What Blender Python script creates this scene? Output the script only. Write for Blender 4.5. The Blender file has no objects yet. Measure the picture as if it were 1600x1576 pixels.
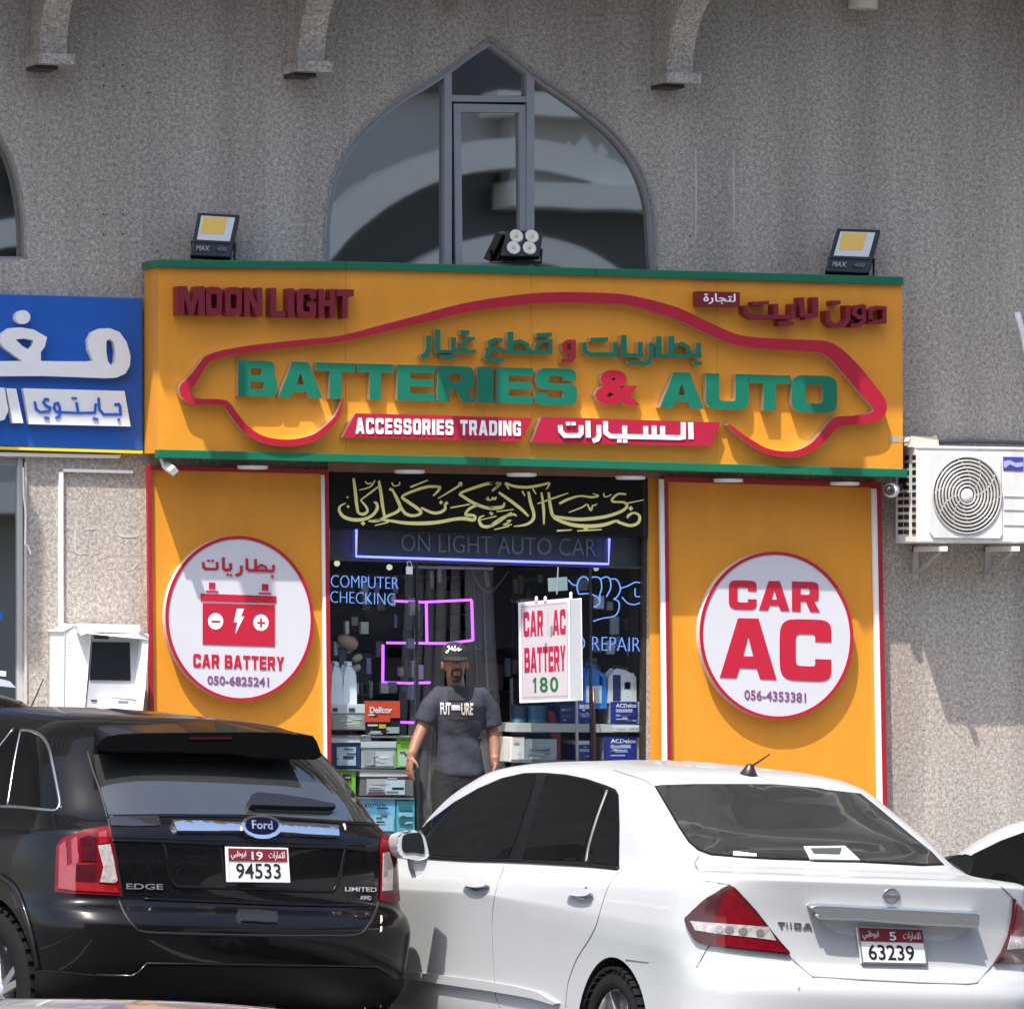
import bpy, bmesh, math, random
import numpy as np
from mathutils import Vector, Matrix, geometry
from mathutils.bvhtree import BVHTree
random.seed(7)
R = math.radians
scene = bpy.context.scene
COL = scene.collection

# ------------------------------------------------------------------ camera
FPX, W0, H0 = 8460.0, 1600.0, 1576.0
YAW, DIST, ZC, HORIZON, ROLL = R(22), 36.0, 2.2, 970.0, 0.006
PITCH = math.atan((HORIZON - H0/2) / FPX)
CAM = Vector((-DIST*math.sin(YAW), -DIST*math.cos(YAW), ZC))
fwd = Vector((math.sin(YAW)*math.cos(PITCH), math.cos(YAW)*math.cos(PITCH), math.sin(PITCH)))
rgt0 = Vector((math.cos(YAW), -math.sin(YAW), 0))
up0 = rgt0.cross(fwd)
rgt = rgt0*math.cos(ROLL) + up0*math.sin(ROLL)
upv = rgt.cross(fwd)
cd = bpy.data.cameras.new('camera'); cam = bpy.data.objects.new('camera', cd); COL.objects.link(cam)
cd.sensor_fit = 'HORIZONTAL'; cd.sensor_width = 36; cd.lens = FPX/W0*36
cd.clip_start = 0.5; cd.clip_end = 3000
M = Matrix((rgt, upv, -fwd)).transposed().to_4x4(); M.translation = CAM
cam.matrix_world = M
scene.camera = cam

# ------------------------------------------------------------------ light
SUN = Vector((1.05, 1.0, -2.9)).normalized()        # direction the light travels
sl = bpy.data.lights.new('sun', 'SUN'); so = bpy.data.objects.new('sun', sl); COL.objects.link(so)
sl.energy = 3.3; sl.angle = R(0.5); sl.color = (1.0, 0.955, 0.89)
so.rotation_euler = SUN.to_track_quat('-Z', 'Y').to_euler(); so.location = (-10, -10, 30)
world = bpy.data.worlds.new('World'); scene.world = world; world.use_nodes = True
nt = world.node_tree; nt.nodes.clear()
wo = nt.nodes.new('ShaderNodeOutputWorld'); bg = nt.nodes.new('ShaderNodeBackground'); sk = nt.nodes.new('ShaderNodeTexSky')
sk.sky_type = 'NISHITA'; sk.sun_disc = False
sk.sun_elevation = math.asin(-SUN.z); sk.sun_rotation = math.atan2(-SUN.x, -SUN.y)
sk.dust_density = 2.5; sk.air_density = 1.0
bg.inputs[1].default_value = 0.15
nt.links.new(sk.outputs[0], bg.inputs[0]); nt.links.new(bg.outputs[0], wo.inputs[0])
scene.view_settings.view_transform = 'Standard'; scene.view_settings.look = 'None'
scene.view_settings.gamma = 1; scene.view_settings.use_curve_mapping = False
scene.view_settings.exposure = 1.30

# ------------------------------------------------------------------ helpers
def ray(px, py): return (fwd*FPX + rgt*(px-W0/2) + upv*(H0/2-py)).normalized()
def P(px, py, y=0.0):
    """point of the plane at depth y (wall = 0, street side negative) seen at that place of the photograph"""
    d = ray(px, py); return CAM + d*((y-CAM.y)/d.y)
def link(o, parent=None):
    COL.objects.link(o)
    if parent: o.parent = parent
    return o
def tag(o, label=None, cat=None, group=None, kind=None):
    if label: o['label'] = label
    if cat: o['category'] = cat
    if group: o['group'] = group
    if kind: o['kind'] = kind
    return o
def empty(name, loc, label, cat, group=None):
    o = bpy.data.objects.new(name, None); COL.objects.link(o); o.location = loc
    o.empty_display_size = 0.1
    return tag(o, label, cat, group)
def mesh_obj(name, verts, faces, mat, parent=None, smooth=False, world_space=True):
    """verts are world coordinates; converted to the parent's space when parented to an Empty"""
    vs = [Vector(v) for v in verts]
    if parent is not None and world_space:
        inv = full_matrix(parent).inverted(); vs = [inv @ v for v in vs]
    me = bpy.data.meshes.new(name); me.from_pydata([tuple(v) for v in vs], [], faces); me.update()
    mats = mat if isinstance(mat, (list, tuple)) else [mat]
    for m in mats: me.materials.append(m)
    if smooth:
        for p in me.polygons: p.use_smooth = True
    o = bpy.data.objects.new(name, me); link(o, parent)
    return o
def full_matrix(o):
    m = o.matrix_basis.copy()
    while o.parent: o = o.parent; m = o.matrix_basis @ m
    return m
class MB:
    """collects shapes, then builds one mesh object"""
    def __init__(s): s.v = []; s.f = []; s.m = []
    def add(s, vs, fs, mi=0):
        n = len(s.v); s.v += [Vector(v) for v in vs]; s.f += [tuple(i+n for i in f) for f in fs]; s.m += [mi]*len(fs)
    def box(s, a, b, mi=0, rot=None, piv=None):
        x0,y0,z0 = a; x1,y1,z1 = b
        vs = [Vector(q) for q in ((x0,y0,z0),(x1,y0,z0),(x1,y1,z0),(x0,y1,z0),(x0,y0,z1),(x1,y0,z1),(x1,y1,z1),(x0,y1,z1))]
        if rot is not None:
            piv = Vector(piv) if piv is not None else sum(vs, Vector())/8
            vs = [rot @ (v-piv) + piv for v in vs]
        s.add(vs, [(0,3,2,1),(4,5,6,7),(0,1,5,4),(1,2,6,5),(2,3,7,6),(3,0,4,7)], mi)
    def hexa(s, q0, q1, mi=0):
        """two quads (front, back), each TL TR BR BL"""
        s.add(list(q0)+list(q1), [(0,3,2,1),(4,5,6,7),(0,1,5,4),(1,2,6,5),(2,3,7,6),(3,0,4,7)], mi)
    def tube(s, pts, r, n=8, mi=0, closed=False, flat=None, caps=True):
        pts = [Vector(p) for p in pts]; rs = r if isinstance(r, (list, tuple)) else [r]*len(pts)
        base = len(s.v); N = len(pts); prev = None
        for i, p in enumerate(pts):
            a = pts[i-1] if (i > 0 or closed) else p; b = pts[(i+1) % N] if (i < N-1 or closed) else p
            t = (b-a).normalized() if (b-a).length > 1e-9 else Vector((0,0,1))
            if prev is None:
                u = t.cross(Vector((0,0,1)))
                if u.length < 1e-3: u = t.cross(Vector((0,1,0)))
            else: u = prev - t*prev.dot(t)
            u.normalize(); w = t.cross(u); prev = u
            for k in range(n):
                an = 2*math.pi*k/n
                s.v.append(p + (u*math.cos(an) + w*math.sin(an))*rs[i])
        for i in range(N if closed else N-1):
            j = (i+1) % N
            for k in range(n):
                s.f.append((base+i*n+k, base+i*n+(k+1)%n, base+j*n+(k+1)%n, base+j*n+k)); s.m.append(mi)
        if caps and not closed:
            s.f.append(tuple(base+k for k in range(n))[::-1]); s.m.append(mi)
            s.f.append(tuple(base+(N-1)*n+k for k in range(n))); s.m.append(mi)
    def lathe(s, prof, c, axis, n=24, mi=0, ref=None):
        """prof: (radius, along-axis) pairs"""
        axis = Vector(axis).normalized(); u = axis.orthogonal().normalized(); w = axis.cross(u); c = Vector(c)
        base = len(s.v)
        for r, h in prof:
            for k in range(n):
                an = 2*math.pi*k/n; s.v.append(c + axis*h + (u*math.cos(an)+w*math.sin(an))*r)
        for i in range(len(prof)-1):
            for k in range(n):
                s.f.append((base+i*n+k, base+i*n+(k+1)%n, base+(i+1)*n+(k+1)%n, base+(i+1)*n+k)); s.m.append(mi)
    def build(s, name, mat, parent=None, smooth=False, bevel=0, fix=True):
        o = mesh_obj(name, s.v, s.f, mat, parent, smooth)
        if isinstance(mat, (list, tuple)):
            for p, k in zip(o.data.polygons, s.m): p.material_index = k
        if fix or bevel:
            bm = bmesh.new(); bm.from_mesh(o.data)
            if bevel:
                bmesh.ops.bevel(bm, geom=[e for e in bm.edges if len(e.link_faces) == 2 and e.calc_face_angle(0) > 0.5], offset=bevel, segments=2, affect='EDGES', profile=0.6)
            bmesh.ops.recalc_face_normals(bm, faces=bm.faces)
            bm.to_mesh(o.data); bm.free()
        return o
def smooth_angle(o, ang=35):
    for p in o.data.polygons: p.use_smooth = True
    o.data.set_sharp_from_angle(angle=R(ang))
    return o
def densify(pts, closed=True, step=None, n=6):
    """Catmull-Rom through the points"""
    p = [Vector(q).to_3d() if len(q) == 2 else Vector(q) for q in pts]; out = []; N = len(p)
    for i in range(N if closed else N-1):
        a, b, c, d = (p[(i-1) % N] if closed or i > 0 else p[i]), p[i], p[(i+1) % N], (p[(i+2) % N] if closed or i+2 < N else p[(i+1) % N])
        for k in range(n):
            t = k/n
            out.append(0.5*((2*b)+(c-a)*t+(2*a-5*b+4*c-d)*t*t+(3*b-a-3*c+d)*t**3))
    if not closed: out.append(p[-1])
    return out
def fill2d(loops):
    """triangles of a polygon with holes; loops of 2D points; returns (points, tris)"""
    pts = [Vector((q[0], q[1], 0)) for l in loops for q in l]
    tr = geometry.tessellate_polygon([[Vector((q[0], q[1], 0)) for q in l] for l in loops])
    return pts, [tuple(t) for t in tr]
def prism_px(name, loops, y0, depth, mat, parent=None, bevel=0):
    """outline(s) in photograph pixels, standing on plane y0 and reaching back by depth"""
    if not isinstance(loops[0][0], (tuple, list, Vector)): loops = [loops]
    mb = MB(); prism_into(mb, loops, y0, depth)
    return mb.build(name, mat, parent, bevel=bevel)
def prism_into(mb, loops, y0, depth, mi=0):
    if not isinstance(loops[0][0], (tuple, list, Vector)): loops = [loops]
    pts, tr = fill2d(loops)
    front = [P(p.x, p.y, y0) for p in pts]; n = len(front)
    back = [v + Vector((0, depth, 0)) for v in front]
    fs = [t for t in tr] + [tuple(i+n for i in t[::-1]) for t in tr]
    k = 0
    for l in loops:
        m = len(l)
        for i in range(m):
            a, b = k+i, k+(i+1) % m; fs.append((a, b, b+n, a+n))
        k += m
    mb.add(front+back, fs, mi)
def slab_px(name, quad, y0, depth, mat, parent=None, bevel=0.0):
    """box whose front face shows as the pixel quad TL TR BR BL"""
    q = [P(x, y, y0) for x, y in quad]; mb = MB()
    mb.hexa(q, [v+Vector((0, depth, 0)) for v in q])
    return mb.build(name, mat, parent, bevel=bevel)
def ribbon_px(name, path, y0, depth, mat, parent=None, n=5, closed=False):
    """path of (px, py, width_px): a band of varying width with depth"""
    p = densify(path, closed=closed, n=n); L = []; Rr = []
    for i in range(len(p)):
        a = p[max(i-1, 0)]; b = p[min(i+1, len(p)-1)]; t = Vector((b.x-a.x, b.y-a.y)); t.normalize()
        nrm = Vector((-t.y, t.x)); w = max(p[i].z, 1.0)/2
        L.append((p[i].x+nrm.x*w, p[i].y+nrm.y*w)); Rr.append((p[i].x-nrm.x*w, p[i].y-nrm.y*w))
    mb = MB(); m = len(p)
    F = [P(*q, y0) for q in L]+[P(*q, y0) for q in Rr]; B = [v+Vector((0, depth, 0)) for v in F]
    fs = []
    for i in range(m-1):
        fs += [(i, i+1, m+i+1, m+i), (2*m+i, 3*m+i, 3*m+i+1, 2*m+i+1), (i, 2*m+i, 2*m+i+1, i+1), (m+i, m+i+1, 3*m+i+1, 3*m+i)]
    fs += [(0, m, 3*m, 2*m), (m-1, 3*m-1, 4*m-1, 2*m-1)]
    mb.add(F+B, fs)
    return mb.build(name, mat, parent)
# --- text
_tc = {}
def text_geo(s, offset=0.0, res=3):
    key = (s, offset, res)
    if key in _tc: return _tc[key]
    c = bpy.data.curves.new('t', 'FONT'); c.body = s; c.extrude = 0.5; c.offset = offset; c.resolution_u = res
    o = bpy.data.objects.new('t', c); COL.objects.link(o)
    dg = bpy.context.evaluated_depsgraph_get(); me = o.evaluated_get(dg).to_mesh()
    v = np.array([q.co[:] for q in me.vertices]); f = [tuple(p.vertices) for p in me.polygons]
    o.evaluated_get(dg).to_mesh_clear(); bpy.data.objects.remove(o); bpy.data.curves.remove(c)
    _tc[key] = (v, f); return _tc[key]
def text_px(name, s, quad, mapper, depth, mat, parent=None, offset=0.0, res=3):
    """text whose tight box fills the pixel quad TL TR BR BL; mapper(px, py) gives (point, outward normal)"""
    v, f = text_geo(s, offset, res)
    x0, x1, y0, y1 = v[:,0].min(), v[:,0].max(), v[:,1].min(), v[:,1].max()
    tl, tr, br, bl = [Vector(q) for q in quad]; out = []; cache = {}
    for x, y, z in v:
        a = (x-x0)/(x1-x0); b = (y-y0)/(y1-y0); key = (round(a, 4), round(b, 4))
        if key not in cache:
            p = (bl*(1-a)+br*a)*(1-b) + (tl*(1-a)+tr*a)*b; cache[key] = mapper(p.x, p.y)
        pt, nr = cache[key]; out.append(pt + nr*((z+0.5)*depth))
    mb = MB(); mb.add(out, f)
    o = mb.build(name, mat, parent)
    return o
def kufi_into(mb, path, w, y0, depth):
    """a squared pen stroke: polyline in pixels with mitred corners"""
    p = [Vector(q) for q in path]; n = len(p); L = []; Rr = []
    for i in range(n):
        a = (p[i]-p[i-1]).normalized() if i > 0 else (p[1]-p[0]).normalized(); b = (p[i+1]-p[i]).normalized() if i < n-1 else a
        na, nb = Vector((-a.y, a.x)), Vector((-b.y, b.x)); m = na+nb; m = m.normalized() if m.length > .2 else na
        k = w/2/max(.55, m.dot(na)); L.append(p[i]+m*k); Rr.append(p[i]-m*k)
    F = [P(q.x, q.y, y0) for q in L]+[P(q.x, q.y, y0) for q in Rr]; B = [v+Vector((0, depth, 0)) for v in F]; m = n; fs = []
    for i in range(m-1):
        fs += [(i, i+1, m+i+1, m+i), (2*m+i, 3*m+i, 3*m+i+1, 2*m+i+1), (i, 2*m+i, 2*m+i+1, i+1), (m+i, m+i+1, 3*m+i+1, 3*m+i)]
    fs += [(0, m, 3*m, 2*m), (m-1, 2*m-1, 4*m-1, 3*m-1)]
    mb.add(F+B, fs)
def kufi(name, strokes, org, sc, y0, depth, mats, parent, w=None):
    mb = MB()
    for i, st in enumerate(strokes):
        ww = st[-1] if not isinstance(st[-1], tuple) else w; pts = [q for q in st if isinstance(q, tuple)]
        kufi_into(mb, [(org[0]+x/sc, org[1]+y/sc) for x, y in pts], ww/sc, y0-.0006*i, depth)
    return mb.build(name, mats, parent)
def plane_map(y): return lambda px, py: (P(px, py, y), Vector((0, -1, 0)))
def word_px(s, quad, mapper, depth, mat, parent, offset=0.0, name='letter'):
    """a word of separate letters filling one pixel quad"""
    v, _ = text_geo(s, offset); X0, X1, Y0, Y1 = v[:,0].min(), v[:,0].max(), v[:,1].min(), v[:,1].max()
    tl, tr, br, bl = [Vector(q) for q in quad]
    def at(x, y):
        a = (x-X0)/(X1-X0); b = (y-Y0)/(Y1-Y0)
        return tuple((bl*(1-a)+br*a)*(1-b) + (tl*(1-a)+tr*a)*b)
    for i, ch in enumerate(s):
        if ch == ' ': continue
        g, _ = text_geo(ch, offset); m, _ = text_geo(s[:i+1], offset)
        dx = m[:,0].max()-g[:,0].max(); a, b, c, d = g[:,0].min()+dx, g[:,0].max()+dx, g[:,1].min(), g[:,1].max()
        text_px(name, ch, [at(a, d), at(b, d), at(b, c), at(a, c)], mapper, depth, mat, parent, offset)
# --- heavy block capitals, as (x, y[, corner radius]) outlines in a unit box
GLYPH = {
'T':[[(0,1),(1,1),(1,.76),(.65,.76),(.65,0),(.35,0),(.35,.76),(0,.76)]], 'I':[[(0,0),(0,1),(1,1),(1,0)]],
'E':[[(0,0),(0,1),(1,1),(1,.78),(.34,.78),(.34,.61),(.95,.61),(.95,.40),(.34,.40),(.34,.22),(1,.22),(1,0)]],
'A':[[(0,0),(.32,1),(.68,1),(1,0),(.71,0),(.65,.17),(.35,.17),(.29,0)],[(.41,.37),(.59,.37),(.5,.70)]],
'U':[[(0,1),(.31,1),(.31,.24,.1),(.69,.24,.1),(.69,1),(1,1),(1,0,.3),(0,0,.3)]],
'O':[[(0,0,.3),(0,1,.3),(1,1,.3),(1,0,.3)],[(.31,.25,.1),(.69,.25,.1),(.69,.75,.1),(.31,.75,.1)]],
'C':[[(1,.64),(1,1,.3),(0,1,.3),(0,0,.3),(1,0,.3),(1,.36),(.69,.36),(.69,.24,.06),(.31,.24,.1),(.31,.76,.1),(.69,.76,.06),(.69,.64)]],
'B':[[(0,0),(0,1),(.94,1,.22),(.94,.53,.14),(1,.48,.03),(1,0,.24)],[(.32,.60),(.62,.60,.08),(.62,.79,.08),(.32,.79)],[(.32,.21),(.67,.21,.08),(.67,.41,.08),(.32,.41)]],
'R':[[(0,0),(0,1),(.96,1,.24),(.96,.37,.2),(.79,.36),(1,0),(.66,0),(.50,.34),(.31,.34),(.31,0)],[(.31,.56),(.64,.56,.1),(.64,.78,.1),(.31,.78)]],
'S':[[(.97,.68),(.97,1,.3),(.02,1,.3),(.02,.42,.26),(.68,.42,.07),(.68,.22,.07),(.30,.22,.05),(.30,.33),(0,.33),(0,0,.3),(1,0,.3),(1,.60,.26),(.33,.60,.07),(.33,.79,.07),(.67,.79,.05),(.67,.68)]],
'M':[[(0,0),(0,1),(.33,1),(.5,.42),(.67,1),(1,1),(1,0),(.76,0),(.76,.62),(.58,0),(.42,0),(.24,.62),(.24,0)]],
'N':[[(0,0),(0,1),(.32,1),(.70,.42),(.70,1),(1,1),(1,0),(.68,0),(.30,.58),(.30,0)]], 'L':[[(0,0),(0,1),(.38,1),(.38,.2),(1,.2),(1,0)]],
'G':[[(1,.66),(1,1,.33),(0,1,.33),(0,0,.33),(1,0,.12),(1,.54),(.52,.54),(.52,.37),(.68,.37),(.68,.2),(.33,.2,.1),(.33,.8,.1),(.68,.8,.08),(.68,.66)]],
'H':[[(0,0),(0,1),(.32,1),(.32,.61),(.68,.61),(.68,1),(1,1),(1,0),(.68,0),(.68,.4),(.32,.4),(.32,0)]],
'D':[[(0,0),(0,1),(1,1,.38),(1,0,.38)],[(.33,.2),(.67,.2,.18),(.67,.8,.18),(.33,.8)]],
'1':[[(.34,0),(.34,.74),(.06,.62),(.06,.82),(.42,1),(.64,1),(.64,0)]],
'Y':[[(0,1),(.35,1),(.5,.63),(.65,1),(1,1),(.66,.42),(.66,0),(.34,0),(.34,.42)]]}
def round_corners(poly, sx, sy):
    out = []; n = len(poly)
    for i, q in enumerate(poly):
        r = q[2] if len(q) > 2 else 0
        if not r: out.append((q[0], q[1])); continue
        a, b, c = Vector(poly[i-1][:2]), Vector(q[:2]), Vector(poly[(i+1) % n][:2])
        la, lc = (a-b).length, (c-b).length; ra, rc = min(r*1.0, la*.5), min(r*1.0, lc*.5)
        p0 = b+(a-b).normalized()*ra; p1 = b+(c-b).normalized()*rc
        for k in range(6):
            t = k/5; w = 1.0
            m = p0*(1-t)**2 + b*(2*t*(1-t)*1.25) + p1*t*t; d = (1-t)**2+2*t*(1-t)*1.25+t*t; m /= d
            out.append((m.x, m.y))
    return out
def block_px(name, ch, quad, y0, depth, mats, parent, thin=1.0):
    tl, tr, br, bl = [Vector(q) for q in quad]
    loops = []
    for l in GLYPH[ch]:
        pts = round_corners(l, 1, 1)
        loops.append([tuple((bl*(1-a)+br*a)*(1-b)+(tl*(1-a)+tr*a)*b) for a, b in pts])
    return prism_px(name, loops, y0, depth, mats, parent)
BW = {'I': .36, 'M': 1.22, 'L': .82, 'E': .88, 'T': .92, 'Y': 1.0, 'A': 1.1}
def block_word(s, quad, y0, depth, mats, parent, name='letter', gap=.13, space=.45):
    tot = sum((space if c == ' ' else BW.get(c, 1.0)) for c in s)+gap*(len(s)-1); x = 0
    tl, tr, br, bl = [Vector(q) for q in quad]; res = []
    for c in s:
        w = space if c == ' ' else BW.get(c, 1.0); a, b = x/tot, (x+w)/tot; x += w+gap
        if c == ' ': continue
        res.append(block_px(name, c, [tl.lerp(tr,a), tl.lerp(tr,b), bl.lerp(br,b), bl.lerp(br,a)], y0, depth, mats, parent))
    return res
# --- arabic shaping (presentation forms, laid out left to right)
_AR = {'ا':(0xFE8D,0xFE8E,0,0),'أ':(0xFE83,0xFE84,0,0),'إ':(0xFE87,0xFE88,0,0),'ب':(0xFE8F,0xFE90,0xFE91,0xFE92),'ة':(0xFE93,0xFE94,0,0),'ت':(0xFE95,0xFE96,0xFE97,0xFE98),
 'ج':(0xFE9D,0xFE9E,0xFE9F,0xFEA0),'ر':(0xFEAD,0xFEAE,0,0),'س':(0xFEB1,0xFEB2,0xFEB3,0xFEB4),'ط':(0xFEC1,0xFEC2,0xFEC3,0xFEC4),'ظ':(0xFEC5,0xFEC6,0xFEC7,0xFEC8),
 'ع':(0xFEC9,0xFECA,0xFECB,0xFECC),'غ':(0xFECD,0xFECE,0xFECF,0xFED0),'ق':(0xFED5,0xFED6,0xFED7,0xFED8),'ل':(0xFEDD,0xFEDE,0xFEDF,0xFEE0),
 'م':(0xFEE1,0xFEE2,0xFEE3,0xFEE4),'ن':(0xFEE5,0xFEE6,0xFEE7,0xFEE8),'و':(0xFEED,0xFEEE,0,0),'ي':(0xFEF1,0xFEF2,0xFEF3,0xFEF4),'ـ':(0x640,0x640,0x640,0x640)}
def arabic(s):
    out = []; n = len(s); i = 0
    def joins(c): return c in _AR and _AR[c][2] != 0
    while i < n:
        c = s[i]
        if c not in _AR: out.append(c); i += 1; continue
        prev = i > 0 and joins(s[i-1])
        if c == 'ل' and i+1 < n and s[i+1] in 'اإ':
            k = {'ا':0xFEFB, 'إ':0xFEF9}[s[i+1]]; out.append(chr(k+1 if prev else k)); i += 2; continue
        nxt = i+1 < n and s[i+1] in _AR and _AR[c][2] != 0
        iso, fin, ini, med = _AR[c]
        out.append(chr(med if prev and nxt else fin if prev else ini if nxt else iso)); i += 1
    return ''.join(out[::-1])

# ------------------------------------------------------------------ materials
def mat(name, col, rough=0.5, metal=0.0, spec=0.5, coat=0.0, emit=None, es=0.0, noise=0.0, nscale=8.0, bump=0.0, bscale=40.0, alpha=None):
    m = bpy.data.materials.new(name); m.use_nodes = True; t = m.node_tree; b = t.nodes['Principled BSDF']
    b.inputs['Base Color'].default_value = (*col, 1); b.inputs['Roughness'].default_value = rough; b.inputs['Metallic'].default_value = metal
    b.inputs['Specular IOR Level'].default_value = spec; b.inputs['Coat Weight'].default_value = coat; b.inputs['Coat Roughness'].default_value = 0.03
    if emit: b.inputs['Emission Color'].default_value = (*emit, 1); b.inputs['Emission Strength'].default_value = es
    tc = None
    if noise or bump: tc = t.nodes.new('ShaderNodeTexCoord')
    if noise:
        n = t.nodes.new('ShaderNodeTexNoise'); n.inputs['Scale'].default_value = nscale; n.inputs['Detail'].default_value = 6; n.inputs['Roughness'].default_value = 0.65
        t.links.new(tc.outputs['Object'], n.inputs['Vector'])
        r = t.nodes.new('ShaderNodeMapRange'); r.inputs[1].default_value = 0.3; r.inputs[2].default_value = 0.7; r.inputs[3].default_value = 1-noise; r.inputs[4].default_value = 1+noise*0.6
        t.links.new(n.outputs['Fac'], r.inputs[0])
        x = t.nodes.new('ShaderNodeMix'); x.data_type = 'RGBA'; x.blend_type = 'MULTIPLY'; x.inputs[0].default_value = 1
        x.inputs[6].default_value = (*col, 1); t.links.new(r.outputs[0], x.inputs[7]); t.links.new(x.outputs[2], b.inputs['Base Color'])
        r2 = t.nodes.new('ShaderNodeMapRange'); r2.inputs[3].default_value = rough*0.85; r2.inputs[4].default_value = min(1, rough*1.2)
        t.links.new(n.outputs['Fac'], r2.inputs[0]); t.links.new(r2.outputs[0], b.inputs['Roughness'])
    if bump:
        n = t.nodes.new('ShaderNodeTexNoise'); n.inputs['Scale'].default_value = bscale; n.inputs['Detail'].default_value = 3
        t.links.new(tc.outputs['Object'], n.inputs['Vector'])
        bp = t.nodes.new('ShaderNodeBump'); bp.inputs['Strength'].default_value = bump; bp.inputs['Distance'].default_value = 0.02
        t.links.new(n.outputs['Fac'], bp.inputs['Height']); t.links.new(bp.outputs[0], b.inputs['Normal'])
    return m
def granite(name, tint=(1, 1, 1)):
    m = bpy.data.materials.new(name); m.use_nodes = True; t = m.node_tree; b = t.nodes['Principled BSDF']; N = t.nodes.new; L = t.links.new
    tc = N('ShaderNodeTexCoord')
    n1 = N('ShaderNodeTexNoise'); n1.inputs['Scale'].default_value = 38; n1.inputs['Detail'].default_value = 4; n1.inputs['Roughness'].default_value = 0.7
    L(tc.outputs['Object'], n1.inputs['Vector'])
    cr = N('ShaderNodeValToRGB'); e = cr.color_ramp.elements
    e[0].position = 0.37; e[0].color = (0.165, 0.156, 0.149, 1); e[1].position = 0.62; e[1].color = (0.50, 0.475, 0.45, 1)
    k = e.new(0.485); k.color = (0.30, 0.283, 0.268, 1)
    n4 = N('ShaderNodeTexNoise'); n4.inputs['Scale'].default_value = 95; n4.inputs['Detail'].default_value = 3; L(tc.outputs['Object'], n4.inputs['Vector'])
    mf = N('ShaderNodeMix'); mf.data_type = 'FLOAT'; mf.inputs[0].default_value = 0.42; L(n1.outputs['Fac'], mf.inputs[2]); L(n4.outputs['Fac'], mf.inputs[3])   # coarse and fine grain together
    L(mf.outputs[0], cr.inputs['Fac'])
    # broad tone: greyer and pinker slabs
    bt = N('ShaderNodeTexBrick'); bt.inputs['Scale'].default_value = 1.0; bt.inputs['Mortar Size'].default_value = 0.0; bt.inputs['Brick Width'].default_value = 1.27; bt.inputs['Row Height'].default_value = 0.86
    bt.inputs['Color1'].default_value = (0.985, 0.955, 0.94, 1); bt.inputs['Color2'].default_value = (1.03, 1.03, 1.03, 1)
    mp = N('ShaderNodeMapping'); mp.inputs['Rotation'].default_value = (R(90), 0, 0); mp.inputs['Location'].default_value = (0.33, 0.2, 0)
    L(tc.outputs['Object'], mp.inputs['Vector']); L(mp.outputs[0], bt.inputs['Vector'])
    n2 = N('ShaderNodeTexNoise'); n2.inputs['Scale'].default_value = 0.9; n2.inputs['Detail'].default_value = 3
    L(tc.outputs['Object'], n2.inputs['Vector'])
    cr2 = N('ShaderNodeValToRGB'); e2 = cr2.color_ramp.elements
    e2[0].position = 0.35; e2[0].color = (1.02, 0.965, 0.945, 1); e2[1].position = 0.65; e2[1].color = (0.98, 1.0, 1.0, 1)
    L(n2.outputs['Fac'], cr2.inputs['Fac'])
    x1 = N('ShaderNodeMix'); x1.data_type = 'RGBA'; x1.blend_type = 'MULTIPLY'; x1.inputs[0].default_value = 1
    x2 = N('ShaderNodeMix'); x2.data_type = 'RGBA'; x2.blend_type = 'MULTIPLY'; x2.inputs[0].default_value = 0.55
    L(cr.outputs[0], x1.inputs[6]); L(cr2.outputs[0], x1.inputs[7]); L(x1.outputs[2], x2.inputs[6]); L(bt.outputs[0], x2.inputs[7])
    mp3 = N('ShaderNodeMapping'); mp3.inputs['Scale'].default_value = (2.2, 2.2, 0.16); L(tc.outputs['Object'], mp3.inputs['Vector'])
    n3 = N('ShaderNodeTexNoise'); n3.inputs['Scale'].default_value = 1.6; n3.inputs['Detail'].default_value = 5; L(mp3.outputs[0], n3.inputs['Vector'])
    r3 = N('ShaderNodeMapRange'); r3.inputs[1].default_value = 0.35; r3.inputs[2].default_value = 0.65; r3.inputs[3].default_value = 0.86; r3.inputs[4].default_value = 1.10; L(n3.outputs['Fac'], r3.inputs[0])
    x4 = N('ShaderNodeMix'); x4.data_type = 'RGBA'; x4.blend_type = 'MULTIPLY'; x4.inputs[0].default_value = 1; L(x2.outputs[2], x4.inputs[6]); L(r3.outputs[0], x4.inputs[7]); x2 = x4   # faint rain streaks
    x3 = N('ShaderNodeMix'); x3.data_type = 'RGBA'; x3.blend_type = 'MULTIPLY'; x3.inputs[0].default_value = 1; x3.inputs[7].default_value = (*tint, 1)
    L(x2.outputs[2], x3.inputs[6]); L(x3.outputs[2], b.inputs['Base Color'])
    b.inputs['Roughness'].default_value = 0.62
    bp = N('ShaderNodeBump'); bp.inputs['Strength'].default_value = 0.35; bp.inputs['Distance'].default_value = 0.008
    L(n1.outputs['Fac'], bp.inputs['Height']); L(bp.outputs[0], b.inputs['Normal'])
    return m
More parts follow.
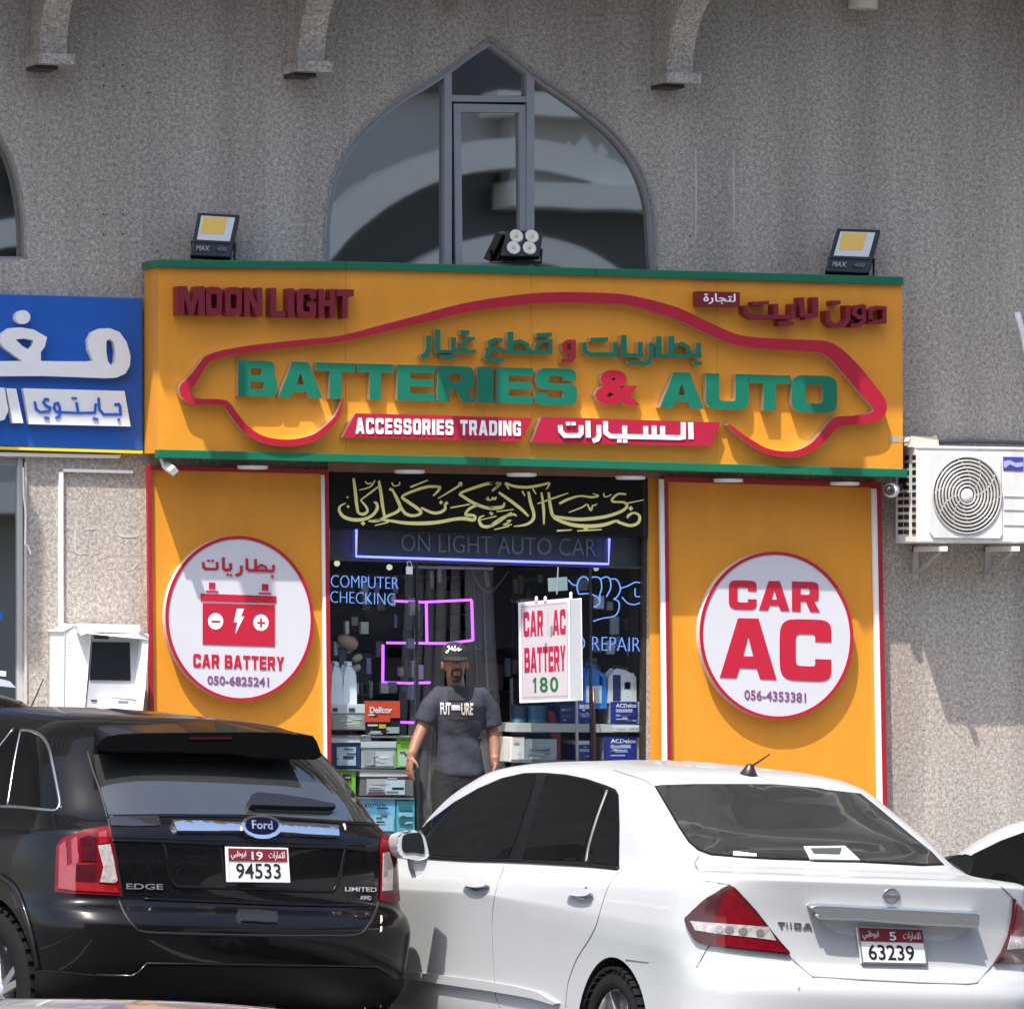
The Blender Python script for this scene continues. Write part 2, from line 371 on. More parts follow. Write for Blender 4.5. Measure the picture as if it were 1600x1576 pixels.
def clear_glass(name, tint=(0.85, 0.9, 0.9), gloss=0.9, rough=0.01):
    """thin pane: mostly see-through, mirror-like at grazing angles"""
    m = bpy.data.materials.new(name); m.use_nodes = True; t = m.node_tree; t.nodes.clear(); N = t.nodes.new; L = t.links.new
    o = N('ShaderNodeOutputMaterial'); mx = N('ShaderNodeMixShader'); tr = N('ShaderNodeBsdfTransparent'); gl = N('ShaderNodeBsdfGlossy'); fr = N('ShaderNodeFresnel')
    ge = N('ShaderNodeNewGeometry'); inv = N('ShaderNodeMath'); inv.operation = 'SUBTRACT'; inv.inputs[0].default_value = 1; mu = N('ShaderNodeMath'); mu.operation = 'MULTIPLY'
    tr.inputs[0].default_value = (*tint, 1); gl.inputs['Roughness'].default_value = rough; gl.inputs[0].default_value = (gloss, gloss, gloss, 1); fr.inputs[0].default_value = 1.5
    L(ge.outputs['Backfacing'], inv.inputs[1]); L(fr.outputs[0], mu.inputs[0]); L(inv.outputs[0], mu.inputs[1])   # the far face of the pane only lets through
    L(mu.outputs[0], mx.inputs[0]); L(tr.outputs[0], mx.inputs[1]); L(gl.outputs[0], mx.inputs[2]); L(mx.outputs[0], o.inputs[0])
    return m
def film(name, col, opac, rough=0.15):
    """translucent plastic sheet"""
    m = bpy.data.materials.new(name); m.use_nodes = True; t = m.node_tree; b = t.nodes['Principled BSDF']
    b.inputs['Base Color'].default_value = (*col, 1); b.inputs['Roughness'].default_value = rough; b.inputs['Alpha'].default_value = opac
    return m
GRANITE = granite('speckled_granite', (1.07, 1.03, .965))
GRANITE_LIGHT = granite('pale_speckled_granite', (1.22, 1.19, 1.13))
def weather(m, amt, sc=(3.0, 3.0, 0.25)):
    t = m.node_tree; b = t.nodes['Principled BSDF']; src = b.inputs['Base Color'].links[0].from_socket; N = t.nodes.new; L = t.links.new
    tc = N('ShaderNodeTexCoord'); mp = N('ShaderNodeMapping'); mp.inputs['Scale'].default_value = sc; n = N('ShaderNodeTexNoise'); n.inputs['Scale'].default_value = 2.2; n.inputs['Detail'].default_value = 7; n.inputs['Roughness'].default_value = .7
    L(tc.outputs['Object'], mp.inputs['Vector']); L(mp.outputs[0], n.inputs['Vector']); r = N('ShaderNodeMapRange'); r.inputs[1].default_value = .38; r.inputs[2].default_value = .66; r.inputs[3].default_value = 1-amt; r.inputs[4].default_value = 1+amt*.4
    L(n.outputs['Fac'], r.inputs[0]); x = N('ShaderNodeMix'); x.data_type = 'RGBA'; x.blend_type = 'MULTIPLY'; x.inputs[0].default_value = 1; L(src, x.inputs[6]); L(r.outputs[0], x.inputs[7]); L(x.outputs[2], b.inputs['Base Color'])
    return m
ORANGE = mat('orange_sheet', (0.68, 0.272, 0.019), 0.42, noise=0.05, nscale=1.4)
weather(ORANGE, .07, (2.0, 2.0, .45))
GREEN = mat('green_trim', (0.006, 0.13, 0.065), 0.35, noise=0.06)
GREEN_L = mat('green_letter', (0.008, 0.145, 0.085), 0.3, noise=0.05)
RED_L = mat('red_letter', (0.38, 0.012, 0.032), 0.3, noise=0.06, nscale=3)
RED_D = mat('maroon_letter', (0.17, 0.010, 0.024), 0.35, noise=0.08)
RED_F = mat('red_frame', (0.30, 0.012, 0.025), 0.35, noise=0.06)
RED_P = mat('red_plate', (0.40, 0.014, 0.045), 0.3, noise=0.04)
EDGE = mat('letter_edge', (0.58, 0.56, 0.51), 0.33, 0.85)
WHITE = mat('white_plastic', (0.78, 0.78, 0.77), 0.35, noise=0.04)
WHITE_FACE = mat('white_acrylic', (0.55, 0.55, 0.585), 0.25, noise=0.03, nscale=2)
WHITE_PRINT = mat('white_print', (0.85, 0.85, 0.86), 0.4)
PRINT_RED = mat('red_print', (0.43, 0.011, 0.034), 0.4, noise=0.05)
PRINT_PURPLE = mat('purple_print', (0.20, 0.06, 0.17), 0.4)
PRINT_GREEN = mat('green_print', (0.01, 0.12, 0.035), 0.4)
PRINT_BLUE = mat('blue_print', (0.02, 0.10, 0.50), 0.4)
PRINT_BLACK = mat('black_print', (0.01, 0.01, 0.012), 0.4)
BLUE = mat('blue_sheet', (0.009, 0.095, 0.42), 0.4, noise=0.05, nscale=1.2)
YELLOW = mat('yellow_trim', (0.75, 0.55, 0.05), 0.4)
GOLD = mat('pale_gold_letter', (0.92, 0.85, 0.32), 0.4)
BLACK = mat('black_plastic', (0.012, 0.012, 0.013), 0.4)
BLACK_BOARD = mat('black_board', (0.006, 0.005, 0.005), 0.45, spec=0.2, noise=0.15)
DARK_METAL = mat('dark_metal', (0.05, 0.05, 0.055), 0.4, 0.6)
ALU = mat('window_aluminium', (0.30, 0.31, 0.33), 0.4, 0.35, noise=0.05)
ALU_LIGHT = mat('pale_aluminium', (0.55, 0.56, 0.56), 0.4, 0.3)
DARKGLASS = mat('window_glass', (0.44, 0.425, 0.39), 0.015, 1.0, 0.5, bump=0.010, bscale=0.8)
SHOPGLASS = clear_glass('shop_glass', (0.92, 0.95, 0.96))
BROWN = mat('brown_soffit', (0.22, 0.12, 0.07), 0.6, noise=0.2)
LED_YELLOW = mat('led_yellow', (0.80, 0.50, 0.10), 0.4)
LED_WHITE = mat('lamp_lens', (0.75, 0.72, 0.62), 0.25)
DARKROOM = mat('dark_shop_wall', (0.22, 0.21, 0.21), 0.7, noise=0.3, nscale=2)
SHELF = mat('shelf_grey', (0.16, 0.16, 0.165), 0.5, noise=0.15)
CHROME = mat('chrome', (0.75, 0.76, 0.78), 0.12, 1.0)
RUBBER = mat('tyre_rubber', (0.010, 0.010, 0.0105), 0.8, spec=0.12, noise=0.15, nscale=30)
RIM = mat('wheel_alloy', (0.50, 0.50, 0.52), 0.28, 0.9)
SKIN = mat('skin', (0.235, 0.105, 0.066), 0.55, noise=0.08, nscale=20)
NEON_BLUE = mat('neon_blue', (0.05, 0.05, 0.3), 0.3, emit=(0.09, 0.10, 1.0), es=2.3)
NEON_PURPLE = mat('neon_purple', (0.1, 0.03, 0.2), 0.3, emit=(0.38, 0.07, 0.95), es=1.5)
NEON_PALE = mat('neon_pale_blue', (0.08, 0.12, 0.3), 0.3, emit=(0.16, 0.34, 0.85), es=0.55)
NEON_OFF = mat('unlit_neon', (0.22, 0.22, 0.22), 0.4)
# ------------------------------------------------------------------ ground, pavement, road
TILT = 0.045                      # the street falls gently to the right
def gz(x, y): return -.03*(max(-7.0, min(12, x)) + .95)
xs = [-900, -300, -120, -50, -30, -20] + [i*1.0 for i in range(-14, 18)] + [22, 32, 52, 120, 300, 900]
ys = [-900, -300, -120, -60, -45, -34, -26, -20, -16, -12, -8.0, -5.0, -3.4, 0.6, 40, 300, 900]
vs = [(x, y, gz(x, y)-(0.0)) for y in ys for x in xs]; nx = len(xs)
fs = [(j*nx+i, j*nx+i+1, (j+1)*nx+i+1, (j+1)*nx+i) for j in range(len(ys)-1) for i in range(nx-1)]
ASPHALT = mat('asphalt', (0.060, 0.058, 0.055), 0.85, noise=0.25, nscale=3, bump=0.4, bscale=120)
PAVING = mat('paving', (0.20, 0.185, 0.17), 0.8, noise=0.2, nscale=5, bump=0.2)
PAINT = mat('road_paint', (0.7, 0.7, 0.68), 0.7, noise=0.2, nscale=9)
KERB = mat('kerb_stone', (0.36, 0.35, 0.33), 0.8, noise=0.15)
tag(mesh_obj('ground', vs, fs, ASPHALT), kind='structure')
mb = MB(); N = 32
for i in range(N):
    x0, x1 = -14+i, -13+i
    mb.add([(x0,-4.1,gz(x0,0)+.16),(x1,-4.1,gz(x1,0)+.16),(x1,-.02,gz(x1,0)+.18),(x0,-.02,gz(x0,0)+.18),
            (x0,-4.1,gz(x0,0)-.1),(x1,-4.1,gz(x1,0)-.1)], [(0,1,2,3),(4,5,1,0)])
tag(mb.build('pavement', PAVING), kind='structure')
mb = MB()
for i in range(N):
    x0, x1 = -14+i+.004, -13+i-.004
    mb.add([(x0,-4.28,gz(x0,0)+.15),(x1,-4.28,gz(x1,0)+.15),(x1,-4.104,gz(x1,0)+.165),(x0,-4.104,gz(x0,0)+.165),(x0,-4.3,gz(x0,0)-.05),(x1,-4.3,gz(x1,0)-.05)],
           [(0,1,2,3),(4,5,1,0)])
tag(mb.build('kerb', KERB), kind='structure')
mb = MB()
for i in range(-4, 6):
    x = i*2.9+.9
    mb.add([(x-.06,-13.4,gz(x-.06,0)+.006),(x+.06,-13.4,gz(x+.06,0)+.006),(x+.06,-8.2,gz(x+.06,0)+.006),(x-.06,-8.2,gz(x-.06,0)+.006)], [(0,1,2,3)])
tag(mb.build('parking_line', PAINT), kind='structure')

# ------------------------------------------------------------------ the shop building
bld = empty('shop_building', P(770, 1436, 0), 'speckled grey granite building with a pointed arch window above the orange shop', 'building')
FLOOR_Z = 0.30
arch_l = [(766,66),(735,85),(700,111),(660,137),(630,154),(600,177),(570,204),(545,235),(526,272),(515,318),(511,360),(510,424)]
arch_r = [(1024,432),(1021,360),(1017,320),(1005,279),(985,242),(955,207),(920,177),(880,148),(835,118),(800,90)]
ARCH = [tuple(p.xy) for p in densify(arch_l[:-1]+[(510,400)], closed=False, n=4)] + [(510,430),(1024,430)] + [tuple(p.xy) for p in densify([(1023,400)]+arch_r[1:], closed=False, n=4)]
ARCH2 = [(-190,205),(-150,205)]
ARCH2 = [(-560,404),(-560,300),(-545,230),(-480,150),(-260,0),(-70,140),(-25,180),(10,225),(28,268),(38,318),(42,365),(42,405)]
ARCH2 = [tuple(p.xy) for p in densify(ARCH2, closed=False, n=4)]
def px2(v):                                   # wall point -> pixel
    d = Vector(v)-CAM; z = d.dot(fwd); return (W0/2 + FPX*d.dot(rgt)/z, H0/2 - FPX*d.dot(upv)/z)
zf = FLOOR_Z
def wpx(x, z): return px2((x, 0, z))
DOOR_L, DOOR_R = P(516, 740).x, P(1012, 745).x
door = [wpx(DOOR_L, P(516, 736).z), wpx(DOOR_L, zf), wpx(DOOR_R, zf), wpx(DOOR_R, P(1012, 742).z)]
LW_R = P(40, 720).x
lwin = [wpx(LW_R-4.1, P(40, 716).z), wpx(LW_R-4.1, zf), wpx(LW_R, zf), wpx(LW_R, P(40, 716).z)]
outer = [wpx(-16, 12), wpx(-16, -.6), wpx(16, -.9), wpx(16, 12)]
loops = [outer, ARCH[::-1], ARCH2[::-1], door, lwin]
def wall_mesh():
    pts, tr = fill2d(loops); fr = [P(p.x, p.y, 0) for p in pts]; n = len(fr); bk = [v+Vector((0,.3,0)) for v in fr]
    fs = list(tr); k = 0
    for l in loops:
        m = len(l)
        if k: fs += [(k+i, k+(i+1) % m, k+(i+1) % m+n, k+i+n) for i in range(m)]
        k += m
    mb = MB(); mb.add(fr+bk, fs); return mb
wall_mesh().build('wall', GRANITE, bld)
mb = MB(); mb.box((-16, .301, 6.9), (16, 8, 12)); mb.build('upper_floor', GRANITE, bld)
# the storeys above the picture: they show in the slanted rear windows of the cars
mb = MB(); mb.box((-16, -.25, 12.01), (16, 8, 34)); mb.build('upper_storeys', GRANITE, bld)
for k in range(6):
    z = 13.2+3.5*k
    mb = MB(); mb.box((-16.2, -1.25, z-1.05), (16.2, -.252, z-.8)); mb.build('balcony_slab', GRANITE, bld)
    for i in range(9):
        x = -14+3.5*i; mb = MB(); w = .8
        mb.add([(x-w,-.30,z),(x+w,-.30,z),(x+w,-.30,z+1.5),(x+w*.6,-.30,z+2.05),(x,-.30,z+2.4),(x-w*.6,-.30,z+2.05),(x-w,-.30,z+1.5)]+[(x-w,-.24,z),(x+w,-.24,z),(x+w,-.24,z+1.5),(x+w*.6,-.24,z+2.05),(x,-.24,z+2.4),(x-w*.6,-.24,z+2.05),(x-w,-.24,z+1.5)],
               [(0,1,2,3,4,5,6)]+[(j,(j+1)%7,(j+1)%7+7,j+7) for j in range(7)])
        mb.build('window', BLACK, bld)

def window_part(outline, mull, y, name, parent, pane_mats=None):
    fr = tag(bpy.data.objects.new(name, None)); link(fr, parent)
    return fr
# the pointed window: frame bars and four panes
win = bpy.data.objects.new('arch_window', None); link(win, bld)
def inset(poly, d):
    c = Vector((sum(p[0] for p in poly)/len(poly), sum(p[1] for p in poly)/len(poly))); out = []; n = len(poly)
    area = sum(poly[i][0]*poly[(i+1)%n][1]-poly[(i+1)%n][0]*poly[i][1] for i in range(n)); sg = 1 if area > 0 else -1
    for i in range(n):
        a, b, c2 = Vector(poly[i-1]), Vector(poly[i]), Vector(poly[(i+1) % n])
        t = ((b-a).normalized()+(c2-b).normalized()); t.normalize() if t.length > 1e-6 else None
        out.append((b.x-t.y*d*sg, b.y+t.x*d*sg))
    return out
AI = inset(ARCH, 5.5)
prism_px('window_frame', [ARCH, AI[::-1]], 0.012, 0.06, ALU, win)
def clip_poly(poly, x0=None, x1=None, y0=None, y1=None):
    def cl(p, f, inter):
        o = []
        for i in range(len(p)):
            a, b = p[i-1], p[i]
            if f(b):
                if not f(a): o.append(inter(a, b))
                o.append(b)
            elif f(a): o.append(inter(a, b))
        return o
    def ix(x): return lambda a, b: (x, a[1]+(b[1]-a[1])*(x-a[0])/(b[0]-a[0]))
    def iy(y): return lambda a, b: (a[0]+(b[0]-a[0])*(y-a[1])/(b[1]-a[1]), y)
    if x0 is not None: poly = cl(poly, lambda p: p[0] >= x0, ix(x0))
    if x1 is not None: poly = cl(poly, lambda p: p[0] <= x1, ix(x1))
    if y0 is not None: poly = cl(poly, lambda p: p[1] >= y0, iy(y0))
    if y1 is not None: poly = cl(poly, lambda p: p[1] <= y1, iy(y1))
    return poly
prism_px('mullion', clip_poly(AI, 694.5, 706), 0.010, 0.07, ALU, win)
prism_px('mullion', clip_poly(AI, 823, 835), 0.010, 0.07, ALU, win)
slab_px('transom', [(706.3,149),(822.7,151),(822.7,160),(706.3,159)], 0.014, 0.06, ALU, win)
sash = prism_px('casement_frame', [[(709,162),(821,164),(825,424),(712,424)], [(720,175),(723,410),(813,412),(811,176)]], 0.020, 0.05, ALU, win)
for pl in (clip_poly(AI, None, 695.5), clip_poly(AI, 705, 824, None, 150), clip_poly(AI, 834)):
    prism_px('pane', pl, 0.060, 0.008, DARKGLASS, win)
prism_px('pane', [(719,174),(812,175),(814,413),(722,411)], 0.054, 0.008, DARKGLASS, win)
prism_px('sky_block_panel', inset(ARCH, -6), .305, .02, BLACK, win)  # added black panel, keeps bright sky from showing through the frame gaps
# thin cable clipped along the arch
mb = MB(); cable = [tuple(p.xy) for p in densify([(508,424),(509,360),(513,318),(524,272),(543,233),(568,202),(598,175),(629,151),(660,134),(700,108),(735,82),(766,63),(801,87),(836,115),(881,145),(921,174),(957,204),(987,240),(1008,278),(1020,320),(1024,360),(1026,424)], closed=False, n=4)]
mb.tube([P(x, y, -.012) for x, y in cable], .007, 5)
cb = mb.build('cable', mat('grey_cable', (0.25, 0.25, 0.25), 0.5), win, smooth=True)
mb = MB()
for i in range(3, len(cable)-3, 4):
    if abs(cable[i][0]-766) < 130: continue
    a = P(*cable[i], -.014); mb = MB(); mb.box(a-Vector((.009,.010,.007)), a+Vector((.009,.010,.007))); mb.build('cable_clip', ALU, win)
win2 = bpy.data.objects.new('arch_window', None); link(win2, bld)
A2I = inset(ARCH2, 6)
prism_px('window_frame', [ARCH2, A2I[::-1]], 0.07, 0.06, ALU, win2)
prism_px('sky_block_panel', inset(ARCH2, -6), .305, .02, BLACK, win2)  # same added sky-blocking panel behind the left window
prism_px('pane', A2I, 0.118, 0.008, DARKGLASS, win2)

# soffit slab far above with curved brackets that throw the shade on the wall
SOF_Z, SOF_P = 7.15, 1.55
xs_ = P(-60, 0, 0).x; mb = MB(); mb.box((-16, -SOF_P+.166, SOF_Z), (xs_, -.001, SOF_Z+.5)); mb.build('overhang_slab', GRANITE, bld); mb = MB(); mb.box((xs_+.004, -SOF_P, SOF_Z), (16, -.001, SOF_Z+.5)); mb.build('overhang_slab', GRANITE, bld)  # left piece set back: unseen step shaped to raise the shade line there
def bracket(px_l, px_r, py, thick_px):
    a = P(px_l, py, -0.22); b = P(px_r, py, -0.22); x0, x1 = a.x, b.x; z0 = a.z; z1 = SOF_Z
    prof = []                                  # (protrusion, z) from the foot out to the slab
    n = 14; r = 0.52
    prof = [(0.22 + r*(1-math.cos(i/n*math.pi/2)), z0 + r*math.sin(i/n*math.pi/2)) for i in range(n+1)]
    prof += [(SOF_P-.03, z0+r+.004), (SOF_P-.03, z1-.001)]; n += 2
    mb = MB(); vs = []; fs = []
    for p, z in prof: vs += [(x0, -p, z), (x1, -p, z), (x0, -.001, z), (x1, -.001, z)]
    for i in range(n):
        k = 4*i; fs += [(k,k+1,k+5,k+4), (k,k+4,k+6,k+2), (k+1,k+3,k+7,k+5)]
    fs.append((0,2,3,1)); mb.add(vs, fs)
    o = mb.build('bracket', GRANITE_LIGHT, bld)
    smooth_angle(o)
    mb = MB(); mb.box((x0-.03, -.30, z0-.07), (x1+.03, -.001, z0-.002)); f = mb.build('bracket_foot', GRANITE_LIGHT, o)
    mb = MB(); mb.box((x0-.02, -.20, z0-.095), (x1-.05, -.001, z0-.072)); mb.build('shadow_gap_trim', DARK_METAL, o)
for a, b, y in ((62,104,84),(466,507,96),(1042,1082,114),(1640,1682,132),(-330,-290,75)): bracket(a, b, y, 40)
# ------------------------------------------------------------------ the orange fascia sign
SY = -0.34                                           # its front face
sign = empty('shop_sign', P(830, 720, SY), 'long orange fascia sign with red car outline and green BATTERIES & AUTO lettering', 'shop sign')
def sgn(f): return f
fas = [(247,409),(540,413),(830,420),(1120,428),(1410,436),(1411,738),(1120,730),(830,722),(540,714),(247,707)]
top = fas[:5]; bot = fas[5:][::-1]
for i in range(4):                                   # four sheets with fine joints
    g = 0.2
    slab_px('panel', [(top[i][0]+g,top[i][1]),(top[i+1][0]-g,top[i+1][1]),(bot[i+1][0]-g,bot[i+1][1]),(bot[i][0]+g,bot[i][1])], SY, 0.28, ORANGE, sign)
q0 = [P(x, y, SY+.006) for x, y in ((247.2,411),(1409,438),(1410,736),(247.2,705))]
mb = MB(); mb.hexa(q0, [v+Vector((0,.285,0)) for v in q0]); mb.build('carcass', ORANGE, sign)
slab_px('top_trim', [(245,405.5),(540,408.5),(540,420.5),(245,417.5)], SY-.03, 0.315, GREEN, sign, .004)
slab_px('top_trim', [(540.6,408.5),(930,419),(930,431),(540.6,420.5)], SY-.03, 0.315, GREEN, sign, .004)
slab_px('top_trim', [(930.6,419),(1412,432.5),(1412,445.5),(930.6,431)], SY-.03, 0.315, GREEN, sign, .004)
slab_px('bottom_trim', [(248,702),(760,714),(760,727),(248,715)], SY-.05, 0.09, GREEN, sign, .004)
slab_px('bottom_trim', [(760.6,714),(1418,733),(1418,746),(760.6,727)], SY-.05, 0.09, GREEN, sign, .004)
LM = plane_map(SY-.001)
car_path = [(287,611,19),(297,598,16),(306,586,13),(317,570,11),(331,557.5,10.5),(385,545.5,10),(472,535.5,9.5),(520,531,9.5),(560,523,10),(587,516,11),(655,499,12.5),(722,482,14.5),(790,471,15.5),(857,465,16.5),(942,465.6,16),(992,471,16),(1056,489,18),(1105,512,18),(1150,530.5,17),(1195,536.5,17),(1262,540,18),(1296,546,22),(1326,573,26),(1352,604,26),(1374,632,23),(1368,650,17),(1337,656,14),(1307,660,16),(1289,679,14),(1270,698,12),(1240,709.5,10),(1202,706,9),(1172,690,8),(1150,674,6.5),(1138,663,4)]
def ribbon_two(path, name):                          # red face with a pale return edge
    o = ribbon_px(name, path, SY-.075, .073, [RED_L, EDGE], sign, n=5)
    side_slots(o); return o
def side_slots(o, thr=0.5):
    for p in o.data.polygons:
        if abs(p.normal.y) < thr: p.material_index = 1
def side_slots(o, thr=0.5):
    for p in o.data.polygons:
        if abs(p.normal.y) < thr: p.material_index = 1
arch_path = [(536,624,3),(528,648.5,6.5),(513,667,9),(490,684,10.5),(455,692,11),(420,689,11),(396,679,11),(378,663,11),(364,645,10.5),(354,631.5,10),(340,628,9),(318,627.5,9),(302,626,11),(291,617,15)]
ribbon_two(arch_path + [(289,606,16)] + car_path[1:], 'car_outline')
def letter3d(ch, quad, mats, off, depth=.10, name='letter', lift=.10):
    o = text_px(name, ch, quad, lambda x, y: (P(x, y, SY-lift), Vector((0, -1, 0))), 0.0001, mats[0], sign, off)
    return o
def sign_letter(ch, quad, face, edge, off, depth, y=None, parent=None, name='letter'):
    y = SY if y is None else y
    o = text_px(name, ch, quad, lambda px, py: (P(px, py, y-depth)+Vector((0, depth, 0)), Vector((0, -1, 0))), depth, [face, edge], parent or sign, off)
    side_slots(o)
    return o
bl = lambda x: 619.5+(x-400)*.0276; tl_ = lambda x: 563.5+(x-400)*.0276
for ch, a, b in (('B',372,433),('A',435,504),('T',494,555),('T',558,615),('E',621,680),('R',684,743),('I',746,771),('E',776,833),('S',836,902),('A',1031,1100),('U',1103,1170),('T',1171,1235),('O',1237,1308)):
    e = 1.0 if ch in 'SO' else 0
    o = block_px('letter', ch, [(a,tl_(a)-e),(b,tl_(b)-e),(b,bl(b)+e),(a,bl(a)+e)], SY-.066, .065, [GREEN_L, EDGE], sign); side_slots(o)
sign_letter('&', [(930,577),(1001,579),(1001,634),(930,632)], RED_L, EDGE, .045, .066)
def split_word(s, quad, mats, off, depth, **k):
    v, _ = text_geo(s, off); X0, X1, Y0, Y1 = v[:,0].min(), v[:,0].max(), v[:,1].min(), v[:,1].max()
    tl, tr, br, bl2 = [Vector(q) for q in quad]
    def at(x, y):
        a = (x-X0)/(X1-X0); b = (y-Y0)/(Y1-Y0); return tuple((bl2*(1-a)+br*a)*(1-b) + (tl*(1-a)+tr*a)*b)
    for i, ch in enumerate(s):
        if ch == ' ': continue
        g, _ = text_geo(ch, off); m, _ = text_geo(s[:i+1], off); dx = m[:,0].max()-g[:,0].max()
        a, b, c, d = g[:,0].min()+dx, g[:,0].max()+dx, g[:,1].min(), g[:,1].max()
        sign_letter(ch, [at(a,d), at(b,d), at(b,c), at(a,c)], mats[0], mats[1], off, depth, **k)
for ch, a, b in (('M',278,320),('O',322,347),('O',352,378),('N',382,410),('L',423,446),('I',450,460),('G',464,494),('H',498,524),('T',526,553)):
    t0 = 447+(a-278)*.0195; b0 = 492+(a-278)*.0195
    block_px('letter', ch, [(a,t0),(b,t0+.4),(b,b0+.4),(a,b0)], SY-.10, .099, [RED_D], sign)
K17 = ((645,500), 6.667); K18 = ((860,505), 6.4); K19 = ((1080,445), 5.0); K20 = ((860,645), 6.667); K21 = ((0,470), 6.852); K22 = ((300,860), 10.667)
for strokes, K, m in (
  ([[(165,165),(165,290),(148,350),(90,390),50],[(260,98),(260,325),54],[(235,327),(662,327),36],[(425,180),(425,325),48],[(648,195),(575,195),(520,240),(525,295),(560,322),36],[(500,130),(592,130),46],[(300,382),(442,382),40]], K17, GREEN_L),
  ([[(962,335),(1452,335),40],[(1018,122),(1018,333),60],[(1040,240),(1120,222),(1190,250),(1222,333),38],[(1285,333),(1298,255),(1355,218),(1437,218),(1437,333),36],[(1288,160),(1448,150),44],[(938,205),(850,205),(798,230),(805,282),(850,302),(945,302),36],[(865,302),(785,335),(765,390),(815,420),(945,412),42]], K17, GREEN_L),
  ([[(253,182),(175,182),(130,215),(140,272),(190,290),(236,282),36],[(236,170),(236,330),(212,372),(105,376),38]], K18, RED_L),
  ([[(338,190),(348,280),(400,312),(672,312),44],[(650,188),(650,312),46],[(402,165),(578,160),40],[(735,118),(735,325),58],[(708,322),(934,322),44],[(900,188),(900,322),50],[(778,396),(935,396),34],[(1012,192),(1012,330),(985,385),(935,405),48],[(1085,130),(1085,328),54],[(1060,326),(1512,326),40],[(1210,128),(1210,326),58],[(1225,228),(1320,205),(1380,240),(1402,326),38],[(1482,196),(1482,326),48],[(1440,400),(1512,400),40]], K18, GREEN_L)):
    o = kufi('arabic_word', strokes, *K, SY-.06, .059, [m, EDGE], sign); side_slots(o)
for strokes in ([[(1402,288),(1402,205),(1445,178),(1512,182),(1512,288),(1390,288),30],[(1352,165),(1290,175),(1275,228),(1315,255),(1352,245),30],[(1352,158),(1352,280),(1312,316),(1248,316),30],[(1066,200),(1072,280),(1112,315),(1196,312),(1226,272),(1226,160),34],[(1100,140),(1168,138),34]],
  [[(862,98),(872,252),40],[(972,96),(972,236),(890,252),42],[(424,160),(432,220),(480,250),(806,250),34],[(797,150),(797,250),38],[(662,150),(662,250),38],[(486,146),(608,140),30],[(688,305),(804,300),34]]):
    kufi('arabic_word', strokes, *K19, SY-.09, .089, [RED_D], sign)
bx = prism_px('name_box', [(1091,455),(1156,456.5),(1156,479),(1091,477.5)], SY-.09, .088, RED_D, sign)
text_px('arabic_word', arabic('لتجارة'), [(1099,458),(1149,459),(1149,476),(1099,475)], plane_map(SY-.0905), .004, WHITE_PRINT, bx, .012)
for quad, txt, tq, ar in (([(555.5,645.5),(832,653),(814.5,690),(535,682.6)], 'ACCESSORIES TRADING', [(556,652.5),(814,658),(814,681),(556,677.5)], 0),
                      ([(846,651),(1125.6,660),(1112.5,697),(830.5,691)], arabic('السـيـارات'), [(872,656),(1083,660),(1083,691),(872,689)], 1)):
    o = prism_px('name_plate', quad, SY-.06, .059, [RED_P, EDGE], sign); side_slots(o)
    if ar: kufi('arabic_word', [[(1462,98),(1468,274),50],[(1386,98),(1386,252),(1350,258),(625,242),(577,205),(575,88),48],[(1170,138),(1172,246),48],[(1082,133),(1084,244),48],[(994,138),(996,244),48],[(775,133),(777,242),48],[(700,292),(742,292),34],[(758,294),(802,294),34],[(506,128),(508,240),(490,275),(442,294),46],[(392,84),(396,256),48],[(102,128),(110,192),(150,236),(302,236),(322,212),(322,130),46],[(165,112),(206,112),36],[(222,112),(264,112),36]], *K20, SY-.066, .0055, WHITE_PRINT, o)
    else: block_word(txt, tq, SY-.066, .0055, WHITE_PRINT, o, gap=.22)
slab_px('sticker', [(1389,682),(1409,682.5),(1409,691),(1389,690.5)], SY-.002, .0018, mat('grey_tape', (.33,.31,.28), .6), sign)
# soffit under the sign with flat round lamps
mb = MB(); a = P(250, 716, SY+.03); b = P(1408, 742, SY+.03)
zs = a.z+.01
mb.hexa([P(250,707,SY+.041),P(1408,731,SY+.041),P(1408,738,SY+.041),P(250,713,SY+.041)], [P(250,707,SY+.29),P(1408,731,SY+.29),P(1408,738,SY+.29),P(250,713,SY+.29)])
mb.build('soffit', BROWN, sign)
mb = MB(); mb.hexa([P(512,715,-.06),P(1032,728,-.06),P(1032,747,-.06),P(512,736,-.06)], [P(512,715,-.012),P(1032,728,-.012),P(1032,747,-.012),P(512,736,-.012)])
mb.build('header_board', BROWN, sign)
for x in (395, 640, 815, 985, 1138, 1320):
    yb = 713+(x-248)*.0275+12
    l = MB(); c = P(x, yb+1.5, SY+.11); l.lathe([(0,.012),(.10,.012),(.10,-.006),(.085,-.010),(0,-.010)], c, (0,0,1), 28)
    d = l.build('downlight', WHITE, sign); smooth_angle(d)

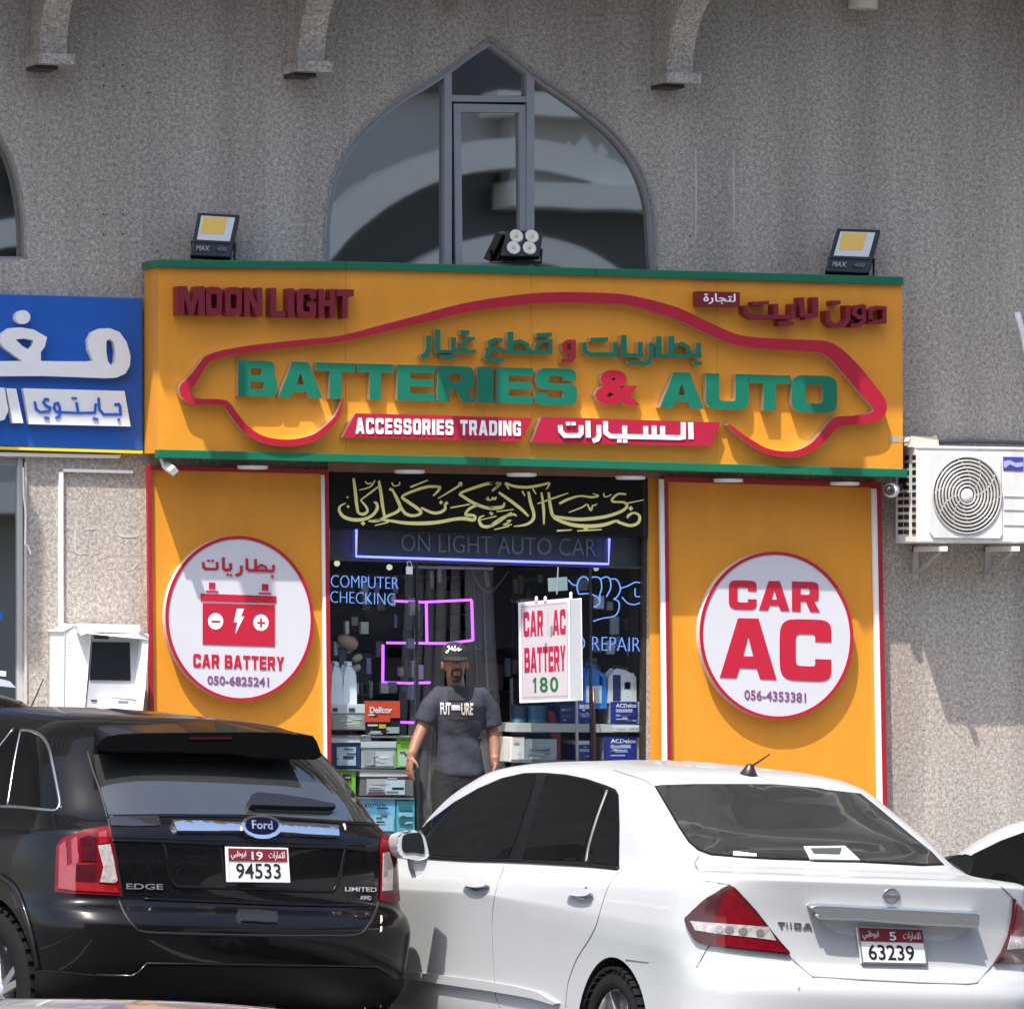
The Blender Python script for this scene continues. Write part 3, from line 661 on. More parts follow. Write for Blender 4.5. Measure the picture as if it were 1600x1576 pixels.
# ------------------------------------------------------------------ floodlights on top of the sign
def floodlight(quad, label, name='floodlight', led=True):
    (tl, tr, br, bl_) = quad
    y1 = -.24 if led else -.11; y0 = y1+.06
    cx = (bl_[0]+br[0])/2; t = empty(name, P(cx, bl_[1]+8, y1+.05), label, 'floodlight', 'floodlights on the orange sign')
    tiltv = Vector((.0, .10, 0))
    def fp(u, v, d=0):                        # u right, v down over the tilted face
        x = (tl[0]*(1-u)+tr[0]*u)*(1-v)+(bl_[0]*(1-u)+br[0]*u)*v; y = (tl[1]*(1-u)+tr[1]*u)*(1-v)+(bl_[1]*(1-u)+br[1]*u)*v
        return P(x, y, y1+.07*(1-v)-d*.9)+Vector((0, 0, d*.35))
    def plate(u0, v0, u1, v1, d0, d1):
        mb = MB(); mb.hexa([fp(u0,v0,d1),fp(u1,v0,d1),fp(u1,v1,d1),fp(u0,v1,d1)], [fp(u0,v0,d0),fp(u1,v0,d0),fp(u1,v1,d0),fp(u0,v1,d0)]); return mb
    plate(0,0,1,1,-.07,0).build('housing', BLACK, t, bevel=.006)
    hs = t.children[0]
    for i in range(6):
        m2 = plate(.1+.14*i,.08,.13+.14*i,.92,-.10,-.0705); m2.build('cooling_fin', BLACK, hs)
    rim = plate(.04,.04,.96,.70,0,.008).build('bezel', BLACK, t, bevel=.003)
    if led:
        plate(.10,.08,.90,.64,.008,.0105).build('reflector', mat('reflector', (.62,.63,.62), .3), t)
        plate(.16,.10,.72,.50,.0107,.0125).build('led_panel', LED_YELLOW, t)
        text_px('marking', 'MAX', [tuple(px2(fp(.12,.76))),tuple(px2(fp(.44,.76))),tuple(px2(fp(.44,.88))),tuple(px2(fp(.12,.88)))], lambda x, y: (P(x, y, y1-.004), Vector((0,-1,0))), .002, mat('grey_print', (.35,.35,.36), .5), t, .02)
        text_px('marking', '400', [tuple(px2(fp(.62,.77))),tuple(px2(fp(.86,.77))),tuple(px2(fp(.86,.87))),tuple(px2(fp(.62,.87)))], lambda x, y: (P(x, y, y1-.004), Vector((0,-1,0))), .002, mat('dark_grey_print', (.16,.16,.17), .5), t, .02)
    else:
        for u, v in ((.30,.24),(.72,.24),(.28,.70),(.70,.70)):
            for dv in (0,):
                c = fp(u, v, .004); n = Vector((0,-.94,.34))
                l = MB(); l.lathe([(.047,0),(.047,.012),(.038,.016),(.02,.006),(0,.004)], c, n, 20); k = l.build('led_lens', LED_WHITE, t, smooth=True)
                l = MB(); l.lathe([(.006,.008),(.008,.02),(0,.022)], c, n, 10); l.build('led_chip', LED_YELLOW, k)
    mb = MB(); g0 = P(bl_[0]-1, bl_[1]+9, y1+.06); g1 = P(br[0]+1, br[1]+9, y1+.06); s0 = fp(-.015,.62,-.035); s1 = fp(1.015,.62,-.035)
    mb.tube([s0, Vector((s0.x,g0.y,g0.z)), Vector((s1.x,g1.y,g1.z)), s1], .011, 6); mb.build('bracket', BLACK, t)
    return t
floodlight([(309,332),(375,336),(360,402),(297,399)], 'black floodlight with a yellow panel at the left end of the orange sign')
floodlight([(1308,357),(1376,359),(1357,427),(1289,424)], 'black floodlight with a yellow panel at the right end of the orange sign')
floodlight([(791,360),(848,361),(843,401),(783,400)], 'small black floodlight with four round lenses in front of the arch window', led=False)

# ------------------------------------------------------------------ flanking orange panels with round signs
PY = -0.055
def flank(label, q, rt, rl, rr, wl, wr):
    cx = sum(p[0] for p in q)/4
    t = empty('sign_panel', P(cx, 1300, PY), label, 'sign panel', 'orange panels beside the shop door')
    slab_px('panel', q, PY, .053, ORANGE, t)
    for nm, quads, m, lift in (('red_frame', [rt, rl, rr], RED_F, .035), ('white_strip', [wl, wr], WHITE, .030)):
        for k in quads:
            if k: slab_px(nm, k, PY-lift, lift-.0015 if nm == 'red_frame' else lift-.003, m, t, .002)
    return t
LPB = 1420                                            # foot of the panels (hidden by the cars)
left_panel = flank('left orange panel with the round CAR BATTERY sign',
    [(232.5,729),(513,736.5),(520,LPB),(239,LPB)],
    [(230,726.5),(514,733),(514,740.5),(230,734)], [(230,734.4),(236.5,734.6),(244,LPB),(237.5,LPB)], [(508,740.8),(514,741),(520,LPB),(514,LPB)],
    None, [(503,742),(507.5,742.1),(513.5,LPB),(509,LPB)])
right_panel = flank('right orange panel with the round CAR AC sign',
    [(1038,746),(1374,756),(1387,LPB),(1046,LPB)],
    [(1038,744),(1377,754),(1377,762),(1038,752.5)], [(1038.3,752.9),(1044,753.1),(1052,LPB),(1046,LPB)], [(1370.5,762.2),(1377,762.4),(1390,LPB),(1383,LPB)],
    [(1031,748),(1037.8,748.2),(1045.5,LPB),(1039,LPB)], [(1363,763),(1370,763.2),(1382.5,LPB),(1375,LPB)])
mb = MB(); q = [P(1012,741,-.012),P(1030.5,742,-.012),P(1040,LPB,-.012),P(1020,LPB,-.012)]
mb.hexa(q, [v+Vector((0,.011,0)) for v in q]); mb.build('door_jamb', ORANGE, bld)
def disc_px(name, cx, cy, rx, ry, y0, depth, mats, parent, skew=0.0):
    pts = [(cx+rx*math.cos(a)+0*a, cy+ry*math.sin(a)+skew*rx*math.cos(a)) for a in [2*math.pi*i/72 for i in range(72)]]
    o = prism_px(name, pts, y0, depth, mats, parent); return o
def ring_px(name, cx, cy, rx, ry, w, y0, depth, m, parent, skew=0.0):
    f = lambda s: [(cx+(rx-s)*math.cos(a), cy+(ry-s)*math.sin(a)+skew*rx*math.cos(a)) for a in [2*math.pi*i/72 for i in range(72)]]
    return prism_px(name, [f(0), f(w)[::-1]], y0, depth, m, parent)
CY = PY-.065
round1 = empty('round_sign', P(374.5, 966, CY), 'round white CAR BATTERY sign with a red battery picture on the left orange panel', 'round sign', 'round white signs on the orange panels')
disc_px('drum', 374.5, 966, 116, 129, CY, .064, WHITE_FACE, round1, .028)
ring_px('red_rim', 374.5, 966, 116, 129, 4.8, CY-.006, .0055, RED_L, round1, .028)
M1 = plane_map(CY-.0005)
kufi('arabic_word', [[(188,190),(195,280),(232,306),(410,306),(426,280),(416,190),44],[(258,170),(300,170),36],[(325,170),(364,170),36],[(524,112),(526,300),(562,322),(636,316),(650,290),(640,208),46],[(578,400),(616,400),36],[(636,408),(674,408),36],[(825,248),(825,340),(800,395),(728,405),44],[(915,128),(920,300),(950,327),(1350,338),(1366,300),(1356,238),46],[(1060,138),(1066,325),44],[(1075,295),(1165,238),(1230,270),(1242,325),38],[(1322,430),(1364,430),44]], *K22, CY-.004, .0035, PRINT_RED, round1)
z5 = lambda pts: [(220+x/3.284, 720+y/3.284) for x, y in pts]
def pr(pts, m, par, nm, y=CY-.004, d=.0035): return prism_px(nm, pts, y, d, m, par)
bat = pr(z5([(318,728),(688,738),(688,952),(318,940)]), PRINT_RED, round1, 'battery_picture')
pr(z5([(307,680),(696,693),(696,730),(307,718)]), PRINT_RED, round1, 'battery_lid')
for q in ([(350,622),(382,624),(382,657),(350,655)], [(335,664),(398,666),(398,674),(335,672)], [(622,630),(655,632),(655,667),(622,664)], [(606,674),(668,676),(668,684),(606,682)]):
    pr(z5(q), PRINT_RED, round1, 'battery_terminal')
e = lambda cx, cy, r: z5([(cx+r*.92*math.cos(a), cy+r*math.sin(a)) for a in [2*math.pi*i/32 for i in range(32)]])
for c in ((384,822), (617,829)): pr(e(*c, 42), WHITE_PRINT, bat, 'white_dot', CY-.0055, .001)
pr(z5([(362,818),(408,819),(408,829),(362,828)]), PRINT_RED, bat, 'minus_sign', CY-.007, .001)
pr(z5([(596,825),(612,825),(612,806),(622,806),(622,825),(638,826),(638,835),(622,835),(622,853),(612,853),(612,834),(596,834)]), PRINT_RED, bat, 'plus_sign', CY-.007, .001)
pr(z5([(494,757),(530,758),(514,797),(530,798),(485,888),(496,828),(478,827)]), WHITE_PRINT, bat, 'lightning_bolt', CY-.0055, .001)
block_word('CAR BATTERY', [(302,1021),(444,1026),(444,1047),(302,1042)], CY-.004, .0035, PRINT_RED, round1, gap=.16, space=.4)
text_px('phone_number', '050-6825241', [(324,1055),(420,1058),(420,1072),(324,1068.5)], M1, .004, PRINT_PURPLE, round1, .012)
round2 = empty('round_sign', P(1213, 992, CY), 'round white CAR AC sign with bold red letters on the right orange panel', 'round sign', 'round white signs on the orange panels')
disc_px('drum', 1213.5, 992.5, 120, 131, CY, .064, WHITE_FACE, round2, .028)
ring_px('red_rim', 1213.5, 992.5, 120, 131, 4.8, CY-.006, .0055, RED_L, round2, .028)
block_word('CAR', [(1139,906),(1281,909),(1281,956),(1139,951)], CY-.004, .0035, PRINT_RED, round2, gap=.09)
block_word('AC', [(1125,965),(1299,968),(1299,1065),(1125,1058)], CY-.004, .0035, PRINT_RED, round2, gap=.06)
text_px('phone_number', '056-4353381', [(1163,1077),(1259,1082),(1259,1097),(1163,1092)], M1, .004, PRINT_PURPLE, round2, .008)

# ------------------------------------------------------------------ blue neighbour sign
BY = -0.066
blue = empty('shop_sign', P(100, 706, BY), 'blue fascia sign with thick white Arabic letters left of the orange sign', 'shop sign')
slab_px('panel', [(-900,433),(222,466),(223,703),(-900,671)], BY, .07, BLUE, blue, .004)
slab_px('bottom_trim', [(-900,671.5),(223,704),(223,708.5),(-900,676)], BY-.012, .08, YELLOW, blue)
slab_px('light_box', [(-300,700),(190,710.5),(186,716),(-300,706)], BY+.02, .05, WHITE, blue)
z4 = lambda pts: [(x/2.857, 400+y/2.857) for x, y in pts]
sm = lambda pts, n=5: [tuple(p.xy) for p in densify(pts, n=n)]
def wl(name, loops, d=.06):
    o = prism_px(name, loops, BY-d, d-.002, [WHITE, WHITE], blue); return o
# the word: round head with kashida, then the hooked middle letter with its dot
meem = sm([(480,325),(530,345),(570,400),(583,460),(575,500),(540,540),(490,545)], 4)
word = z4([(-500,475),(100,468),(60,440),(20,410),(-2,382),(8,345),(40,322),(90,318),(150,328),(210,362),(200,405),(182,430),(183,468),(260,470),(385,470),(418,466),(396,420),(393,375),(410,340),(445,324),(490,322),(535,340),(566,385),(583,445),(580,490),(560,525),(520,543),(480,545),(200,535),(-500,540)])
hole1 = z4([(475,380),(490,370),(508,385),(516,430),(512,475),(497,490),(482,470),(475,430)])
hole2 = z4([(70,372),(110,368),(150,376),(146,398),(128,418),(100,402)])
wl('arabic_word', [word, hole1[::-1], hole2[::-1]])
wl('letter_dot', z4([(102+34*math.cos(a), 273+31*math.sin(a)) for a in [2*math.pi*i/24 for i in range(24)]]))
wl('letter', z4([(28,590),(72,592),(104,745),(58,745)]))
wl('letter', z4([(-60,583),(20,588),(38,690),(20,730),(-20,742),(-90,738),(-80,700),(-20,698)]))
o = wl('name_plate', z4([(103,590),(556,602),(583,760),(130,750)]), .05)
kufi('arabic_word', [[(1225,1112),(1270,1104),(1286,1130),(1292,1215),(1110,1215),(1066,1165),(1056,1035),28],[(1026,1098),(1018,1196),(850,1200),(640,1190),26],[(820,1085),(838,1196),26],[(640,1190),(605,1185),(580,1150),(590,1100),(620,1092),(640,1135),(645,1205),(632,1242),(595,1250),26],[(528,1062),(490,1050),(466,1085),(492,1122),(538,1142),(528,1182),(430,1190),(390,1160),(372,1078),26],[(475,1250),(528,1255),26],[(995,1256),(1052,1268),26],[(1260,1268),(1288,1274),26],[(768,1040),(824,1042),22]], *K21, BY-.0565, .006, PRINT_BLUE, o)

# ------------------------------------------------------------------ left neighbour's shopfront, conduits, kiosk
lf = empty('shopfront', P(20, 1430, .1), 'glass shopfront with a pale aluminium frame under the blue sign', 'shopfront')
slab_px('frame_post', [(28,716),(36,716),(36,1436),(28,1436)], .02, .06, ALU_LIGHT, lf, .004)
slab_px('frame_head', [(-900,690),(27.6,716),(27.6,728),(-900,702)], .022, .06, ALU, lf, .004)
slab_px('pane', [(-900,702),(27.6,728),(27.6,1436),(-900,1436)], .05, .008, DARKGLASS, lf)
z9 = lambda pts: [(x/3.938, 720+y/3.94) for x, y in pts]
slab_px('window_sticker', z9([(0,1290),(38,1295),(36,1325),(0,1322)]), .046, .002, WHITE_PRINT, lf)
slab_px('window_sticker', z9([(0,1340),(60,1355),(98,1395),(0,1385)]), .046, .002, mat('pale_sticker', (.45,.5,.55), .5), lf)
slab_px('window_sticker', z9([(0,930),(16,930),(16,980),(0,980)]), .046, .002, PRINT_BLUE, lf)
cond = empty('cable_duct', P(97, 1436, -.01), 'white plastic cable duct running down the wall beside the kiosk', 'cable duct')
slab_px('duct', [(93,737),(99,737),(99,1000),(93,1000)], -.030, .029, WHITE, cond)
slab_px('duct', [(93,1000.5),(99,1000.5),(101,1436),(95,1436)], -.028, .027, WHITE, cond)
slab_px('duct', [(99.5,732),(208,735),(208,739.5),(99.5,737)], -.030, .029, WHITE, cond)
tag(slab_px('cable_duct', [(39,722),(42,722),(42,1436),(39,1436)], -.02, .019, mat('pale_pink_duct', (.5,.45,.42), .5), None), 'thin pale duct between the left glass shopfront and the wall', 'cable duct')
wire = MB(); wire.tube([P(*p, -.02) for p in ((36,730),(37,775),(40,800),(40,819),(39,850),(43,852),(48,866))], .006, 6)
tag(wire.build('cable', WHITE), 'thin white cable hanging loosely beside the left glass shopfront', 'cable')
ks = empty('payment_kiosk', P(160, 1436, -.3), 'white payment kiosk with a dark screen standing by the wall', 'kiosk')
KY = -.42
prism_px('side_shell', z9([(395,1045),(485,1010),(522,1050),(560,1060),(518,1525),(518,2820),(392,2820)]), KY+.10, .30, WHITE, ks, bevel=.012)
prism_px('hood', z9([(485,1008),(852,1018),(858,1050),(905,1072),(905,1090),(868,1085),(530,1062),(500,1062)]), KY, .36, WHITE, ks, bevel=.010)
prism_px('cheek', z9([(885,1085),(908,1078),(892,1400),(872,1530),(845,1530),(850,1440)]), KY+.01, .34, WHITE, ks, bevel=.008)
prism_px('face_panel', z9([(565,1070),(880,1085),(852,1450),(845,1530),(525,1530),(548,1350)]), KY+.10, .06, mat('kiosk_grey', (.45,.46,.49), .45, noise=.05), ks)
prism_px('screen', z9([(572,1115),(797,1118),(803,1350),(553,1345)]), KY+.092, .006, mat('screen_glass', (.012,.012,.013), .05, spec=.8), ks, bevel=.002)
prism_px('top_strip', z9([(580,1075),(668,1078),(668,1096),(578,1094)]), KY+.094, .004, DARK_METAL, ks)
prism_px('keypad_shelf', z9([(622,1455),(858,1468),(862,1528),(620,1526)]), KY+.02, .09, WHITE, ks, bevel=.006)
prism_px('card_slot', z9([(562,1469),(634,1471),(634,1479),(562,1478)]), KY+.094, .004, BLACK, ks)
prism_px('card_slot', z9([(728,1475),(790,1477),(790,1484),(728,1483)]), KY+.016, .003, mat('slot_grey', (.25,.25,.26), .5), ks)
prism_px('plinth', z9([(518,1531),(850,1531),(850,2820),(518,2820)]), KY+.08, .30, WHITE, ks, bevel=.01)
for k in range(4):
    prism_px('side_mark', z9([(418,1120+24*k),(436,1117+24*k),(437,1124+24*k),(419,1127+24*k)]), KY+.099, .002, mat('faint_print', (.5,.5,.5), .5), ks)

# ------------------------------------------------------------------ cameras and small fittings
cam1 = empty('security_camera', P(262, 722, SY+.05), 'small white security camera under the left end of the orange sign', 'security camera')
mb = MB(); mb.tube([P(252,717,SY+.05),P(256,727,SY+.02)], .012, 8); mb.build('arm', WHITE, cam1)
mb = MB(); mb.tube([P(259,728,SY+.06),P(272,736,SY-.06)], [.034,.034], 4); mb.build('body', WHITE, cam1, bevel=.004)
cam2 = empty('security_camera', P(1405, 748, SY+.1), 'black dome security camera under the right end of the orange sign', 'security camera')
mb = MB(); mb.tube([P(1412,748,SY+.12),P(1408,760,SY+.10),P(1398,764,SY+.05)], .026, 10); mb.build('arm', BLACK, cam2, smooth=True)
mb = MB(); mb.lathe([(0,.09),(.035,.08),(.05,.05),(.052,0),(.04,-.012),(0,-.012)], P(1394,765,SY+.05), (-.55,-.8,-.1), 20); mb.build('housing', WHITE, cam2, smooth=True)
mb = MB(); mb.lathe([(0,.045),(.02,.042),(.034,.026),(.038,0)], P(1390,765.5,SY-.02), (-.55,-.8,-.1), 20); mb.build('lens', mat('lens_black', (.01,.01,.01), .05, coat=1), cam2, smooth=True)
lamp = empty('wall_lamp', P(1350, 0, -.1), 'cream cylindrical wall lamp cut by the top edge', 'lamp')
mb = MB(); mb.lathe([(.10,.35),(.10,0),(.085,0),(.085,.3)], P(1348,14,-.14), (.03,-.05,1), 24); smooth_angle(mb.build('shade', mat('cream', (.70,.66,.52), .5), lamp))
mb = MB(); mb.box(P(1340,-25,-.06), P(1356,-40,-.001)); mb.build('bracket', mat('cream_metal', (.6,.57,.46), .5), lamp)
lamp2 = empty('wall_lamp', P(712, 0, -.1), 'cream wall lamp above the arch window, almost out of the picture', 'lamp')
mb = MB(); mb.lathe([(.085,.35),(.085,0),(.07,0),(.07,.3)], P(712,-2,-.12), (.03,-.05,1), 24); smooth_angle(mb.build('shade', mat('cream_shade', (.70,.66,.52), .5), lamp2))
pipe = MB(); pipe.tube([P(*p, -.12) for p in ((1589,488),(1594,505),(1599,524),(1606,560),(1612,600))], .022, 8)
tag(pipe.build('drain_pipe', WHITE, smooth=True), 'thin bent white pipe at the right edge of the wall', 'pipe')

# ------------------------------------------------------------------ air conditioner
ac = empty('air_conditioner', P(1520, 852, -.3), 'white outdoor air conditioner with a round fan grille on the wall right of the sign', 'air conditioner')
AY = -.43
z10 = lambda pts: [(1380+x/6.568, 660+y/6.567) for x, y in pts]
ACW = weather(mat('ac_enamel', (.66,.65,.62), .4, noise=.10, nscale=5), .10, (4, 4, .5))
mb = MB(); q = [P(*p, AY) for p in z10([(350,245),(1960,275),(1960,1240),(350,1235)])]
mb.hexa(q, [v+Vector((0,.34,0)) for v in q]); mb.build('casing', ACW, ac, bevel=.012)
q = [P(*p, AY-.006) for p in z10([(350,236),(1962,262),(1962,292),(350,268)])]
mb = MB(); mb.hexa(q, [v+Vector((0,.352,0)) for v in q]); mb.build('top_lid', ACW, ac, bevel=.006)
fc = z10([(860,745)])[0]; frx, fry = 362/6.568, 405/6.567
pl = z10([(480,360),(510,330),(1170,345),(1205,375),(1222,1150),(1195,1188),(520,1180),(480,1120)])
prism_px('fan_plate', [pl, [(fc[0]+frx*math.cos(a), fc[1]+fry*math.sin(a)) for a in [-2*math.pi*i/48 for i in range(48)]]], AY-.012, .0115, ACW, ac)
disc_px('fan_well', fc[0], fc[1], frx*.995, fry*.995, AY-.0005, .0003, mat('fan_dark', (.10,.095,.085), .6), ac)
GR = mat('grille_wire', (.46,.44,.41), .4)
for k in range(9):
    s = 1-.092*k-.03; mb = MB()
    dome = .022*(1-s*s)
    mb.tube([P(fc[0]+frx*s*math.cos(a), fc[1]+fry*s*math.sin(a), AY-.014-dome) for a in [2*math.pi*i/48 for i in range(48)]], .0075, 6, closed=True); mb.build('grille_ring', GR, ac, smooth=True)
for k in range(10):
    a0 = 2*math.pi*k/10; mb = MB()
    mb.tube([P(fc[0]+frx*s*math.cos(a0+.9*(1-s)), fc[1]+fry*s*math.sin(a0+.9*(1-s)), AY-.011-.022*(1-s*s)) for s in (.98,.8,.6,.4,.2)], .0045, 5); mb.build('grille_spoke', GR, ac, smooth=True)
for k in range(3):
    a0 = 2*math.pi*k/3+.5; mb = MB(); vs = []
    for i in range(7):
        aa = a0+i*.27
        for s in (.22,.93): vs.append(P(fc[0]+frx*s*math.cos(aa), fc[1]+fry*s*math.sin(aa), AY-.003-.0008*i))
    mb.add(vs, [(2*i,2*i+1,2*i+3,2*i+2) for i in range(6)]); mb.build('fan_blade', mat('blade_grey', (.20,.19,.18), .5), ac)
mb = MB(); mb.lathe([(0,.012),(.035,.010),(.046,.002),(.046,-.01)], P(*z10([(862,748)])[0], AY-.034), (0,-1,0), 24); mb.build('fan_hub', WHITE, ac, smooth=True)
prism_px('brand_plate', z10([(1232,352),(1440,354),(1440,498),(1236,492)]), AY-.004, .0035, mat('badge_blue', (.05,.05,.30), .4), ac)
prism_px('brand_wave', z10([(1240,395),(1300,385),(1360,415),(1436,405),(1436,450),(1370,460),(1300,430),(1250,470),(1240,440)]), AY-.006, .0018, mat('badge_pale', (.35,.38,.6), .4), ac)
for yy in (742, 880, 1036):
    prism_px('louvre_line', z10([(1240,yy),(1950,yy+16),(1950,yy+30),(1240,yy+14)]), AY-.006, .0055, ACW, ac, bevel=.001)
# left side with its rows of openings
a = P(*z10([(350,275)])[0], AY); zt = a.z; zb = P(*z10([(350,1235)])[0], AY).z; xl = a.x
for col_y in (AY+.045, AY+.16, AY+.25):
    for k in range(11):
        if col_y > AY+.1 and k < 5: pass
        z = zt-.05-k*(zt-zb-.08)/11
        mb = MB(); w = .026 if col_y < AY+.1 else .036
        mb.box((xl-.0035, col_y-w, z-.018), (xl+.004, col_y+w, z+.012)); mb.build('side_slot', BLACK, ac)
mb = MB(); q = [P(*p, AY+.02) for p in z10([(262,180),(290,150),(545,150),(560,185),(560,245),(262,245)])]
tp = prism_px('valve_cover', z10([(262,185),(290,148),(545,148),(562,185),(562,240),(262,240)]), AY+.04, .22, mat('aged_cream', (.62,.58,.46), .5, noise=.1), ac, bevel=.008)
for x0, x1 in ((600, 150), (1340, 900), ):
    f0 = z10([(x0,1270)])[0]; mb = MB()
    xw = P(*f0, AY+.02).x; zw = P(*z10([(x0,1252)])[0], AY+.02).z
    mb.box((xw-.02, AY-.03, zw-.045), (xw+.02, -.001, zw-.012)); mb.build('support_arm', WHITE, ac)
    mb = MB(); mb.tube([(xw, AY+.03, zw-.05), (xw, -.012, zw-.20)], .011, 6); mb.build('support_strut', mat('strut_grey', (.35,.34,.33), .5), ac)
    mb = MB(); mb.box((xw-.02, -.02, zw-.24), (xw+.02, -.001, zw-.012)); mb.build('support_upright', mat('upright_grey', (.4,.39,.38), .5), ac)
hose = MB(); hose.tube([P(*z10([p])[0], -.05) for p in ((300,170),(560,200),(900,190),(1700,215))], .014, 8); hose.build('refrigerant_pipe', mat('pipe_foam', (.12,.12,.13), .8), ac, smooth=True)

# drill holes, drips and plaster traces on the stone
HOLE = mat('drill_hole', (.06,.055,.05), .9); DRIP = mat('plaster_trace', (.50,.48,.45), .9, noise=.25, nscale=30)
for x, y in ((162,103),(192,102),(162,134),(192,135),(232,145),(162,335),(192,335),(162,367),(192,366),(247,393),(1078,369)):
    prism_px('drill_hole', [(x+1.7*math.cos(a), y+1.6*math.sin(a)) for a in [2*math.pi*i/8 for i in range(8)]], -.002, .0015, HOLE, bld)
for pth in ([(1087,232,1.5),(1087.5,270,3),(1088,310,2.5),(1087,372,1.5)], [(1146,238,2),(1146.5,280,3),(1147,330,2.5),(1147,362,1.5)], [(118,824,2),(117,850,3.5),(120,864,2.5),(136,865,1.5)], [(132,827,1.5),(148,826,2.5)], [(183,829,2),(190,837,4),(214,837,3.5),(216,829,2)], [(166,888,1.5),(176,888,2)], [(207,890,2),(214,880,3)], [(1062,388,1),(1073,371,1.4)]):
    ribbon_px('plaster_trace', pth, -.0025, .002, DRIP, bld, n=3)
# ------------------------------------------------------------------ cars
def pchip(x, y, xq):
    x = np.asarray(x, float); y = np.asarray(y, float); h = np.diff(x); d = np.diff(y)/h; n = len(x); m = np.zeros(n)
    for i in range(1, n-1):
        if d[i-1]*d[i] > 0:
            w1 = 2*h[i]+h[i-1]; w2 = h[i]+2*h[i-1]; m[i] = (w1+w2)/(w1/d[i-1]+w2/d[i])
    m[0] = d[0]; m[-1] = d[-1]
    i = np.clip(np.searchsorted(x, xq)-1, 0, n-2); t = (xq-x[i])/h[i]
    return (2*t**3-3*t**2+1)*y[i]+(t**3-2*t**2+t)*h[i]*m[i]+(-2*t**3+3*t**2)*y[i+1]+(t**3-t**2)*h[i]*m[i+1]
def resample(pts, n):
    pts = np.array(pts); s = np.r_[0, np.cumsum(np.linalg.norm(np.diff(pts, axis=0), axis=1))]; q = np.linspace(0, s[-1], n)
    return np.stack([np.interp(q, s, pts[:,k]) for k in range(pts.shape[1])], 1)
def car_shell(rings, sub=7, nq=26, ns=34):
    """rings from sill to roof: (z_rear, z_mid, z_front, half_width, y_rear, y_front, len_rear, len_front, round_rear, round_front)
    every ring is a rounded box in plan; the rings blend smoothly upwards"""
    A = np.array(rings, float); nr = len(A); v = np.arange(nr); q = np.linspace(0, nr-1, (nr-1)*sub+1)
    Q = np.stack([pchip(v, A[:,k], q) for k in range(A.shape[1])], 1)
    verts = []; per = None
    for zr, zm, zf, w, yr, yf, Lr, Lf, er, ef in Q:
        th = np.linspace(0, math.pi/2, 160)
        rear = np.stack([w*np.sin(th)**(2/er), yr+Lr*(1-np.cos(th)**(2/er))], 1)
        front = np.stack([w*np.sin(th[::-1])**(2/ef), yf-Lf*(1-np.cos(th[::-1])**(2/ef))], 1)
        side = np.stack([np.full(ns, w), np.linspace(yr+Lr, yf-Lf, ns)], 1)
        side[:,0] = w*(1-.012*((side[:,1]-side[:,1].mean())/(np.ptp(side[:,1])/2+1e-6))**2)
        rear = resample(rear, nq); front = resample(front, nq); rear[:,0] *= 1-.012*(rear[:,0]/w)**6; front[:,0] *= 1-.012*(front[:,0]/w)**6
        half = np.concatenate([rear, side[1:-1], front])
        ym = (yr+yf)/2; t = half[:,1]
        z = np.where(t < ym, zr+(zm-zr)*np.clip((t-yr)/(ym-yr), 0, 1), zm+(zf-zm)*np.clip((t-ym)/(yf-ym), 0, 1))
        full = [(x, y, zz) for (x, y), zz in zip(half, z)] + [(-x, y, zz) for (x, y), zz in list(zip(half, z))[-2:0:-1]]
        per = len(full); verts += full
    fs = []; n = len(Q)
    for j in range(n-1):
        for i in range(per):
            k = (i+1) % per; fs.append((j*per+i, j*per+k, (j+1)*per+k, (j+1)*per+i))
    b0 = len(verts); verts.append((0, 2.2, verts[0][2])); fs += [((i+1) % per, i, b0) for i in range(per)]
    top = (n-1)*per; c = np.mean(np.array(verts[top:top+per]), 0); t0 = len(verts); verts.append(tuple(c)); fs += [(top+i, top+(i+1) % per, t0) for i in range(per)]
    return verts, fs
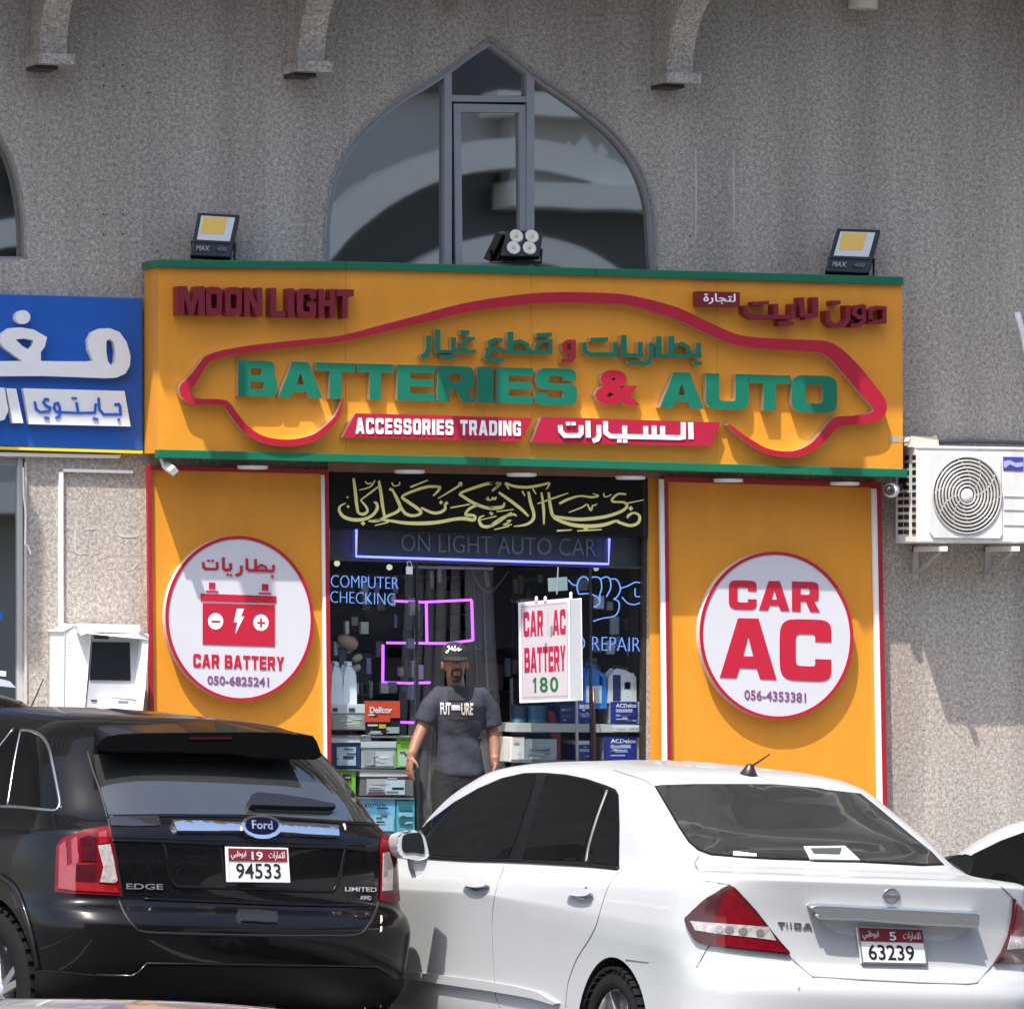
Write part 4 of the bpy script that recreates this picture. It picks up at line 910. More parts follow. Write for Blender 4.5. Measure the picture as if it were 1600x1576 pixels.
class Car:
    def __init__(s, name, label, px, py, depth, local, heading, group='cars parked in front of the shop', cat='car'):
        d = ray(px, py); pt = CAM + d*(depth/d.dot(fwd))
        s.R = Matrix.Rotation(heading, 3, 'Z') @ Matrix.Rotation(TILT*math.cos(heading), 3, 'Y')
        s.o = pt - s.R @ Vector(local)
        s.M = s.R.to_4x4(); s.M.translation = s.o
        s.root = empty(name, (0,0,0), label, cat, group); s.root.matrix_world = s.M; s.root.matrix_basis = s.M
    def w(s, p): return s.M @ Vector(p)
    def part(s, name, mb, m, parent=None, smooth=True, bevel=0, ang=35):
        """mb in car coordinates"""
        mb.v = [s.M @ v for v in mb.v]; o = mb.build(name, m, parent or s.root, bevel=bevel)
        if smooth: smooth_angle(o, ang)
        return o
    def shell(s, rings, paint, wheels, r_arch, dark):
        v, f = car_shell(rings)
        body = mesh_obj('body', v, f, [paint, dark], s.root, world_space=False)
        bm = bmesh.new(); bm.from_mesh(body.data); bmesh.ops.recalc_face_normals(bm, faces=bm.faces); bm.to_mesh(body.data); bm.free()
        s.bvh = BVHTree.FromPolygons([s.M @ Vector(p) for p in v], f)
        cut = MB()
        for x, y, z in wheels:
            sgn = 1 if x > 0 else -1
            cut.lathe([(0,-.42),(r_arch,-.42),(r_arch,.5),(0,.5)], (x, y, z), (sgn,0,0), 48)
        me = bpy.data.meshes.new('c'); me.from_pydata([tuple(p) for p in cut.v], [], cut.f); bm = bmesh.new(); bm.from_mesh(me)
        bmesh.ops.remove_doubles(bm, verts=bm.verts, dist=1e-5); bmesh.ops.recalc_face_normals(bm, faces=bm.faces); bm.to_mesh(me); bm.free()
        co = bpy.data.objects.new('c', me); COL.objects.link(co); co.matrix_world = s.M
        md = body.modifiers.new('b', 'BOOLEAN'); md.object = co; md.operation = 'DIFFERENCE'; md.solver = 'EXACT'
        bpy.context.view_layer.update()
        dg = bpy.context.evaluated_depsgraph_get(); new = bpy.data.meshes.new_from_object(body.evaluated_get(dg))
        body.modifiers.clear(); body.data = new; bpy.data.objects.remove(co)
        for p in new.polygons:
            c = p.center
            for x, y, z in wheels:
                rr = math.hypot(c.y-y, c.z-z)
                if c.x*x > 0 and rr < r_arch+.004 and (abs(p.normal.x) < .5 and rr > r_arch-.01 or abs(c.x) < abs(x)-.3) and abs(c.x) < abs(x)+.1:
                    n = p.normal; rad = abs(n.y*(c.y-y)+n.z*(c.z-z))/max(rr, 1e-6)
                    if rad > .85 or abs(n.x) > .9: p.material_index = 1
        smooth_angle(body, 30); s.body = body; return body
    # --- things laid onto the skin where the photograph shows them
    def hit(s, px, py):
        d = ray(px, py); h = s.bvh.ray_cast(CAM, d)
        if h[0] is None or h[3] > 60:
            t = (s.o-CAM).dot(d)+1.0; best = None
            for k in range(-8, 9):
                q = CAM+d*(t+.35*k); r = s.bvh.find_nearest(q)
                if best is None or r[3] < best[3]: best = r
            return best[0], best[1]
        n = h[1]
        return h[0], (n if n.dot(d) < 0 else -n)
    def mapper(s, off=0.0):
        def f(px, py): p, n = s.hit(px, py); return p+n*off, n
        return f
    def patch(s, name, poly, off, thick, m, parent=None, step=7.0, label=None):
        pts = []; n = len(poly)
        for i in range(n):
            a, b = Vector(poly[i]), Vector(poly[(i+1) % n]); k = max(1, int((b-a).length/step))
            pts += [a.lerp(b, j/k) for j in range(k)]
        nb = len(pts); X = [p.x for p in pts]; Y = [p.y for p in pts]
        def inside(x, y):
            c = False; j = nb-1
            for i in range(nb):
                if (Y[i] > y) != (Y[j] > y) and x < (X[j]-X[i])*(y-Y[i])/(Y[j]-Y[i])+X[i]: c = not c
                j = i
            return c
        P2 = np.array([(p.x, p.y) for p in pts]); x = min(X)+step/2
        while x < max(X):
            y = min(Y)+step/2
            while y < max(Y):
                if inside(x, y) and np.min(np.hypot(P2[:,0]-x, P2[:,1]-y)) > step*.55: pts.append(Vector((x, y)))
                y += step
            x += step
        V, E, F, *_ = geometry.delaunay_2d_cdt(pts, [], [list(range(nb))], 1, 1e-4)
        hit = [s.hit(p.x, p.y) for p in V]
        fr = [p+q*off for p, q in hit]; bk = [p-q*thick for p, q in hit]; N = len(V)
        cnt = {}
        for f in F:
            for i in range(len(f)): e = (f[i], f[(i+1) % len(f)]); cnt[e] = 1
        rim = [e for e in cnt if (e[1], e[0]) not in cnt]
        fs = [tuple(f) for f in F] + [tuple(i+N for i in f[::-1]) for f in F] + [(a, a+N, b+N, b) for a, b in rim]
        o = mesh_obj(name, fr+bk, fs, m, parent or s.root)
        bm = bmesh.new(); bm.from_mesh(o.data); bmesh.ops.recalc_face_normals(bm, faces=bm.faces); bm.to_mesh(o.data); bm.free()
        smooth_angle(o, 40)
        if label: o['label'] = label
        return o
    def strip(s, name, path, width, off, m, parent=None, smooth=True, thick=.004, closed=False):
        """a moulding or joint following a pixel path on the skin"""
        p = densify(path, closed=closed, n=6) if smooth else [Vector((a, b, 0)) for a, b in path]
        mb = MB(); L = []
        for q in p:
            c, n = s.hit(q.x, q.y); L.append((c, n))
        N = len(L)
        for i in range(N):
            a = L[i-1][0] if (i or closed) else L[i][0]; b = L[(i+1) % N][0] if (i < N-1 or closed) else L[i][0]
            t = (b-a).normalized(); u = t.cross(L[i][1]).normalized()*(width/2); c, n = L[i]
            mb.v += [c+u+n*off*.6, c+n*off, c-u+n*off*.6, c-u-n*thick, c+u-n*thick]
        for i in range(N if closed else N-1):
            j = (i+1) % N
            for k in range(5): mb.f.append((5*i+k, 5*i+(k+1)%5, 5*j+(k+1)%5, 5*j+k)); mb.m.append(0)
        if not closed: mb.f += [(0,1,2,3,4), tuple(5*(N-1)+k for k in range(5))[::-1]]; mb.m += [0, 0]
        return mb.build(name, m, parent or s.root, smooth=True)
    def plane_map(s, local, nl):
        p0 = s.w(local); n = (s.R @ Vector(nl)).normalized()
        def f(px, py):
            d = ray(px, py); return CAM+d*((p0-CAM).dot(n)/d.dot(n)), n
        return f
    def slab(s, name, poly, mp, depth, m, parent=None, bevel=0):
        """pixel outline standing on a plane, reaching back by depth"""
        loops = [poly] if not isinstance(poly[0][0], (tuple, list, Vector)) else poly
        pts, tr = fill2d(loops); F = [mp(p.x, p.y) for p in pts]; n = len(F)
        mb = MB(); mb.add([p for p, _ in F]+[p-q*depth for p, q in F], list(tr)+[tuple(i+n for i in t[::-1]) for t in tr])
        k = 0
        for l in loops:
            q = len(l); mb.f += [(k+i, k+(i+1) % q, k+(i+1) % q+n, k+i+n) for i in range(q)]; mb.m += [0]*q; k += q
        return mb.build(name, m, parent or s.root, bevel=bevel)
    def wheel(s, c, r, rr, width, spokes, style):
        x, y, z = c; sg = 1 if x > 0 else -1
        w = bpy.data.objects.new('wheel', None); link(w, s.root)
        mb = MB(); h = width/2
        mb.lathe([(rr-.01,-h),(rr+.01,-h),(r-.05,-h*1.0),(r-.015,-h*.85),(r,-h*.55),(r,h*.55),(r-.015,h*.85),(r-.05,h),(rr+.012,h*.98),(rr-.004,h*.9),(rr-.012,h*.7)], c, (sg,0,0), 56)
        s.part('tyre', mb, RUBBER, w)
        mb = MB()
        for k in range(40):
            a = 2*math.pi*k/40
            for q in (-.62, .62):
                cc = Vector((x+q*h, y+math.cos(a)*(r+.001), z+math.sin(a)*(r+.001))); rot = Matrix.Rotation(a, 3, 'X')
                mb.box(cc-Vector((.035,.006,.018)), cc+Vector((.035,.006,.018)), rot=Matrix.Rotation(-0+a, 3, (1,0,0)), piv=cc)
        tr_ = s.part('tread', mb, RUBBER, w, smooth=False); tag(tr_, kind='stuff')
        mb = MB(); mb.lathe([(rr+.004,h*.93),(rr+.006,h*.80),(rr-.012,h*.72),(rr-.02,h*.3),(rr-.02,-h*.5)], c, (sg,0,0), 56); s.part('rim', mb, RIM, w)
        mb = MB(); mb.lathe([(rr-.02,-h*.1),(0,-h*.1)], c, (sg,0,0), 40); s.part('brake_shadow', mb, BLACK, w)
        mb = MB(); mb.lathe([(.13,-.005),(.13,.01),(.0,.01)], (x+sg*(-h*.05), y, z), (sg,0,0), 32); s.part('brake_disc', mb, DARK_METAL, w)
        for k in range(spokes):
            for dv in style:
                a = 2*math.pi*k/spokes+dv+.2; mb = MB(); u = Vector((0, math.cos(a), math.sin(a))); t = Vector((0, -math.sin(a), math.cos(a))); X = Vector((sg,0,0)); C0 = Vector(c)
                w0, w1 = (.034, .024) if len(style) == 1 else (.020, .016)
                f = [C0+u*.04+X*h*.55+t*w0, C0+u*.04+X*h*.55-t*w0, C0+u*(rr-.012)+X*h*.72-t*w1, C0+u*(rr-.012)+X*h*.72+t*w1]
                mb.hexa([f[0],f[3],f[2],f[1]], [q-X*.03 for q in (f[0],f[3],f[2],f[1])]); s.part('spoke', mb, RIM, w, smooth=False, bevel=.004)
        mb = MB(); mb.lathe([(0,h*.66),(.035,h*.64),(.05,h*.58),(.06,h*.4),(.06,h*.1)], c, (sg,0,0), 28); s.part('hub_cap', mb, RIM, w)
        return w
CAR_WHITE = mat('white_car_paint', (0.39, 0.40, 0.405), 0.3, coat=0.5, noise=0.015, nscale=3)
CAR_BLACK = mat('black_car_paint', (0.0035, 0.003, 0.0035), 0.25, spec=0.12, coat=0.32)
CAR_GREY = mat('grey_car_paint', (0.20, 0.20, 0.21), 0.35, coat=0.8)
TINT = mat('tinted_car_glass', (0.004, 0.0045, 0.005), 0.015, spec=0.10)
TINT_REAR = mat('dusty_rear_window_glass', (0.026, 0.027, 0.026), 0.02, spec=1.0, coat=0.8, noise=0.2, nscale=4)
TRIM = mat('black_car_trim', (0.006, 0.006, 0.0065), 0.4, spec=0.2)
CHROME_W = mat('rippled_chrome', (0.75, 0.76, 0.78), 0.09, 1.0, bump=0.25, bscale=9)
JOINT = mat('panel_joint', (0.17, 0.17, 0.175), 0.6)
JOINT_DARK = mat('dark_panel_joint', (0.003, 0.003, 0.003), 0.6)
CLAD = mat('plastic_cladding', (0.005, 0.005, 0.0055), 0.5, spec=0.2, noise=0.1, nscale=30)
LAMP_RED = mat('red_lamp_lens', (0.13, 0.0015, 0.006), 0.10, spec=0.2, coat=0.15, noise=0.25, nscale=24)
LAMP_DEEP = mat('deep_red_lamp_lens', (0.045, 0.0015, 0.006), 0.10, coat=0.25, noise=0.2, nscale=20)
LAMP_CLEAR = mat('clear_lamp_lens', (0.34, 0.30, 0.29), 0.10, coat=1.0, noise=0.45, nscale=38)
PLATE_W = mat('plate_white', (0.72, 0.72, 0.70), 0.35)
PLATE_R = mat('plate_maroon', (0.19, 0.010, 0.025), 0.35)
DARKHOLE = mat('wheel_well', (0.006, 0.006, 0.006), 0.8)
BADGE = mat('badge_metal', (0.55, 0.55, 0.57), 0.25, 0.9)
FORD_BLUE = mat('badge_dark_blue', (0.002, 0.003, 0.016), 0.4, spec=.08)
def number_plate(car, quad, local, nl, code, number, nq, cq, bandy):
    pl = bpy.data.objects.new('number_plate', None); link(pl, car.root)
    mp = car.plane_map(local, nl); tl, tr, br, bl = [Vector(q) for q in quad]
    at = lambda a, b: tuple((tl*(1-a)+tr*a)*(1-b)+(bl*(1-a)+br*a)*b)
    car.slab('plate', quad, mp, .012, PLATE_W, pl, .0015)
    def lift(d): return lambda px, py: (mp(px, py)[0]+mp(px, py)[1]*d, mp(px, py)[1])
    car.slab('maroon_band', [at(.02,.03), at(.98,.03), at(.98,bandy), at(.02,bandy)], lift(.0022), .002, PLATE_R, pl)
    text_px('code_number', code, [at(*c) for c in cq], lift(.0024), .001, PLATE_W, pl, .012)
    text_px('arabic_word', arabic('ابوظبي'), [at(.06,.10), at(.31,.10), at(.31,bandy-.04), at(.06,bandy-.04)], lift(.0024), .001, PLATE_W, pl)
    text_px('arabic_word', arabic('الامارات'), [at(.68,.10), at(.94,.10), at(.94,bandy-.04), at(.68,bandy-.04)], lift(.0024), .001, PLATE_W, pl)
    text_px('plate_number', number, [at(*c) for c in nq], lift(.0006), .001, PRINT_BLACK, pl, .008)
    f = .0
    rimq = [quad, [at(.02,.04), at(.02,.96), at(.98,.96), at(.98,.04)]]
    car.slab('plate_rim', rimq, lift(.003), .004, BADGE if code == '5' else PLATE_W, pl)
    return pl
zA = lambda pts: [(600+x/3.7875, 1160+y/3.7875) for x, y in pts]
zB = lambda pts: [(960+x/3.98, 1180+y/3.98) for x, y in pts]
zC = lambda pts: [(1240+x/3.98, 1180+y/3.98) for x, y in pts]
zD = lambda pts: [(x/3.054, 1060+y/3.054) for x, y in pts]
zE = lambda pts: [(150+x/3.311, 1100+y/3.311) for x, y in pts]
zF = lambda pts: [(380+x/3.311, 1100+y/3.311) for x, y in pts]

# --- the white saloon
sal = Car('parked_car', 'white four-door saloon with tinted windows parked nose to the shop', 1393, 1475, 22.5, (0, .06, .785), R(2.0))
SAL = [ # zr    zm    zf    w     yr    yf    Lr   Lf   er   ef
 (0.19, 0.17, 0.20, .70, .22, 4.57, .55, .8, 4.5, 3.2),
 (0.27, 0.22, 0.27, .800, .06, 4.72, .55, .9, 4.2, 3.0),
 (0.42, 0.36, 0.42, .832, .01, 4.77, .60, .9, 4.0, 2.9),
 (0.56, 0.52, 0.55, .8345, .00, 4.78, .62, .9, 3.9, 2.8),
 (0.64, 0.68, 0.66, .8400, .03, 4.74, .62, .9, 3.9, 2.8),
 (0.70, 0.82, 0.74, .8480, .075, 4.68, .62, .9, 3.9, 2.8),
 (0.78, 0.855, 0.79, .8500, .087, 4.62, .62, .9, 3.9, 2.8),
 (0.86, 0.875, 0.82, .8440, .090, 4.58, .62, .9, 3.9, 2.8),
 (0.98, 0.92, 0.86, .825, .080, 4.50, .60, .9, 4.0, 2.8),
 (1.033, 0.9426, 0.8776, 0.7974, 0.075, 4.52, 0.58, 0.9, 4.2, 2.8),
 (1.054, 0.9636, 0.8986, 0.7714, 0.13, 4.42, 0.55, 0.8, 4.4, 2.8),
 (1.069, 0.9791, 0.9541, 0.746, 0.5091, 4.075, 0.5, 0.6, 4.6, 2.8),
 (1.097, 1.004, 1.004, 0.7311, 0.6491, 3.935, 0.45, 0.6, 4.6, 2.8),
 (1.204, 1.139, 1.158, 0.6901, 0.8507, 3.781, 0.45, 0.6, 4.6, 3),
 (1.326, 1.298, 1.316, 0.6252, 1.084, 3.515, 0.45, 0.6, 4.4, 3.2),
 (1.415, 1.401, 1.405, 0.5576, 1.256, 3.244, 0.42, 0.5, 4, 3.2),
 (1.452, 1.457, 1.443, 0.4534, 1.377, 2.999, 0.4, 0.4, 3.6, 3),
 (1.471, 1.485, 1.461, 0.2758, 1.538, 2.801, 0.25, 0.25, 3, 3),
 (1.475, 1.494, 1.475, 0.0492, 1.718, 2.602, 0.05, 0.05, 2.5, 2.5)]
SW = [(-.755, .99, .305), (.755, .99, .305), (-.755, 3.86, .305), (.755, 3.86, .305)]
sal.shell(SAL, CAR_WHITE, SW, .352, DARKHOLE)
def saloon_side(c):
    sw = c.patch('window_surround', zA([(198,520),(300,440),(420,350),(560,270),(700,210),(830,181),(950,179),(1080,190),(1200,214),(1320,254),(1372,276),(1390,310),(1395,500),(1392,750),(1200,724),(1000,710),(740,697),(500,690),(280,677),(256,640),(242,560),(222,522)]), .003, .004, TRIM)
    c.patch('side_window', zA([(215,520),(300,446),(420,358),(560,278),(700,220),(830,192),(905,192),(880,290),(835,420),(780,590),(735,686),(500,680),(288,667),(268,630),(256,560),(234,522)]), .006, .002, TINT)
    c.patch('side_window', zA([(965,196),(1080,203),(1200,228),(1300,262),(1312,290),(1255,430),(1200,600),(1180,700),(1000,696),(825,688),(872,500),(920,330)]), .006, .002, TINT)
    c.patch('side_window', zA([(1335,282),(1368,292),(1382,322),(1386,500),(1384,733),(1216,710),(1232,600),(1282,430)]), .006, .002, TINT)
    c.strip('window_bar', zA([(1322,285),(1265,440),(1215,610),(1198,706)]), .018, .008, mat('window_bar_grey', (.11,.11,.11), .4))
    c.strip('belt_moulding', zA([(270,679),(500,693),(740,700),(1000,713),(1200,727),(1390,748)]), .016, .010, TRIM)
def saloon_doors(c):
    c.strip('door_joint', zA([(712,735),(680,820),(652,930),(641,1050),(645,1200),(655,1400),(662,1500),(690,1560)]), .006, .0028, JOINT)
    c.strip('door_joint', zA([(1388,765),(1325,860),(1285,980),(1255,1080),(1215,1160),(1145,1270),(1105,1370),(1085,1450),(1076,1560)]), .006, .0028, JOINT)
    c.patch('sill_moulding', zA([(152,1350),(400,1380),(640,1412),(800,1440),(930,1472),(1045,1540),(1025,1550),(900,1512),(640,1467),(400,1432),(152,1392)]), .022, .004, CAR_WHITE)
    for cx, cy in ((563,850),(1178,898)):
        e = lambda rx, ry, dx=0, dy=0: zA([(cx+dx+rx*math.cos(a), cy+dy+ry*math.sin(a)+.06*rx*math.cos(a)) for a in [2*math.pi*i/28 for i in range(28)]])
        h = c.patch('door_handle', e(68,42,0,8), .0025, .003, mat('handle_bowl', (.26,.26,.27), .4), step=4)
        c.patch('handle_bar', e(74,26,0,-8), .030, -.016, CAR_WHITE, h, step=4)
        c.patch('lock_cover', e(24,16,4,-50), .010, .002, mat('lock_grey', (.4,.4,.41), .3), h, step=4)
        c.patch('handle_glint', e(30,9,-8,22), .008, -.002, CHROME, h, step=4)
saloon_side(sal); saloon_doors(sal)
rear_glass = zB([(248,190),(300,184),(500,178),(840,178),(1000,180),(1274,203)])+zC([(200,213),(330,228),(415,237),(520,320),(640,420),(760,520),(860,600),(937,682),(800,688),(600,676),(400,666),(100,661)])+zB([(1274,656),(1000,649),(850,641),(600,621),(520,592),(460,540),(400,450),(330,330)])
cxy = (sum(p[0] for p in rear_glass)/len(rear_glass), sum(p[1] for p in rear_glass)/len(rear_glass))
sal.patch('rear_window_seal', rear_glass, .002, .004, TRIM, step=10)
rw = sal.patch('rear_window', [(cxy[0]+(x-cxy[0])*.985, cxy[1]+(y-cxy[1])*.97) for x, y in rear_glass], .006, .003, TINT_REAR, step=10)
sal.patch('brake_light_housing', zC([(60,575),(315,572),(410,660),(100,655)]), .010, -.004, mat('pale_housing', (.42,.46,.42), .5), rw, step=5)
sal.patch('brake_light', zC([(100,590),(296,588),(282,628),(122,624)]), .013, -.009, mat('dim_red', (.05,.06,.06), .2), rw, step=5)
sal.patch('parking_ticket', zB([(740,605),(880,622),(880,636),(735,628)]), .010, -.005, WHITE_PRINT, rw, step=5)
LA = zB([(728,806),(800,870),(880,960),(960,1070),(1030,1160),(1087,1234),(1000,1230),(800,1207),(640,1187),(530,1162),(488,1110),(450,1025),(480,985),(560,905),(650,845)])
tlm = sal.patch('tail_lamp', [tuple(p.xy) for p in densify([(a+(0),b) for a,b in LA], n=3)], .016, .004, LAMP_DEEP, step=5)
sal.patch('red_lens', zB([(730,826),(790,880),(870,975),(935,1062),(925,1058),(800,1046),(630,1035),(660,960),(690,880)]), .020, -.012, LAMP_RED, tlm, step=5)
sal.patch('clear_lens', zB([(490,1030),(620,1040),(800,1052),(950,1064),(1000,1150),(870,1132),(640,1107),(520,1087)]), .022, -.014, LAMP_CLEAR, tlm, step=5)
sal.patch('red_lens', zB([(640,1112),(870,1140),(1010,1162),(1068,1226),(800,1200),(640,1178)]), .020, -.012, LAMP_RED, tlm, step=5)
for X in (660, 720, 800, 900):
    sal.patch('lamp_reflector', zB([(X+26*math.cos(a), 1078+(X-640)*.09+24*math.sin(a)) for a in [2*math.pi*i/14 for i in range(14)]]), .0245, -.021, mat('reflector_grey', (.30,.27,.26), .15, .6), tlm, step=4)
tlm2 = sal.patch('tail_lamp', zC([(1365,888),(1400,940),(1440,995),(1480,1070),(1480,1285),(1433,1293),(1238,1293),(1290,1215),(1330,1120),(1355,1000)]), .016, .004, LAMP_DEEP, step=5)
sal.patch('clear_lens', zC([(1332,1120),(1433,1128),(1470,1132),(1470,1195),(1433,1195),(1310,1205)]), .022, -.014, LAMP_CLEAR, tlm2, step=5)
sal.patch('red_lens', zC([(1372,920),(1440,1010),(1470,1060),(1470,1115),(1340,1108),(1360,1010)]), .020, -.012, LAMP_RED, tlm2, step=5)
sal.strip('boot_joint', zB([(525,628),(498,665),(520,710),(570,779),(650,792),(720,803)]), .005, .0028, JOINT, smooth=False)
sal.strip('boot_joint', zB([(1087,1236),(1150,1307),(1230,1374)])+zC([(400,1392),(800,1412),(1080,1420),(1140,1412),(1200,1342),(1240,1292)]), .007, .0028, JOINT, smooth=False)
sal.strip('boot_joint', zC([(1365,886),(1330,850),(1282,812),(1180,770)]), .006, .0028, JOINT)
sal.strip('bumper_joint', zB([(70,1268),(200,1282),(515,1312),(572,1205),(592,1180)]), .005, .0028, JOINT, smooth=False)
sal.strip('roof_joint', zB([(0,92),(100,125),(180,150),(235,185)]), .006, .0028, JOINT)
ct = sal.patch('chrome_trim', zC([(82,940),(140,925),(400,938),(700,952),(950,966),(1117,970),(1110,1062),(1000,1052),(700,1035),(400,1012),(160,1000),(118,978)]), .052, .004, CHROME_W, step=6)
sal.patch('plate_recess', zC([(165,1008),(400,1020),(1105,1064),(1050,1102),(990,1142),(900,1152),(400,1122),(260,1102),(200,1062)]), .003, .004, mat('recess_paint', (.50,.50,.51), .35), step=6)
for a, b in (((200,1080),(320,1315)), ((320,1315),(930,1345)), ((930,1345),(990,1300)), ((990,1300),(1085,1090))):
    pass
p, n = sal.hit(1393, 1475); loc = sal.M.inverted() @ p
number_plate(sal, zC([(393,1060),(805,1075),(832,1298),(425,1290)]), loc+Vector((0,-.022,0)), (0,-1,.05), '5', '63239',
    [(.12,.48),(.82,.48),(.82,.90),(.12,.90)], [(.47,.12),(.57,.12),(.57,.36),(.47,.36)], .40)
em = bpy.data.objects.new('badge', None); link(em, sal.root)
BDG = mat('badge_grey_metal', (.28,.28,.29), .35, .8); ec = zC([(606,872)])[0]
sal.strip('badge_ring', [(ec[0]+11.6*math.cos(a), ec[1]+11*math.sin(a)) for a in [2*math.pi*i/20 for i in range(20)]], .008, .005, BDG, em, closed=True)
sal.patch('badge_bar', zC([(552,862),(660,868),(660,890),(552,884)]), .007, 0, BDG, em, step=4)
BDM = mat('badge_dark', (.22,.22,.23), .3, .8)
for ch, x0, x1 in (('T',1015,1058),('I',1068,1074),('I',1092,1098),('D',1116,1160),('A',1172,1226)):
    q = [Vector(p) for p in zB([(x0,1032+(x0-1015)*.045),(x1,1032+(x1-1015)*.045),(x1,1068+(x1-1015)*.045),(x0,1068+(x0-1015)*.045)])]
    loops = [[tuple((q[3]*(1-u)+q[2]*u)*(1-v)+(q[0]*(1-u)+q[1]*u)*v) for u, v in round_corners(l, 1, 1)] for l in ([[(0,0),(0,1),(1,1,.4),(1,0,.4)],[(.2,.2),(.78,.2,.25),(.78,.8,.25),(.2,.8)]] if ch == 'D' else GLYPH[ch])]
    sal.slab('letter', loops, sal.mapper(.006), .006, BDM)
sal.strip('chrome_edge', zC([(120,980),(160,1003),(400,1014),(700,1036),(1000,1053),(1109,1061)]), .014, .062, CHROME, ct)
sal.strip('chrome_edge', zC([(84,938),(140,926),(400,939),(700,953),(950,967),(1115,972)]), .012, .060, CHROME, ct)
an = bpy.data.objects.new('antenna', None); link(an, sal.root)
p, n = sal.hit(*zB([(835,118)])[0]); mb = MB(); mb.lathe([(0,.05),(.014,.045),(.028,.02),(.04,0),(.04,-.01)], p, n, 16); mb.build('antenna_base', BLACK, an, smooth=True)
tip = zC([(-148,-2)])[0]; d = ray(1203, 1178); tipw = CAM+d*((p-CAM).length-.10)
mb = MB(); mb.tube([p+n*.03, tipw], [.006,.003], 6); mb.build('antenna_rod', BLACK, an)
# wing mirror
rnd_ = lambda p: [tuple(q.xy) for q in densify(p, n=4)]
mm = bpy.data.objects.new('wing_mirror', None); link(mm, sal.root)
mpm = sal.plane_map((-.92, 2.62, 1.0), (-.12, -1, .05))
sal.slab('mirror_housing', rnd_(zA([(75,590),(85,548),(130,525),(198,522),(233,542),(253,600),(262,655),(240,688),(170,690),(100,668),(80,630)])), mpm, .13, CAR_WHITE, mm, .004)
sal.slab('mirror_glass', rnd_(zA([(106,572),(125,542),(188,532),(222,550),(236,650),(180,648),(112,642)])), lambda a, b: (mpm(a,b)[0]+mpm(a,b)[1]*.006, mpm(a,b)[1]), .008, mat('mirror_glass', (.012,.013,.016), .05, spec=.4), mm)
sal.slab('mirror_arm', zA([(172,685),(240,680),(262,690),(240,780),(205,785),(182,745)]), lambda a, b: (mpm(a,b)[0]-mpm(a,b)[1]*.02, mpm(a,b)[1]), .07, CAR_WHITE, mm, .01)
for c in SW: sal.wheel((c[0]-math.copysign(.012, -c[0])*-1, c[1], c[2]), .305, .226, .185, 7, (0,))
sal.patch('bumper_scratch', zB([(1140,1440),(1152,1438),(1156,1460),(1146,1462)]), .001, 0, JOINT, step=4)

# --- the black crossover
suv = Car('parked_car', 'black crossover with a chrome bar and rear spoiler parked on the left', 403, 1351, 24.0, (0, .08, .99), R(12.0))
SUV = [
 (0.34, 0.24, 0.30, .86, .30, 4.45, .5, .8, 5, 3.2),
 (0.40, 0.30, 0.34, .93, .12, 4.60, .6, .9, 4.6, 3.0),
 (0.55, 0.45, 0.45, .955, .02, 4.66, .65, .9, 4.2, 2.9),
 (0.70, 0.62, 0.62, .965, .00, 4.68, .65, .9, 4.1, 2.8),
 (0.76, 0.74, 0.74, .965, .03, 4.66, .65, .9, 4.1, 2.8),
 (0.82, 0.82, 0.84, .960, .10, 4.62, .65, .9, 4.2, 2.8),
 (0.98, 0.96, 0.94, .955, .115, 4.54, .65, .9, 4.2, 2.8),
 (1.103, 1.043, 0.9829, 0.937, 0.135, 4.446, 0.62, 0.9, 4.2, 2.8),
 (1.143, 1.073, 1.013, 0.9035, 0.165, 4.217, 0.6, 0.8, 4.2, 2.8),
 (1.188, 1.119, 1.069, 0.8723, 0.2249, 3.619, 0.55, 0.8, 4.2, 2.8),
 (1.325, 1.286, 1.266, 0.8159, 0.3566, 3.238, 0.5, 0.7, 4.2, 3),
 (1.462, 1.452, 1.443, 0.7498, 0.5044, 2.898, 0.45, 0.6, 4.2, 3.2),
 (1.56, 1.565, 1.55, 0.6778, 0.6294, 2.597, 0.45, 0.5, 4.2, 3.2),
 (1.61, 1.624, 1.60, .5706, .7415, 2.417, .40, .4, 3.8, 3.0),
 (1.629, 1.654, 1.629, .3545, .8877, 2.217, .30, .30, 3.2, 3.0),
 (1.634, 1.6635, 1.639, .0493, 1.136, 1.917, .05, .05, 2.5, 2.5)]
UW = [(-.83, .78, .375), (.83, .78, .375), (-.83, 3.63, .375), (.83, 3.63, .375)]
suv.shell(SUV, CAR_BLACK, UW, .425, DARKHOLE)
LINE = mat('dark_chrome', (.30,.30,.31), .2, .9)
qw = zD([(40,604),(100,252),(150,256),(200,281),(230,330),(260,450),(284,570),(280,604),(260,620),(150,612)])
suv.patch('side_window', qw, .004, .003, TINT)
suv.patch('side_window', zD([(-120,590),(-90,440),(-20,330),(60,240),(88,243),(32,604)]), .004, .003, TINT)
suv.strip('window_chrome', zD([(-120,604),(0,610),(100,614),(250,628),(276,618),(285,590),(276,530),(250,400),(232,325),(200,277),(150,251),(102,246)]), .014, .008, LINE)
suv.strip('window_chrome', zD([(100,248),(70,400),(38,606)]), .012, .009, LINE)
suv.strip('window_chrome', zD([(-20,350),(66,240)]), .010, .009, LINE)
rgw = [(146,1180),(150,1205),(159,1240),(169,1273),(270,1272),(400,1273),(470,1278),(588,1286),(561,1245),(498,1178),(380,1172),(240,1170)]
rw2 = suv.patch('rear_window', rgw, .004, .003, TINT_REAR, step=9)
mb = MB()
mp1 = suv.plane_map((0, .385, 1.55), (0, -1, .12))
